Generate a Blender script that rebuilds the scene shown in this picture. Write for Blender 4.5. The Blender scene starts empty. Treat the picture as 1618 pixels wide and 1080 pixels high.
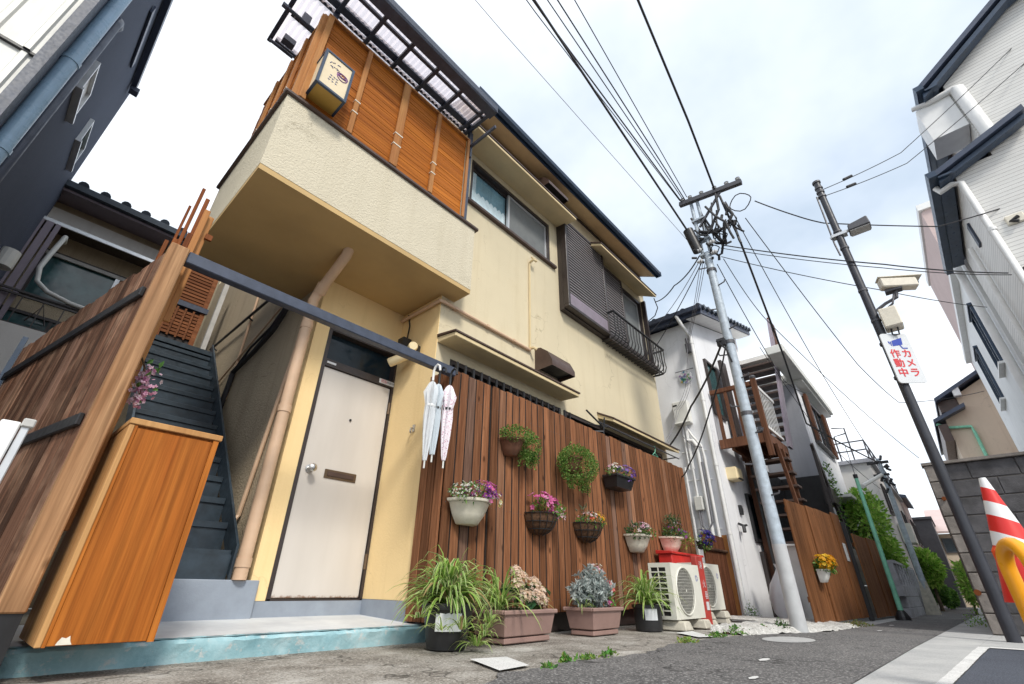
import bpy, bmesh, math, random
from mathutils import Vector, Matrix
R = math.radians
random.seed(7)
scene = bpy.context.scene
COL = scene.collection

# ---------------------------------------------------------------- camera
cam_d = bpy.data.cameras.new('camera'); cam = bpy.data.objects.new('camera', cam_d); COL.objects.link(cam)
right = Vector((0.66424985, -0.74738648, 0.01362322))
up = Vector((-0.36468610, -0.30810331, 0.87867878))
fwd = Vector((0.65251528, 0.58863045, 0.47721903))
mw = Matrix.Identity(4)
for i in range(3):
    mw[i][0], mw[i][1], mw[i][2] = right[i], up[i], -fwd[i]
cam.matrix_world = mw
cam_d.sensor_width = 36.0; cam_d.lens = 36.0 * 714.18 / 1618.0
cam_d.clip_start = 0.05; cam_d.clip_end = 2000
scene.camera = cam

# ---------------------------------------------------------------- light
world = bpy.data.worlds.new('World'); scene.world = world; world.use_nodes = True
SUN_DIR = Vector((-0.36, -0.70, 0.76)).normalized()      # towards the sun
def build_world():
    nt = world.node_tree; nt.nodes.clear(); N = nt.nodes.new; L = nt.links.new
    out = N('ShaderNodeOutputWorld')
    sky = N('ShaderNodeTexSky'); sky.sky_type = 'NISHITA'; sky.sun_disc = False
    sky.sun_elevation = math.asin(SUN_DIR.z); sky.sun_rotation = math.atan2(SUN_DIR.x, SUN_DIR.y)
    sky.air_density = 1.0; sky.dust_density = 1.5
    bg1 = N('ShaderNodeBackground'); bg1.inputs[1].default_value = 0.11; L(sky.outputs[0], bg1.inputs[0])
    tc = N('ShaderNodeTexCoord'); sep = N('ShaderNodeSeparateXYZ'); L(tc.outputs['Generated'], sep.inputs[0])
    mx = N('ShaderNodeMath'); mx.operation = 'MAXIMUM'; L(sep.outputs[2], mx.inputs[0]); mx.inputs[1].default_value = 0.0
    ad = N('ShaderNodeMath'); ad.operation = 'ADD'; L(mx.outputs[0], ad.inputs[0]); ad.inputs[1].default_value = 0.28
    dx = N('ShaderNodeMath'); dx.operation = 'DIVIDE'; L(sep.outputs[0], dx.inputs[0]); L(ad.outputs[0], dx.inputs[1])
    dy = N('ShaderNodeMath'); dy.operation = 'DIVIDE'; L(sep.outputs[1], dy.inputs[0]); L(ad.outputs[0], dy.inputs[1])
    ox = N('ShaderNodeMath'); ox.operation = 'ADD'; L(dx.outputs[0], ox.inputs[0]); ox.inputs[1].default_value = 0.50
    oy = N('ShaderNodeMath'); oy.operation = 'ADD'; L(dy.outputs[0], oy.inputs[0]); oy.inputs[1].default_value = 0.15
    cb = N('ShaderNodeCombineXYZ'); L(ox.outputs[0], cb.inputs[0]); L(oy.outputs[0], cb.inputs[1]); cb.inputs[2].default_value = 7.9
    n1 = N('ShaderNodeTexNoise'); L(cb.outputs[0], n1.inputs['Vector']); n1.inputs['Scale'].default_value = 1.15
    n1.inputs['Detail'].default_value = 6; n1.inputs['Roughness'].default_value = 0.52
    rp = N('ShaderNodeValToRGB'); L(n1.outputs[0], rp.inputs[0])
    rp.color_ramp.elements[0].position = 0.33; rp.color_ramp.elements[0].color = (0.38, 0.45, 0.53, 1)
    rp.color_ramp.elements[1].position = 0.64; rp.color_ramp.elements[1].color = (0.90, 0.91, 0.92, 1)
    e = rp.color_ramp.elements.new(0.47); e.color = (0.58, 0.63, 0.69, 1)
    bg2 = N('ShaderNodeBackground'); L(rp.outputs[0], bg2.inputs[0]); bg2.inputs[1].default_value = 0.88
    mix = N('ShaderNodeMixShader'); mix.inputs[0].default_value = 0.86
    L(bg1.outputs[0], mix.inputs[1]); L(bg2.outputs[0], mix.inputs[2]); L(mix.outputs[0], out.inputs[0])
build_world()
sun_d = bpy.data.lights.new('sun', 'SUN'); sun_d.energy = 1.5; sun_d.angle = R(11); sun_d.color = (1.0, 0.95, 0.86)
sun = bpy.data.objects.new('sun', sun_d); COL.objects.link(sun)
sun.rotation_euler = SUN_DIR.to_track_quat('Z', 'Y').to_euler()
vs = scene.view_settings
scene.display_settings.display_device = 'sRGB'
vs.view_transform = 'Standard'; vs.look = 'None'; vs.exposure = 1.05; vs.gamma = 1.0; vs.use_curve_mapping = False
scene.render.engine = 'CYCLES'
try:
    scene.cycles.use_denoising = True
    scene.cycles.max_bounces = 6; scene.cycles.diffuse_bounces = 4; scene.cycles.glossy_bounces = 3
    scene.cycles.transparent_max_bounces = 12; scene.cycles.caustics_reflective = False; scene.cycles.caustics_refractive = False
except Exception:
    pass

# ---------------------------------------------------------------- materials
class NT:
    def __init__(s, m):
        s.nt = m.node_tree
    def n(s, t, **k):
        nd = s.nt.nodes.new(t)
        for a, v in k.items(): setattr(nd, a, v)
        return nd
    def l(s, a, b): s.nt.links.new(a, b)

MATS = {}
def base_mat(name):
    m = bpy.data.materials.new(name); m.use_nodes = True
    b = m.node_tree.nodes['Principled BSDF']
    MATS[name] = m
    return m, NT(m), b

def coords(t, scale=(1, 1, 1), rnd=True):
    tc = t.n('ShaderNodeTexCoord')
    mp = t.n('ShaderNodeMapping'); mp.inputs['Scale'].default_value = scale
    if rnd:
        oi = t.n('ShaderNodeObjectInfo')
        ml = t.n('ShaderNodeMath', operation='MULTIPLY'); t.l(oi.outputs['Random'], ml.inputs[0]); ml.inputs[1].default_value = 37.0
        va = t.n('ShaderNodeVectorMath', operation='ADD'); t.l(tc.outputs['Object'], va.inputs[0]); t.l(ml.outputs[0], va.inputs[1])
        t.l(va.outputs[0], mp.inputs['Vector'])
    else:
        t.l(tc.outputs['Object'], mp.inputs['Vector'])
    return mp.outputs[0]

def noise(t, vec, scale, detail=4, rough=.55, dist=0.0):
    n = t.n('ShaderNodeTexNoise'); t.l(vec, n.inputs['Vector'])
    n.inputs['Scale'].default_value = scale; n.inputs['Detail'].default_value = detail
    n.inputs['Roughness'].default_value = rough; n.inputs['Distortion'].default_value = dist
    return n.outputs[0]

def ramp(t, fac, stops):
    r = t.n('ShaderNodeValToRGB'); t.l(fac, r.inputs[0])
    els = r.color_ramp.elements
    while len(els) < len(stops): els.new(.5)
    for e, (p, c) in zip(els, stops):
        e.position = p; e.color = (c[0], c[1], c[2], 1) if not isinstance(c, (int, float)) else (c, c, c, 1)
    return r.outputs[0]

def mixc(t, fac, a, b, mode='MIX'):
    m = t.n('ShaderNodeMix', data_type='RGBA', blend_type=mode)
    if isinstance(fac, (int, float)): m.inputs[0].default_value = fac
    else: t.l(fac, m.inputs[0])
    for sck, v in ((m.inputs[6], a), (m.inputs[7], b)):
        if isinstance(v, tuple): sck.default_value = (v[0], v[1], v[2], 1)
        else: t.l(v, sck)
    return m.outputs[2]

def bump(t, b, h, strength=.3, dist=.01):
    bp = t.n('ShaderNodeBump'); t.l(h, bp.inputs['Height']); bp.inputs['Strength'].default_value = strength
    bp.inputs['Distance'].default_value = dist; t.l(bp.outputs[0], b.inputs['Normal'])

def plain(name, c, rough=.5, metal=0.0, var=.12, vs_=6.0, bmp=0.0, bs=60, spec=.5, emit=None):
    m, t, b = base_mat(name)
    v = coords(t)
    n = noise(t, v, vs_, 5, .6)
    lo = tuple(x * (1 - var) for x in c); hi = tuple(min(1, x * (1 + var)) for x in c)
    t.l(ramp(t, n, [(.3, lo), (.7, hi)]), b.inputs['Base Color'])
    rr = ramp(t, noise(t, v, vs_ * 3, 3), [(.3, max(.04, rough - .08)), (.7, min(1, rough + .1))])
    t.l(rr, b.inputs['Roughness']); b.inputs['Metallic'].default_value = metal
    b.inputs['Specular IOR Level'].default_value = spec
    if bmp: bump(t, b, noise(t, v, bs, 3), bmp, .004)
    return m

def rnd_bright(t, col, lo, hi):
    oi = t.n('ShaderNodeObjectInfo')
    mr = t.n('ShaderNodeMapRange'); t.l(oi.outputs['Random'], mr.inputs[0]); mr.inputs[3].default_value = lo; mr.inputs[4].default_value = hi
    hs = t.n('ShaderNodeHueSaturation'); t.l(col, hs.inputs['Color']); t.l(mr.outputs[0], hs.inputs['Value'])
    return hs.outputs[0]

def wood(name, dark, light, axis=2, scale=9.0, rough=.6, rnd=(.8, 1.15), knots=True, grain=.5, stretch=.07, wear=None, spec=.14):
    m, t, b = base_mat(name)
    sc = [scale] * 3; sc[axis] = scale * stretch
    v = coords(t, tuple(sc))
    n1 = noise(t, v, 1.6, 6, .62, .6)
    sc2 = [scale * 7] * 3; sc2[axis] = scale * 7 * .025
    n2 = noise(t, coords(t, tuple(sc2)), 1.0, 4, .6)
    c = ramp(t, n1, [(.28, dark), (.52, tuple((a + q) / 2 for a, q in zip(dark, light))), (.74, light)])
    c = mixc(t, ramp(t, n2, [(.35, 0.0), (.65, grain)]), c, tuple(x * .38 for x in dark))
    if knots:
        sk = [5.0] * 3; sk[axis] = 2.4
        vo = t.n('ShaderNodeTexVoronoi'); t.l(coords(t, tuple(sk)), vo.inputs['Vector']); vo.inputs['Scale'].default_value = 1.3
        c = mixc(t, ramp(t, vo.outputs['Distance'], [(.05, .85), (.12, 0.0)]), c, tuple(x * .25 for x in dark))
    if wear:
        c = mixc(t, ramp(t, noise(t, coords(t, (2, 2, 2)), 1.4, 5, .6), [(.5, 0.0), (.72, .55)]), c, wear)
    t.l(rnd_bright(t, c, *rnd), b.inputs['Base Color'])
    t.l(ramp(t, n2, [(.3, rough - .1), (.7, min(1, rough + .15))]), b.inputs['Roughness'])
    b.inputs['Specular IOR Level'].default_value = spec
    bump(t, b, n2, .3, .003)
    return m

def stucco(name, c, dirt, scale=90, strength=.55, streak=.35, rough=.85, blotch=.5, d=.006):
    m, t, b = base_mat(name)
    v = coords(t, rnd=False)
    base = ramp(t, noise(t, v, .9, 5, .6), [(.3, tuple(x * .93 for x in c)), (.7, tuple(min(1, x * 1.04) for x in c))])
    st = noise(t, coords(t, (7, 7, .45), rnd=False), 1.0, 5, .65)
    base = mixc(t, ramp(t, st, [(.52, 0.0), (.78, streak)]), base, dirt)
    bl = noise(t, v, 2.3, 6, .68)
    base = mixc(t, ramp(t, bl, [(.55, 0.0), (.85, blotch * .6)]), base, dirt)
    vo = t.n('ShaderNodeTexVoronoi', feature='DISTANCE_TO_EDGE'); vo.inputs['Scale'].default_value = .75
    nz = t.n('ShaderNodeTexNoise'); t.l(v, nz.inputs['Vector']); nz.inputs['Scale'].default_value = 2.5; nz.inputs['Detail'].default_value = 5
    va = t.n('ShaderNodeVectorMath', operation='ADD'); t.l(v, va.inputs[0]); t.l(nz.outputs['Color'], va.inputs[1]); t.l(va.outputs[0], vo.inputs['Vector'])
    ck = t.n('ShaderNodeMath', operation='MULTIPLY'); t.l(ramp(t, vo.outputs['Distance'], [(.0, .55), (.005, 0.0)]), ck.inputs[0]); t.l(ramp(t, noise(t, v, .8, 2), [(.5, 0.0), (.6, 1.0)]), ck.inputs[1])
    base = mixc(t, ck.outputs[0], base, tuple(x * .6 for x in dirt))
    t.l(base, b.inputs['Base Color']); b.inputs['Roughness'].default_value = rough
    b.inputs['Specular IOR Level'].default_value = .25
    h = noise(t, v, scale, 3, .6); bump(t, b, h, strength, d)
    return m

def glass(name, tint=(.75, .85, .85), refl=.04):
    m = bpy.data.materials.new(name); m.use_nodes = True; t = NT(m); t.nt.nodes.clear()
    out = t.n('ShaderNodeOutputMaterial'); tr = t.n('ShaderNodeBsdfTransparent'); tr.inputs[0].default_value = (*tint, 1)
    gl = t.n('ShaderNodeBsdfGlossy'); gl.inputs['Roughness'].default_value = .02
    fr = t.n('ShaderNodeLayerWeight'); fr.inputs[0].default_value = .5
    pw = t.n('ShaderNodeMath', operation='POWER'); t.l(fr.outputs['Facing'], pw.inputs[0]); pw.inputs[1].default_value = 4.0
    ml = t.n('ShaderNodeMath', operation='MULTIPLY_ADD'); t.l(pw.outputs[0], ml.inputs[0]); ml.inputs[1].default_value = .6; ml.inputs[2].default_value = refl
    mx = t.n('ShaderNodeMixShader'); t.l(ml.outputs[0], mx.inputs[0]); t.l(tr.outputs[0], mx.inputs[1]); t.l(gl.outputs[0], mx.inputs[2])
    t.l(mx.outputs[0], out.inputs[0]); MATS[name] = m; return m

def film(name, c, alpha, rough=.25, bmp=True):
    m, t, b = base_mat(name)
    b.inputs['Base Color'].default_value = (*c, 1); b.inputs['Roughness'].default_value = rough; b.inputs['Alpha'].default_value = alpha
    if bmp: bump(t, b, noise(t, coords(t), 25, 3), .5, .01)
    return m

def attr_mat(name, rough=.5, trans=.4, var=.18):
    """colour comes from the petals' and leaves' own pigment (a per-vertex attribute)"""
    m, t, b = base_mat(name)
    a = t.n('ShaderNodeAttribute'); a.attribute_name = 'pigment'
    n = noise(t, coords(t), 30, 2)
    c = mixc(t, 1.0, a.outputs['Color'], ramp(t, n, [(.3, 1 - var), (.7, 1.0)]), 'MULTIPLY')
    t.l(c, b.inputs['Base Color']); b.inputs['Roughness'].default_value = rough
    b.inputs['Specular IOR Level'].default_value = .3
    out = t.nt.nodes['Material Output']
    tl = t.n('ShaderNodeBsdfTranslucent'); t.l(c, tl.inputs[0])
    mx = t.n('ShaderNodeMixShader'); mx.inputs[0].default_value = trans
    t.l(b.outputs[0], mx.inputs[1]); t.l(tl.outputs[0], mx.inputs[2]); t.l(mx.outputs[0], out.inputs[0])
    return m

def ground_mat(name, stops, speck, scale=2.0, fine=180, strength=.5, speck_amt=.6, crack=False, d=.004, rough=.9):
    m, t, b = base_mat(name)
    v = coords(t, rnd=False)
    c = ramp(t, noise(t, v, scale, 7, .68), stops)
    c = mixc(t, ramp(t, noise(t, v, fine, 2, .6), [(.52, 0.0), (.66, speck_amt)]), c, speck)
    c = mixc(t, ramp(t, noise(t, v, fine * .8, 2, .6), [(.32, speck_amt), (.45, 0.0)]), c, tuple(x * .35 for x in stops[0][1]))
    h = noise(t, v, fine * .7, 3, .7)
    if crack:
        vo = t.n('ShaderNodeTexVoronoi', feature='DISTANCE_TO_EDGE'); vo.inputs['Scale'].default_value = .8
        nz = t.n('ShaderNodeTexNoise'); t.l(v, nz.inputs['Vector']); nz.inputs['Scale'].default_value = 3
        va = t.n('ShaderNodeVectorMath', operation='ADD'); t.l(v, va.inputs[0]); t.l(nz.outputs['Color'], va.inputs[1]); t.l(va.outputs[0], vo.inputs['Vector'])
        c = mixc(t, ramp(t, vo.outputs['Distance'], [(.0, .8), (.012, 0.0)]), c, tuple(x * .3 for x in stops[0][1]))
    t.l(c, b.inputs['Base Color']); b.inputs['Roughness'].default_value = rough; b.inputs['Specular IOR Level'].default_value = .3
    bump(t, b, h, strength, d)
    return m

def sheet_mat():
    m = bpy.data.materials.new('polycarbonate_sheet'); m.use_nodes = True; t = NT(m); t.nt.nodes.clear()
    out = t.n('ShaderNodeOutputMaterial'); tr = t.n('ShaderNodeBsdfTransparent'); tr.inputs[0].default_value = (.93, .90, .91, 1)
    tl = t.n('ShaderNodeBsdfTranslucent'); tl.inputs[0].default_value = (.90, .80, .82, 1)
    df = t.n('ShaderNodeBsdfDiffuse'); df.inputs[0].default_value = (.80, .74, .76, 1)
    a = t.n('ShaderNodeMixShader'); a.inputs[0].default_value = .25; t.l(tl.outputs[0], a.inputs[1]); t.l(df.outputs[0], a.inputs[2])
    b = t.n('ShaderNodeMixShader'); b.inputs[0].default_value = .55; t.l(tr.outputs[0], b.inputs[1]); t.l(a.outputs[0], b.inputs[2]); t.l(b.outputs[0], out.inputs[0])
    return m
M = {}
M['stucco'] = stucco('cream_stucco', (.66, .575, .405), (.44, .34, .18), scale=85, strength=.45, streak=.30, blotch=.4)
M['stucco_balcony'] = stucco('cream_balcony_stucco', (.63, .57, .44), (.42, .36, .24), scale=66, strength=.9, streak=.25, blotch=.3, d=.011)
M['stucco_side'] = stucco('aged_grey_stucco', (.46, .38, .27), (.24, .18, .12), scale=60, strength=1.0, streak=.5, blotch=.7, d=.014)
M['yellow'] = stucco('yellow_entrance_stucco', (.90, .68, .36), (.62, .43, .18), scale=60, strength=.35, streak=.25, blotch=.3)
M['soffit'] = plain('soffit_board', (.52, .355, .155), .75, var=.1, vs_=1.5)
M['canopy_cream'] = plain('canopy_cream_paint', (.66, .53, .31), .7, var=.1, vs_=3)
M['brown_trim'] = plain('dark_brown_trim', (.075, .045, .035), .45, var=.2)
M['eave'] = plain('eave_board', (.74, .55, .32), .7, var=.12, vs_=2)
M['gutter'] = plain('blue_black_gutter', (.032, .055, .095), .35, var=.2)
M['navy'] = plain('navy_steel', (.048, .060, .092), .45, var=.25, vs_=14)
M['stair'] = plain('stair_blue_steel', (.024, .038, .052), .42, var=.4, vs_=9)
M['guard_black'] = plain('guard_black', (.02, .02, .022), .45)
M['black'] = plain('black_metal', (.018, .018, .020), .45, var=.3)
M['slat'] = plain('louvre_aluminium', (.22, .20, .20), .45, var=.1)
M['darkbrown_al'] = plain('bronze_aluminium', (.040, .030, .028), .4, var=.15)
M['grey_paint'] = plain('blue_grey_concrete_paint', (.27, .31, .37), .6, var=.13, vs_=5, bmp=.25, bs=90)
M['turq'] = None
M['door'] = None
M['metal'] = plain('satin_steel', (.55, .54, .52), .28, metal=.9, var=.08)
M['bronze'] = plain('bronze_metal', (.16, .11, .07), .4, metal=.6, var=.2)
M['cream_plastic'] = plain('cream_plastic', (.80, .66, .40), .45, var=.05)
M['pipe_beige'] = plain('beige_pipe', (.62, .43, .29), .5, var=.12, vs_=4)
M['ivory'] = plain('ivory_plastic', (.74, .69, .58), .5, var=.08, vs_=25, bmp=.3, bs=120)
M['white'] = plain('white_paint', (.78, .78, .77), .5, var=.06)
M['white_plastic'] = plain('white_plastic', (.70, .70, .66), .45, var=.06)
M['ac'] = plain('air_conditioner_enamel', (.66, .65, .58), .45, var=.07, vs_=4)
M['ac_dark'] = plain('fan_shadow_plastic', (.035, .033, .033), .6)
M['concrete_block'] = plain('rough_concrete', (.48, .45, .38), .9, var=.25, vs_=12, bmp=.8, bs=70)
M['red'] = plain('red_enamel', (.52, .03, .025), .4, var=.15)
M['red_old'] = plain('faded_red_paint', (.40, .045, .035), .55, var=.2)
M['terracotta'] = plain('mauve_terracotta_plastic', (.29, .185, .16), .55, var=.12, vs_=5, bmp=.15)
M['black_plastic'] = plain('black_plastic', (.020, .020, .022), .4, var=.2)
M['soil'] = plain('soil', (.05, .035, .022), .95, var=.5, vs_=30, bmp=1, bs=60)
M['coir'] = plain('coir_liner', (.10, .05, .025), .9, var=.5, vs_=50, bmp=1, bs=90)
M['tan_plastic'] = plain('brown_plastic', (.16, .07, .04), .5, var=.2)
M['plank'] = wood('fence_plank', (.175, .068, .031), (.375, .168, .082), 2, 16, .68, rnd=(.62, 1.3), grain=.6)
M['plank_pale'] = wood('pale_fence_plank', (.23, .10, .052), (.48, .255, .15), 2, 16, .68, rnd=(.8, 1.2), grain=.5)
M['plank_grey'] = wood('greyed_fence_plank', (.16, .085, .058), (.34, .20, .14), 2, 16, .7, rnd=(.7, 1.25), grain=.6)
M['gap_shade'] = plain('plank_gap_shade', (.012, .007, .005), .9, var=.3)  # near-black colour painting the shade between fence planks
M['plank_dark'] = wood('weathered_fence_plank', (.080, .040, .026), (.26, .130, .080), 2, 9, .75, rnd=(.5, 1.3), grain=.75, wear=(.38, .24, .16))
M['post_wood'] = wood('pale_post_timber', (.30, .145, .066), (.60, .36, .19), 2, 8, .6, rnd=(1, 1), grain=.65, knots=True, wear=(.30, .17, .09))
M['cabinet'] = wood('cabinet_veneer', (.36, .098, .014), (.53, .185, .032), 2, 9, .45, rnd=(.97, 1.03), knots=False, grain=.6, stretch=.03)
M['cabinet_edge'] = wood('cabinet_edge_timber', (.44, .21, .075), (.62, .36, .15), 2, 6, .45, rnd=(.95, 1.05), knots=False, grain=.25)
M['screen'] = wood('screen_bamboo', (.28, .075, .008), (.60, .20, .026), 0, 7, .6, rnd=(.8, 1.1), knots=False, grain=.5, stretch=.05)
M['batten'] = wood('screen_batten', (.36, .14, .045), (.56, .28, .10), 2, 8, .5, rnd=(.9, 1.05), knots=False, grain=.3)
M['stick'] = wood('red_brown_board', (.17, .045, .014), (.36, .12, .035), 2, 8, .6, rnd=(.7, 1.2), knots=False)
M['deck'] = wood('deck_timber', (.105, .045, .026), (.23, .105, .06), 2, 8, .6, rnd=(.85, 1.1), knots=False)
M['fence_far'] = wood('far_fence_board', (.15, .058, .022), (.40, .175, .075), 2, 11, .6, rnd=(.75, 1.15), grain=.6, stretch=.05)
M['reed'] = wood('reed_fence', (.13, .05, .025), (.32, .13, .07), 2, 14, .7, rnd=(.8, 1.1), knots=False, grain=.7)
M['shutter_wood'] = wood('lattice_wood', (.17, .06, .025), (.35, .14, .06), 0, 8, .6, rnd=(.85, 1.1), knots=False)
M['glass'] = glass('window_glass', (.92, .96, .97), .04)
M['dark_glass'] = plain('dark_glass', (.014, .026, .036), .12, var=.3, spec=.3)
M['teal_glass'] = plain('teal_curtained_glass', (.035, .095, .10), .10, var=.5, vs_=3, spec=.6)
M['screen_mesh'] = plain('grey_insect_screen', (.16, .17, .17), .6, var=.1)
M['lace'] = plain('white_lace', (.82, .86, .90), .9, var=.12, vs_=18)
M['blue_curtain'] = plain('blue_curtain', (.26, .42, .50), .9, var=.25, vs_=5)
M['interior'] = plain('room_dark', (.03, .03, .03), .95)
M['pipe_blue'] = plain('pale_blue_pipe', (.30, .46, .62), .3, var=.1)
M['alu'] = plain('silver_aluminium', (.62, .63, .64), .38, metal=.6, var=.08)
M['pole_grey'] = plain('galvanised_pole', (.40, .46, .52), .55, var=.2, vs_=16, metal=.1, bmp=.2)
M['pole_base'] = plain('painted_pole_base', (.46, .47, .48), .6, var=.1, vs_=8)
M['pole_dark'] = plain('dark_slate_pole', (.030, .032, .042), .42, var=.2)
M['green_pole'] = plain('green_pole_paint', (.26, .66, .46), .5, var=.2, vs_=8)
M['cable'] = plain('cable_black', (.020, .020, .024), .6)
M['cable_grey'] = plain('cable_grey', (.20, .20, .22), .6)
M['dim_pane'] = plain('dim_pane', (.016, .026, .032), .6, var=.4, spec=.05)
M['steel_dark'] = plain('dark_steel', (.09, .09, .10), .5, metal=.3)
M['white_wall'] = stucco('white_house_render', (.87, .88, .91), (.46, .46, .49), scale=40, strength=.5, streak=.38, blotch=.4)
M['grey_wall'] = stucco('grey_render_and_shade', (.40, .41, .45), (.25, .25, .28), scale=60, strength=.4)
M['pale_wall'] = stucco('pale_far_wall', (.74, .72, .69), (.44, .42, .40), scale=40, strength=.3)
M['beige_wall'] = stucco('beige_far_wall', (.70, .58, .45), (.48, .38, .28), scale=40, strength=.3)
M['pink_wall'] = stucco('pinkish_far_wall', (.58, .46, .44), (.38, .28, .27), scale=40, strength=.3)
M['dark_wall'] = stucco('charcoal_stucco', (.078, .092, .130), (.050, .058, .082), scale=120, strength=1.0, streak=.25, d=.008)
M['rough_white'] = stucco('rough_white_render', (.82, .83, .83), (.52, .53, .53), scale=35, strength=.9, streak=.25, blotch=.3, d=.012)
M['roof_tile'] = plain('blue_black_roof_tile', (.040, .055, .075), .35, var=.3, vs_=8)
M['roof_dark'] = plain('charcoal_roof_metal', (.050, .065, .105), .4, var=.2)
M['awning_metal'] = plain('awning_metal', (.46, .45, .43), .5, var=.15)
M['lilac'] = plain('lilac_grey_panel', (.24, .20, .24), .5, var=.1)
M['block_light'] = plain('weathered_block', (.19, .17, .155), .95, var=.4, vs_=7, bmp=1.0, bs=80)
M['block_dark'] = plain('dark_block', (.075, .073, .078), .9, var=.35, vs_=8, bmp=1.0, bs=80)
M['block_grey'] = plain('grey_wall_block', (.42, .43, .46), .9, var=.2, vs_=6, bmp=.7, bs=60)
M['yellow_paint'] = plain('yellow_guard_paint', (.85, .36, .01), .35, var=.08)
M['orange'] = plain('orange_plastic', (.80, .09, .02), .45, var=.1)
M['cone_red'] = plain('cone_red', (.70, .025, .02), .4, var=.05)
M['cone_white'] = plain('cone_white', (.80, .80, .80), .4, var=.04)
M['sign_white'] = plain('sign_white', (.64, .66, .68), .4, var=.03)
M['ink_red'] = plain('ink_red', (.62, .03, .04), .5, var=.02)
M['ink_blue'] = plain('ink_blue', (.01, .045, .36), .5, var=.02)
M['ink_black'] = plain('ink_black', (.02, .02, .02), .5, var=.02)
M['ink_purple'] = plain('ink_purple', (.25, .10, .30), .5, var=.1)
M['ink_slate'] = plain('ink_slate', (.12, .16, .34), .5, var=.1)
M['ink_orange'] = plain('ink_orange', (.60, .22, .05), .5, var=.1)
M['lantern_face'] = plain('lantern_acrylic', (.74, .62, .42), .4, var=.06, vs_=3)
M['lantern_base'] = plain('lantern_base_board', (.50, .30, .06), .5, var=.08)
M['poly_sheet'] = sheet_mat()
M['vinyl'] = film('clear_vinyl', (.82, .86, .90), .55, .15)
M['vinyl_blue'] = film('pale_blue_vinyl', (.66, .74, .80), .72, .18)
M['plant'] = attr_mat('plant_pigment', .5, .38)
M['bark'] = plain('bark', (.10, .075, .05), .9, var=.4, vs_=20, bmp=1)
M['bag'] = film('white_plastic_bag', (.75, .77, .80), .92, .35)
M['gravel'] = ground_mat('rubble_mix', [(.3, (.36, .35, .33)), (.7, (.66, .65, .62))], (.80, .79, .76), 9, 60, 1.0, .6, d=.02)
M['asphalt'] = ground_mat('asphalt', [(.25, (.070, .068, .069)), (.5, (.105, .102, .102)), (.8, (.165, .158, .155))], (.42, .41, .40), 1.3, 85, 1.0, .7, crack=True)
M['asphalt_blue'] = ground_mat('parking_asphalt', [(.25, (.040, .046, .062)), (.75, (.080, .090, .115))], (.22, .23, .26), 1.5, 150, .8, .5)
M['apron'] = ground_mat('stained_apron_concrete', [(.28, (.10, .088, .075)), (.44, (.21, .19, .165)), (.58, (.32, .30, .27)), (.74, (.56, .54, .51))], (.55, .52, .47), 3.2, 95, 1.0, .75, crack=True)
M['gutter_concrete'] = ground_mat('gutter_concrete', [(.3, (.33, .335, .34)), (.7, (.50, .50, .49))], (.58, .58, .57), 2.5, 160, .5, .35)
M['line_white'] = ground_mat('worn_white_line', [(.3, (.56, .56, .55)), (.7, (.76, .76, .75))], (.45, .44, .43), 5, 140, .4, .5)
M['ground'] = ground_mat('bare_ground', [(.3, (.16, .15, .13)), (.7, (.26, .25, .22))], (.35, .33, .3), 1, 60, .5, .4)

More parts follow.
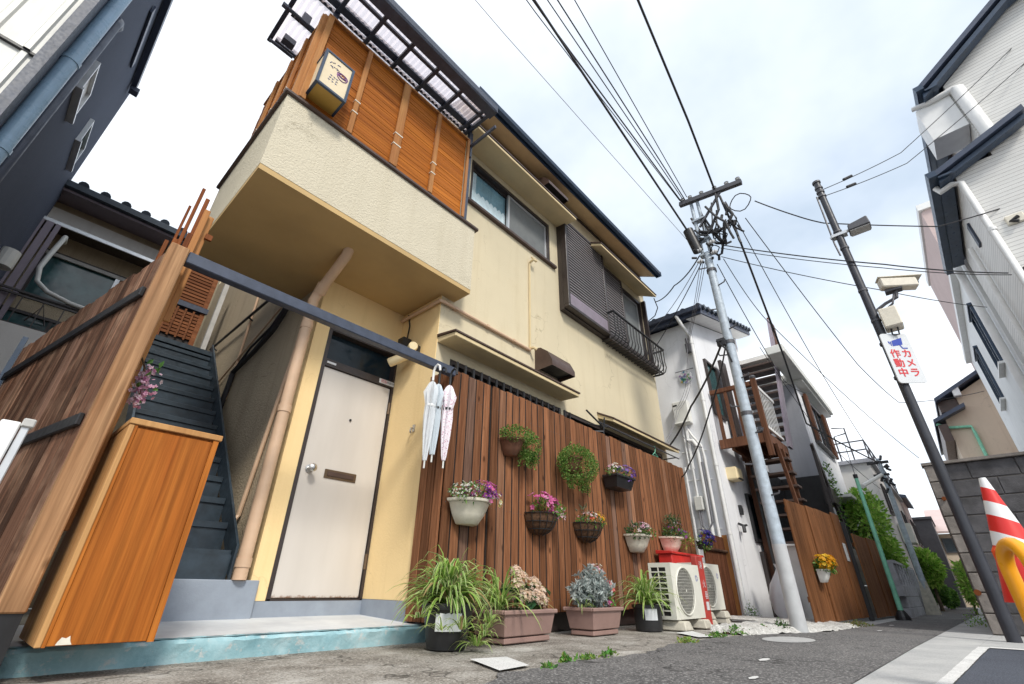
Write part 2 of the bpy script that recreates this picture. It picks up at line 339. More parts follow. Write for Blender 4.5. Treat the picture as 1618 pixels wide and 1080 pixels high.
def special_mats():
    # turquoise painted step: blue paint worn through to grey on top
    m, t, b = base_mat('turquoise_step_paint')
    v = coords(t, rnd=False)
    c = ramp(t, noise(t, v, 5, 6, .65), [(.3, (.20, .38, .43)), (.52, (.33, .53, .58)), (.78, (.56, .69, .72))])
    c = mixc(t, ramp(t, noise(t, v, 14, 5, .7), [(.56, 0.0), (.64, .85)]), c, (.55, .58, .57))
    t.l(c, b.inputs['Base Color']); b.inputs['Roughness'].default_value = .7
    bump(t, b, noise(t, v, 40, 4), .6, .006); M['turq'] = m
    m, t, b = base_mat('grey_step_paint')
    c = ramp(t, noise(t, coords(t, rnd=False), 3, 6, .65), [(.3, (.50, .53, .57)), (.7, (.72, .75, .77))])
    t.l(c, b.inputs['Base Color']); b.inputs['Roughness'].default_value = .55; M['step_top'] = m
    bump(t, b, noise(t, coords(t, rnd=False), 50, 4), .3, .004)
    # door: off white enamel, rust along the bottom edge
    m, t, b = base_mat('off_white_door_enamel')
    v = coords(t, rnd=False)
    c = ramp(t, noise(t, coords(t, (3, 3, .6), rnd=False), 1, 4), [(.3, (.57, .53, .485)), (.7, (.66, .62, .575))])
    tc = t.n('ShaderNodeTexCoord'); sp = t.n('ShaderNodeSeparateXYZ'); t.l(tc.outputs['Object'], sp.inputs[0])
    ad = t.n('ShaderNodeMath', operation='MULTIPLY_ADD'); t.l(noise(t, v, 22, 5, .7), ad.inputs[0]); ad.inputs[1].default_value = -.085; t.l(sp.outputs[2], ad.inputs[2])
    c = mixc(t, ramp(t, ad.outputs[0], [(.205, .9), (.222, 0.0)]), c, (.20, .085, .035))
    t.l(c, b.inputs['Base Color']); b.inputs['Roughness'].default_value = .42; M['door'] = m
    # fine horizontal-lap siding of the corner house
    m, t, b = base_mat('cream_lap_siding')
    v = coords(t, rnd=False)
    c = ramp(t, noise(t, coords(t, (.5, .5, 6), rnd=False), 2, 5), [(.3, (.74, .73, .70)), (.7, (.86, .85, .82))])
    wv = t.n('ShaderNodeTexWave', wave_type='BANDS', bands_direction='Z', wave_profile='SAW'); wv.inputs['Scale'].default_value = 5.2
    wv.inputs['Distortion'].default_value = .25; wv.inputs['Detail'].default_value = 2
    t.l(v, wv.inputs['Vector'])
    c = mixc(t, ramp(t, wv.outputs['Fac'], [(.06, .8), (.2, 0.0)]), c, (.33, .32, .31))
    t.l(c, b.inputs['Base Color']); b.inputs['Roughness'].default_value = .6
    bump(t, b, wv.outputs['Fac'], .6, .012); M['siding'] = m
    # pink dotted umbrella cloth
    m, t, b = base_mat('pink_dotted_vinyl')
    vo = t.n('ShaderNodeTexVoronoi'); vo.inputs['Scale'].default_value = 62; t.l(coords(t, rnd=False), vo.inputs['Vector'])
    c = mixc(t, ramp(t, vo.outputs['Distance'], [(.25, 1.0), (.36, 0.0)]), (.76, .71, .75), (.52, .28, .38))
    t.l(c, b.inputs['Base Color']); b.inputs['Roughness'].default_value = .35; M['pink_dot'] = m
special_mats()

# ---------------------------------------------------------------- mesh builder
G = -0.345
def gz(x):
    return G if x <= 5 else G - .006 * (min(x, 60) - 5)

class MB:
    def __init__(s):
        s.v = []; s.f = []; s.mi = []; s.c = []; s.mats = []; s.cur = 0; s.pig = (1, 1, 1)
    def mat(s, m):
        if m not in s.mats: s.mats.append(m)
        s.cur = s.mats.index(m); return s
    def add(s, vs_, fs):
        o = len(s.v); s.v += [tuple(p) for p in vs_]; s.c += [s.pig] * len(vs_)
        for f in fs: s.f.append(tuple(i + o for i in f)); s.mi.append(s.cur)
        return s
    def box(s, x0, x1, y0, y1, z0, z1):
        x0, x1 = min(x0, x1), max(x0, x1); y0, y1 = min(y0, y1), max(y0, y1); z0, z1 = min(z0, z1), max(z0, z1)
        return s.add([(x0, y0, z0), (x1, y0, z0), (x1, y1, z0), (x0, y1, z0), (x0, y0, z1), (x1, y0, z1), (x1, y1, z1), (x0, y1, z1)],
                     [(0, 3, 2, 1), (4, 5, 6, 7), (0, 1, 5, 4), (1, 2, 6, 5), (2, 3, 7, 6), (3, 0, 4, 7)])
    def hexa(s, p):      # eight corners, bottom ring then top ring
        return s.add(p, [(0, 3, 2, 1), (4, 5, 6, 7), (0, 1, 5, 4), (1, 2, 6, 5), (2, 3, 7, 6), (3, 0, 4, 7)])
    def bar(s, a, b, w, h, upv=(0, 0, 1)):
        a, b = Vector(a), Vector(b); d = (b - a).normalized(); u = Vector(upv)
        if abs(d.dot(u)) > .98: u = Vector((1, 0, 0))
        sx = d.cross(u).normalized() * (w / 2); sz = sx.cross(d).normalized() * (h / 2)
        return s.hexa([a - sx - sz, a + sx - sz, b + sx - sz, b - sx - sz, a - sx + sz, a + sx + sz, b + sx + sz, b - sx + sz])
    def prism(s, poly, ext):
        e = Vector(ext); n = len(poly); p = [Vector(q) for q in poly]
        nrm = Vector((0, 0, 0))
        for i in range(n): nrm += p[i].cross(p[(i + 1) % n])
        if nrm.dot(e) > 0: p = p[::-1]
        return s.add(p + [q + e for q in p], [tuple(range(n)), tuple(range(2 * n - 1, n - 1, -1))] + [(i, i + n, (i + 1) % n + n, (i + 1) % n) for i in range(n)])
    def tube(s, pts, r, n=8, caps=True):
        pts = [Vector(p) for p in pts]; rs = r if isinstance(r, (list, tuple)) else [r] * len(pts)
        vs_ = []; pu = None
        for i, p in enumerate(pts):
            d = (pts[min(i + 1, len(pts) - 1)] - pts[max(i - 1, 0)]).normalized()
            if pu is None:
                u = Vector((0, 0, 1)) if abs(d.z) < .9 else Vector((1, 0, 0))
            else: u = pu
            u = (u - d * u.dot(d)).normalized(); pu = u; w = d.cross(u)
            for k in range(n):
                a = 2 * math.pi * k / n; vs_.append(p + (u * math.cos(a) + w * math.sin(a)) * rs[i])
        fs = [(i * n + k, i * n + (k + 1) % n, (i + 1) * n + (k + 1) % n, (i + 1) * n + k) for i in range(len(pts) - 1) for k in range(n)]
        if caps: fs += [tuple(range(n - 1, -1, -1)), tuple(range((len(pts) - 1) * n, len(pts) * n))]
        return s.add(vs_, fs)
    def lathe(s, prof, c=(0, 0, 0), n=20, sx=1, sy=1, a0=0, a1=2 * math.pi):
        full = abs(a1 - a0 - 2 * math.pi) < 1e-6; m = n if full else n + 1
        vs_ = [(c[0] + r * sx * math.cos(a0 + (a1 - a0) * k / n), c[1] + r * sy * math.sin(a0 + (a1 - a0) * k / n), c[2] + z) for r, z in prof for k in range(m)]
        fs = []
        for i in range(len(prof) - 1):
            for k in range(n):
                k2 = (k + 1) % m if full else k + 1
                fs.append((i * m + k, i * m + k2, (i + 1) * m + k2, (i + 1) * m + k))
        return s.add(vs_, fs)
    def quad(s, a, b, c, d): return s.add([a, b, c, d], [(0, 1, 2, 3)])
    def disc(s, c, nrm, r, n=16, ry=None):
        c = Vector(c); nn = Vector(nrm).normalized(); u = nn.orthogonal().normalized(); w = nn.cross(u); ry = ry or r
        return s.add([c + u * r * math.cos(2 * math.pi * k / n) + w * ry * math.sin(2 * math.pi * k / n) for k in range(n)], [tuple(range(n))])
    def mesh(s, name, mats=None, org=(0, 0, 0), bev=0, smooth=None, seg=1):
        o = Vector(org); me = bpy.data.meshes.new(name)
        me.from_pydata([Vector(p) - o for p in s.v], [], s.f)
        for m in (s.mats or mats or []): me.materials.append(m)
        for p, i in zip(me.polygons, s.mi): p.material_index = i
        if any(c != (1, 1, 1) for c in s.c):
            at = me.color_attributes.new('pigment', 'FLOAT_COLOR', 'POINT')
            at.data.foreach_set('color', [q for c in s.c for q in (*c, 1)])
        if bev:
            bm = bmesh.new(); bm.from_mesh(me)
            es = [e for e in bm.edges if len(e.link_faces) == 2 and e.calc_face_angle(0) > .6]
            bmesh.ops.bevel(bm, geom=es, offset=bev, segments=seg, affect='EDGES', profile=.6, clamp_overlap=True)
            bm.to_mesh(me); bm.free()
        if smooth is not None:
            me.polygons.foreach_set('use_smooth', [True] * len(me.polygons))
            try: me.set_sharp_from_angle(angle=R(smooth))
            except Exception: pass
        me.update(); return me
    def build(s, name, mat, parent=None, bev=0, smooth=None, loc=None, label=None, kind=None, seg=1):
        """mesh given in the root's frame; a top-level mesh gets its origin at loc"""
        if not s.mats: s.mats = [mat]
        org = loc if (parent is None and loc is not None) else ORG.get(top(parent).name, (0, 0, 0)) if parent else (0, 0, 0)
        me = s.mesh(name, None, org, bev, smooth, seg)
        o = bpy.data.objects.new(name, me); COL.objects.link(o)
        if parent is None: o.location = org
        else: o.parent = parent
        if label: o['label'] = label
        if kind: o['kind'] = kind
        return o

ORG = {}
def top(o):
    while o.parent: o = o.parent
    return o
def thing(name, label, cat, loc=(0, 0, 0), rz=0, group=None, local=False):
    """Empty at the thing's base; parts are written in world coordinates unless local"""
    o = bpy.data.objects.new(name, None); COL.objects.link(o); o.location = loc; o.rotation_euler = (0, 0, rz); o.empty_display_size = .1
    o['label'] = label; o['category'] = cat
    if group: o['group'] = group
    ORG[o.name] = (0, 0, 0) if local else tuple(loc)
    return o
def tag(o, label, cat, group=None):
    o['label'] = label; o['category'] = cat
    if group: o['group'] = group
    return o
def piece(me, name, parent, loc=(0, 0, 0), rot=(0, 0, 0), sc=(1, 1, 1), world_=True):
    o = bpy.data.objects.new(name, me); COL.objects.link(o); o.parent = parent
    org = Vector(ORG.get(top(parent).name, (0, 0, 0))) if world_ else Vector((0, 0, 0))
    o.location = Vector(loc) - org; o.rotation_euler = rot; o.scale = sc
    return o
def copy_tree(root, loc, rz=None, label=None, scale=None):
    kids = {}
    for ob in bpy.data.objects:
        if ob.parent: kids.setdefault(ob.parent.name, []).append(ob)
    def rec(o, par):
        c = o.copy(); COL.objects.link(c)
        if par: c.parent = par
        for k in kids.get(o.name, []): rec(k, c)
        return c
    r = rec(root, None); r.location = loc
    if rz is not None: r.rotation_euler = (0, 0, rz)
    if label: r['label'] = label
    if scale: r.scale = (scale, scale, scale)
    return r
def structure(o):
    o['kind'] = 'structure'; return o
def wallgrid(mb, x0, x1, y0, y1, z0, z1, holes):
    """solid wall in the x-z plane with rectangular openings"""
    xs = sorted({x0, x1} | {h[0] for h in holes} | {h[1] for h in holes})
    for a, b in zip(xs, xs[1:]):
        cuts = sorted((h[2], h[3]) for h in holes if h[0] <= a + 1e-6 and h[1] >= b - 1e-6)
        z = z0
        for c, d in cuts:
            if c > z + 1e-6: mb.box(a, b, y0, y1, z, c)
            z = d
        if z < z1 - 1e-6: mb.box(a, b, y0, y1, z, z1)
    return mb
_text_cache = {}
def text_geom(s, size):
    if (s, size) in _text_cache: return _text_cache[(s, size)]
    cu = bpy.data.curves.new('lettering', 'FONT'); cu.body = s; cu.size = size; cu.align_x = 'CENTER'; cu.align_y = 'CENTER'
    ob = bpy.data.objects.new('lettering', cu); COL.objects.link(ob)
    dg = bpy.context.evaluated_depsgraph_get(); me = ob.evaluated_get(dg).to_mesh()
    r = ([tuple(v.co) for v in me.vertices], [tuple(p.vertices) for p in me.polygons])
    ob.evaluated_get(dg).to_mesh_clear(); bpy.data.objects.remove(ob); bpy.data.curves.remove(cu)
    _text_cache[(s, size)] = r
    return r
def add_text(mb, s, size, c, ux, uz, bold=0):
    if bold:
        n = Vector(ux).cross(Vector(uz)).normalized()
        for k, (a, b) in enumerate(((-1, 0), (1, 0), (0, 1), (0, -1))): add_text(mb, s, size, Vector(c) + Vector(ux) * a * bold + Vector(uz) * b * bold - n * -.0002 * k, ux, uz)
        return mb
    vs_, fs = text_geom(s, size); c, ux, uz = Vector(c), Vector(ux), Vector(uz)
    return mb.add([c + ux * v[0] + uz * v[1] for v in vs_], fs)
# ================================================================ GROUND
XS = [-60, -20, -8, -3, -1, 0, 1, 1.63, 1.86, 2.12, 2.39, 2.64, 3.08, 3.4, 3.74, 4.1, 4.5, 4.8, 5.11, 5.5, 5.78, 6.2, 7, 8, 9.3, 10.8, 13, 16.3, 20, 26, 34, 45, 60]
def lerp_tab(tab, x):
    if x <= tab[0][0]: return tab[0][1]
    for (a, p), (b, q) in zip(tab, tab[1:]):
        if x <= b: return p + (q - p) * (x - a) / (b - a)
    return tab[-1][1]
UP = [(-60, 1.0), (-3, 1.0), (0, 1.1), (1.0, 1.33), (1.63, 1.59), (1.86, 1.72), (2.12, 1.70), (2.39, 1.75), (2.64, 1.68), (3.08, 1.61), (3.4, 1.70), (3.74, 1.76), (4.1, 1.74), (4.5, 1.71), (5.11, 1.57), (5.78, 1.36), (6.2, 1.2), (8, 1.1), (10.8, 1.02), (16.3, .9), (26, 1.1), (60, 1.6)]
def yU(x): return lerp_tab(UP, x)
def yL(x): return .60 - .033 * x if x < 16 else .072
def yG(x): return max(.436 - .0636 * x, -.06) if x < 8 else -.06
def sheet(name, mat, xs, ylo, yhi, dz, ny=1, jit=0.0, parent=None, kind='structure'):
    mb = MB(); rr = random.Random(len(name))
    cols = []
    for x in xs:
        a, b = ylo(x), yhi(x); col = []
        for j in range(ny + 1):
            y = a + (b - a) * j / ny
            col.append((x, y, gz(x) + dz + (rr.uniform(-jit, jit) if 0 < j < ny else 0)))
        cols.append(col)
    flat = [p for c in cols for p in c]; n = ny + 1
    mb.add(flat, [(i * n + j, (i + 1) * n + j, (i + 1) * n + j + 1, i * n + j + 1) for i in range(len(xs) - 1) for j in range(ny)])
    o = mb.build(name, mat, parent); o['kind'] = kind; return o
mb = MB(); gx = [-400, -60, 5, 15, 30, 60, 500]
mb.add([(x, y, gz(x) - .02) for x in gx for y in (-400, 400)], [(2 * i, 2 * i + 2, 2 * i + 3, 2 * i + 1) for i in range(len(gx) - 1)])
structure(mb.build('ground', M['ground']))
def fine(a, b, n): return [a + (b - a) * i / n for i in range(n + 1)]
rng = random.Random(3); wob = {}
def yUj(x):
    if x not in wob: wob[x] = yU(x) + rng.uniform(-.025, .025)
    return wob[x]
XF = sorted(set(fine(-3, 7, 130) + [-60, -20, -8] + fine(7.5, 20, 16) + [26, 34, 45, 60]))
sheet('road', M['asphalt'], XF, yL, yUj, 0.0)
sheet('apron', M['apron'], XF[:XF.index(7.0) + 1], lambda x: yU(x) - .06, lambda x: 4.5 if x < 2.4 else 3.3, -.008)
sheet('roadside_concrete', M['gutter_concrete'], [x for x in XF if x >= 7.0], lambda x: yU(x) - .06, lambda x: 3.5, -.010)
sheet('gutter_strip', M['gutter_concrete'], XF, yG, yL, -.003)
_r = random.Random(12)
sheet('white_line', M['line_white'], fine(-4, 5.45, 160), lambda x: .397 - .069 * x + _r.uniform(0, .003), lambda x: .436 - .0636 * x - _r.uniform(0, .004), .001)
sheet('parking_lot', M['asphalt_blue'], fine(-20, 5.42, 30), lambda x: -14, lambda x: .397 - .069 * x, -.002)
sheet('parking_line', M['line_white'], [5.36, 5.47], lambda x: -5, lambda x: .397 - .069 * x - .002, .003)
sheet('parking_border', M['gutter_concrete'], [5.42, 5.8, 6.5, 7.4, 8, 12], lambda x: -14 if x < 7.41 else -.07, lambda x: yG(x), -.004)
def patch(name, mat, pts, dz, kind='structure'):
    mb = MB(); mb.add([(x, y, gz(x) + dz) for x, y in pts], [tuple(range(len(pts)))]); o = mb.build(name, mat); o['kind'] = kind; return o
patch('painted_square', M['line_white'], [(2.07, 2.12), (1.95, 1.78), (2.10, 1.74), (2.30, 1.80), (2.20, 1.95), (2.28, 2.10)][::-1] and [(1.90, 1.76), (2.13, 1.77), (2.28, 2.06), (2.06, 2.13)], .004)
patch('pale_patch', M['line_white'], [(4.37, 1.80), (4.52, 1.74), (4.95, 2.10), (4.64, 2.12)], .004)
mb = MB(); mb.add([(4.80 + .30 * math.cos(a), 1.235 + .185 * math.sin(a), G + .003) for a in [2 * math.pi * k / 28 for k in range(28)]], [tuple(range(28))])
structure(mb.build('concrete_patch', M['gutter_concrete']))
for i, (x, y, r) in enumerate([(3.3, 1.0, .05), (6.9, .86, .05), (8.4, .9, .06), (2.6, .85, .035)]):
    patch('paint_fleck', M['line_white'], [(x + r * math.cos(k) * 1.6, y + r * .5 * math.sin(k)) for k in (0, .9, 2, 3.1, 4.2, 5.3)], .004)
# rubble bank in front of the white house
mb = MB(); rr = random.Random(5)
def lump_grid(mb, x0, x1, nx, ylo, yhi, ny, hz):
    o = [(x, ylo(x) + (yhi(x) - ylo(x)) * j / ny, hz(x, j / ny)) for x in [x0 + (x1 - x0) * i / nx for i in range(nx + 1)] for j in range(ny + 1)]
    mb.add(o, [(i * (ny + 1) + j, (i + 1) * (ny + 1) + j, (i + 1) * (ny + 1) + j + 1, i * (ny + 1) + j + 1) for i in range(nx) for j in range(ny)])
lump_grid(mb, 5.0, 7.6, 40, lambda x: yU(x) + .02, lambda x: 1.95 if x < 6.6 else 2.6, 16, lambda x, t: gz(x) + (.0 if t in (0,) else .02 + .035 * min(1, t * 4)) + rr.uniform(-.012, .012) - (.05 if x < 5.06 else 0))
o = mb.build('rubble_bank', M['gravel'], smooth=180); o['kind'] = 'stuff'

# ================================================================ HOUSE
house = thing('house', 'two storey cream stucco house with an overhanging balcony and dark louvred shutters', 'house', (2.44, 3.2, G))
mb = MB()
W1 = (2.70, 4.38, 4.27, 5.04); W2 = (5.70, 7.42, 3.66, 5.10); W3 = (2.62, 4.50, .95, 2.02); W4 = (4.60, 7.40, .95, 2.02)
wallgrid(mb, 2.44, 7.58, 3.2, 3.38, G, 5.84, [W1, W2, W3, W4])
mb.box(7.40, 7.58, 3.38, 9.0, G, 5.84)
mb.box(2.44, 2.60, 3.38, 4.6, 2.69, 5.84)
mb.box(1.5, 2.44, 4.45, 4.6, 2.80, 4.95)
mb.box(1.5, 7.4, 8.85, 9.0, G, 5.84)
mb.build('wall', M['stucco'], house)
mb = MB(); mb.box(1.5, 1.635, 3.85, 4.0, -.11, 2.69); mb.box(1.635, 2.44, 3.85, 4.0, 2.215, 2.69); mb.box(2.432, 2.60, 3.38, 4.0, -.10, 2.69)
mb.box(2.432, 2.44, 3.203, 3.38, -.10, 2.69)
mb.build('entrance_wall', M['yellow'], house)
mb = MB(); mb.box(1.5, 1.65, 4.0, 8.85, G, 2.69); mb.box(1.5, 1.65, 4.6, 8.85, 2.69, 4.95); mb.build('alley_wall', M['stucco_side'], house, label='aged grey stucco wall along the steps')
mb = MB(); mb.box(1.5, 2.44, 3.84, 4.0, G, -.112); mb.box(2.425, 2.60, 3.19, 3.84, G, -.102); mb.build('plinth', M['grey_paint'], house)
# interior darkness behind the panes
mb = MB(); mb.box(2.62, 7.38, 4.3, 4.34, G, 5.8); mb.box(2.62, 7.38, 3.4, 4.3, 3.2, 3.25); mb.box(2.62, 7.38, 3.4, 4.3, 5.4, 5.44); mb.build('room_partition', M['interior'], house)
# roof: eave board, gutter, slope
mb = MB(); mb.hexa([(2.44, 2.86, 5.66), (7.55, 2.86, 5.66), (7.55, 3.2, 5.83), (2.44, 3.2, 5.83), (2.44, 2.86, 5.70), (7.55, 2.86, 5.70), (7.55, 3.2, 5.86), (2.44, 3.2, 5.86)])
mb.build('eave_board', M['eave'], house)
mb = MB(); mb.hexa([(2.40, 2.84, 5.74), (7.6, 2.84, 5.74), (7.6, 6.1, 7.15), (2.40, 6.1, 7.15), (2.40, 2.84, 5.82), (7.6, 2.84, 5.82), (7.6, 6.1, 7.23), (2.40, 6.1, 7.23)])
mb.hexa([(2.40, 6.1, 7.15), (7.6, 6.1, 7.15), (7.6, 9.4, 5.74), (2.40, 9.4, 5.74), (2.40, 6.1, 7.23), (7.6, 6.1, 7.23), (7.6, 9.4, 5.82), (2.40, 9.4, 5.82)])
mb.build('roof', M['roof_tile'], house)
mb = MB(); pr = [(0, .0), (-.02, -.05), (-.06, -.075), (-.10, -.05), (-.115, .0), (-.105, .005), (-.09, -.04), (-.06, -.06), (-.03, -.04), (-.012, .0)]
mb.prism([(2.36, 2.87 + a, 5.755 + b) for a, b in pr], (5.24, 0, 0))
mb.box(2.36, 7.6, 2.85, 2.865, 5.66, 5.77); mb.box(7.6, 7.62, 2.755, 2.87, 5.67, 5.77)
mb.build('gutter', M['gutter'], house)
# thin dark bead where the eave meets the wall
mb = MB(); mb.box(2.46, 7.56, 3.175, 3.2, 5.755, 5.79); mb.build('eave_bead', M['darkbrown_al'], house)
# canopies: slab with a dark metal cap along its front edge
def canopy(x0, x1, yf, zf, zw, th=.045):
    mb = MB(); mb.hexa([(x0, yf, zf), (x1, yf, zf), (x1, 3.2, zw), (x0, 3.2, zw), (x0, yf, zf + th), (x1, yf, zf + th), (x1, 3.2, zw + th + .02), (x0, 3.2, zw + th + .02)])
    c = mb.build('canopy', M['canopy_cream'], house, bev=.006)
    mb = MB(); mb.hexa([(x0 - .012, yf - .012, zf + th), (x1 + .012, yf - .012, zf + th), (x1 + .012, 3.2, zw + th + .02), (x0 - .012, 3.2, zw + th + .02), (x0 - .012, yf - .012, zf + th + .018), (x1 + .012, yf - .012, zf + th + .018), (x1 + .012, 3.2, zw + th + .045), (x0 - .012, 3.2, zw + th + .045)])
    mb.build('canopy_cap', M['brown_trim'], c)
canopy(2.46, 4.62, 2.84, 5.09, 5.13)
canopy(5.34, 7.36, 2.84, 5.05, 5.24)
canopy(2.44, 4.53, 2.93, 2.115, 2.13)
canopy(5.39, 7.52, 2.95, 2.02, 2.13)
# upper window: two sashes behind a bronze frame
def window(W, parts, name='window', fm=M['darkbrown_al'], yy=3.2, fw=.045, sill=True):
    x0, x1, z0, z1 = W; mb = MB()
    for a, b, c, d in ((x0, x1, z0, z0 + fw), (x0, x1, z1 - fw, z1), (x0, x0 + fw, z0 + fw, z1 - fw), (x1 - fw, x1, z0 + fw, z1 - fw)): mb.box(a, b, yy + .01, yy + .12, c, d)
    w = mb.build(name, fm, house)
    if sill:
        mb = MB(); mb.box(x0 - .05, x1 + .10, yy - .05, yy + .02, z0 - .05, z0 - .002); mb.build('sill', M['brown_trim'], w, bev=.006)
    for (a, b, yo, pm, frm) in parts:
        mb = MB()
        for p, q, c, d in ((a, b, z0 + fw, z0 + fw + .04), (a, b, z1 - fw - .035, z1 - fw), (a, a + .035, z0 + fw + .04, z1 - fw - .035), (b - .035, b, z0 + fw + .04, z1 - fw - .035)): mb.box(p, q, yy + yo, yy + yo + .03, c, d)
        mb.build('sash', frm, w)
        mb = MB(); mb.box(a + .03, b - .03, yy + yo + .012, yy + yo + .018, z0 + fw + .035, z1 - fw - .03); mb.build('pane', pm, w)
    return w
w = window(W1, [(2.745, 3.50, .075, M['glass'], M['darkbrown_al']), (3.46, 4.335, .035, M['screen_mesh'], M['alu'])])
def curtain(par, x0, x1, y, z0, z1, m, amp=.02, waves=14, name='curtain', scallop=0):
    mb = MB(); n = waves * 8; vs_ = []
    for i in range(n + 1):
        t = i / n; x = x0 + (x1 - x0) * t; yy = y + amp * math.sin(t * waves * 2 * math.pi)
        top_ = z1 + (scallop * abs(math.sin(t * 9 * math.pi)) if scallop else 0)
        vs_ += [(x, yy, z0), (x, yy, top_)]
    mb.add(vs_, [(2 * i, 2 * i + 2, 2 * i + 3, 2 * i + 1) for i in range(n)]); return mb.build(name, m, par, smooth=60)
curtain(w, 2.74, 3.47, 3.305, 4.30, 5.0, M['blue_curtain'], .003)
curtain(w, 2.74, 3.47, 3.2975, 4.30, 4.60, M['lace'], .001, 18, 'cafe_curtain', .05)
curtain(w, 2.74, 2.88, 3.2965, 4.30, 5.0, M['lace'], .001, 3, 'cafe_curtain')
# shuttered window with its two louvred shutters and belly guard
w = window(W2, [(6.48, 7.37, .06, M['screen_mesh'], M['alu'])], sill=False)
curtain(w, 6.5, 7.38, 3.33, 3.72, 5.05, M['lace'], .015, 16)
def shutter(x0, x1, z0, z1, y0, y1, n, panel):
    mb = MB().mat(M['darkbrown_al']); f = .05
    for a, b, c, d in ((x0, x1, z0, z0 + f), (x0, x1, z1 - f, z1), (x0, x0 + f, z0 + f, z1 - f), (x1 - f, x1, z0 + f, z1 - f)): mb.box(a, b, y0, y1, c, d)
    mb.mat(M['darkbrown_al']); mb.mat(M['black']); mb.box(x0 + f, x1 - f, y1 - .012, y1 - .004, z0 + f, z1 - f)
    s = mb.build('shutter', M['darkbrown_al'], house, bev=.004)
    if panel:
        q = MB(); q.box(x0 + f, x1 - f, y0 + .012, y0 + .03, z0 + f, z0 + f + panel); q.build('kick_panel', M['lilac'], s)
    zz0 = z0 + f + panel; h = (z1 - f - zz0) / n
    q = MB(); q.hexa([(x0 + f, .004, -h * .20), (x1 - f, .004, -h * .20), (x1 - f, .022, -h * .12), (x0 + f, .022, -h * .12), (x0 + f, .006, h * .20), (x1 - f, .006, h * .20), (x1 - f, .026, h * .24), (x0 + f, .026, h * .24)])
    me = q.mesh('slat', [M['slat']])
    for i in range(n): piece(me, 'slat', s, (0, y0 + .005, zz0 + h * (i + .5)))
shutter(4.57, 5.72, 3.56, 5.22, 3.03, 3.12, 26, .20)
shutter(5.70, 6.52, 3.66, 5.10, 3.125, 3.195, 24, 0)
mb = MB(); mb.box(4.57, 5.72, 3.12, 3.2, 3.54, 3.62); mb.box(4.57, 4.63, 3.12, 3.2, 3.62, 5.2); mb.box(4.57, 5.72, 3.12, 3.2, 5.16, 5.22); mb.box(5.72, 7.46, 3.06, 3.2, 3.52, 3.64); mb.box(7.42, 7.47, 3.12, 3.2, 3.64, 5.12)
mb.build('shutter_housing', M['darkbrown_al'], house)
def guard():
    y0 = 2.93; z1 = 3.96; mb = MB()
    mb.bar((5.68, y0, z1), (7.5, y0, z1), .035, .02); mb.bar((7.5, y0, z1), (7.5, 3.2, z1), .035, .02); mb.bar((5.68, y0, z1), (5.68, 3.2, z1), .035, .02)
    mb.bar((5.68, 3.0, 3.5), (7.5, 3.0, 3.5), .02, .02); mb.bar((7.5, 3.0, 3.5), (7.5, 3.2, 3.5), .02, .02)
    g = mb.build('window_guard', M['black'], house)
    q = MB(); q.tube([(0, y0, z1), (0, y0 + .005, 3.72), (0, y0 - .01, 3.6), (0, y0 + .02, 3.52), (0, 3.0, 3.485), (0, 3.1, 3.48), (0, 3.19, 3.49)], .009, 6)
    me = q.mesh('bar', [M['black']])
    for i in range(18): piece(me, 'bar', g, (5.70 + i * .1055, 0, 0))
    q = MB()
    for k in range(3):
        y = y0 + .06 + k * .08; q.tube([(7.5, y, z1), (7.515, y, 3.72), (7.53, y, 3.6), (7.5, y, 3.5)], .009, 6)
    q.build('end_bars', M['black'], g)
guard()
# ground floor windows, half hidden by the plank fence
w = window(W3, [(2.66, 3.58, .07, M['dark_glass'], M['darkbrown_al']), (3.55, 4.46, .04, M['dark_glass'], M['darkbrown_al'])], sill=False)
mb = MB(); mb.box(2.56, 4.52, 3.06, 3.09, 1.80, 1.825); mb.box(2.56, 4.52, 3.06, 3.09, 1.05, 1.075)
gq = mb.build('window_grille', M['black'], house)
q = MB(); q.box(-.011, .011, 3.05, 3.07, 1.0, 1.93); me = q.mesh('bar', [M['black']])
for i in range(18): piece(me, 'bar', gq, (2.60 + i * .111, 0, 0))
window(W4, [(4.64, 6.05, .07, M['dark_glass'], M['darkbrown_al']), (6.0, 7.36, .04, M['dark_glass'], M['darkbrown_al'])], sill=False)
# vent hoods
def hood(x0, x1, z0, z1, d, nm='vent_hood'):
    mb = MB(); prof = [(0, z1), (d * .35, z1 - (z1 - z0) * .06), (d * .75, z1 - (z1 - z0) * .32), (d, z0 + (z1 - z0) * .25), (d, z0 + .01)]
    out = [(3.2 - a, z) for a, z in prof]
    n = len(out); vs_ = [(x0, y, z) for y, z in out] + [(x1, y, z) for y, z in out]
    fs = [(i, i + n, i + 1 + n, i + 1) for i in range(n - 1)]
    vs_ += [(x0, 3.2, z0), (x1, 3.2, z0)]; fs += [tuple(list(range(n)) + [2 * n])[::1], tuple([2 * n + 1] + list(range(2 * n - 1, n - 1, -1)))]
    mb.add(vs_, fs); h = mb.build(nm, M['brown_trim'], house, smooth=35)
    q = MB(); q.box(x0 + .01, x1 - .01, 3.2 - d + .01, 3.19, z0 + .05, z0 + .055); q.build('louvre', M['black'], h)
hood(3.98, 4.46, 2.36, 2.68, .27)
hood(3.92, 4.42, 5.34, 5.62, .36)
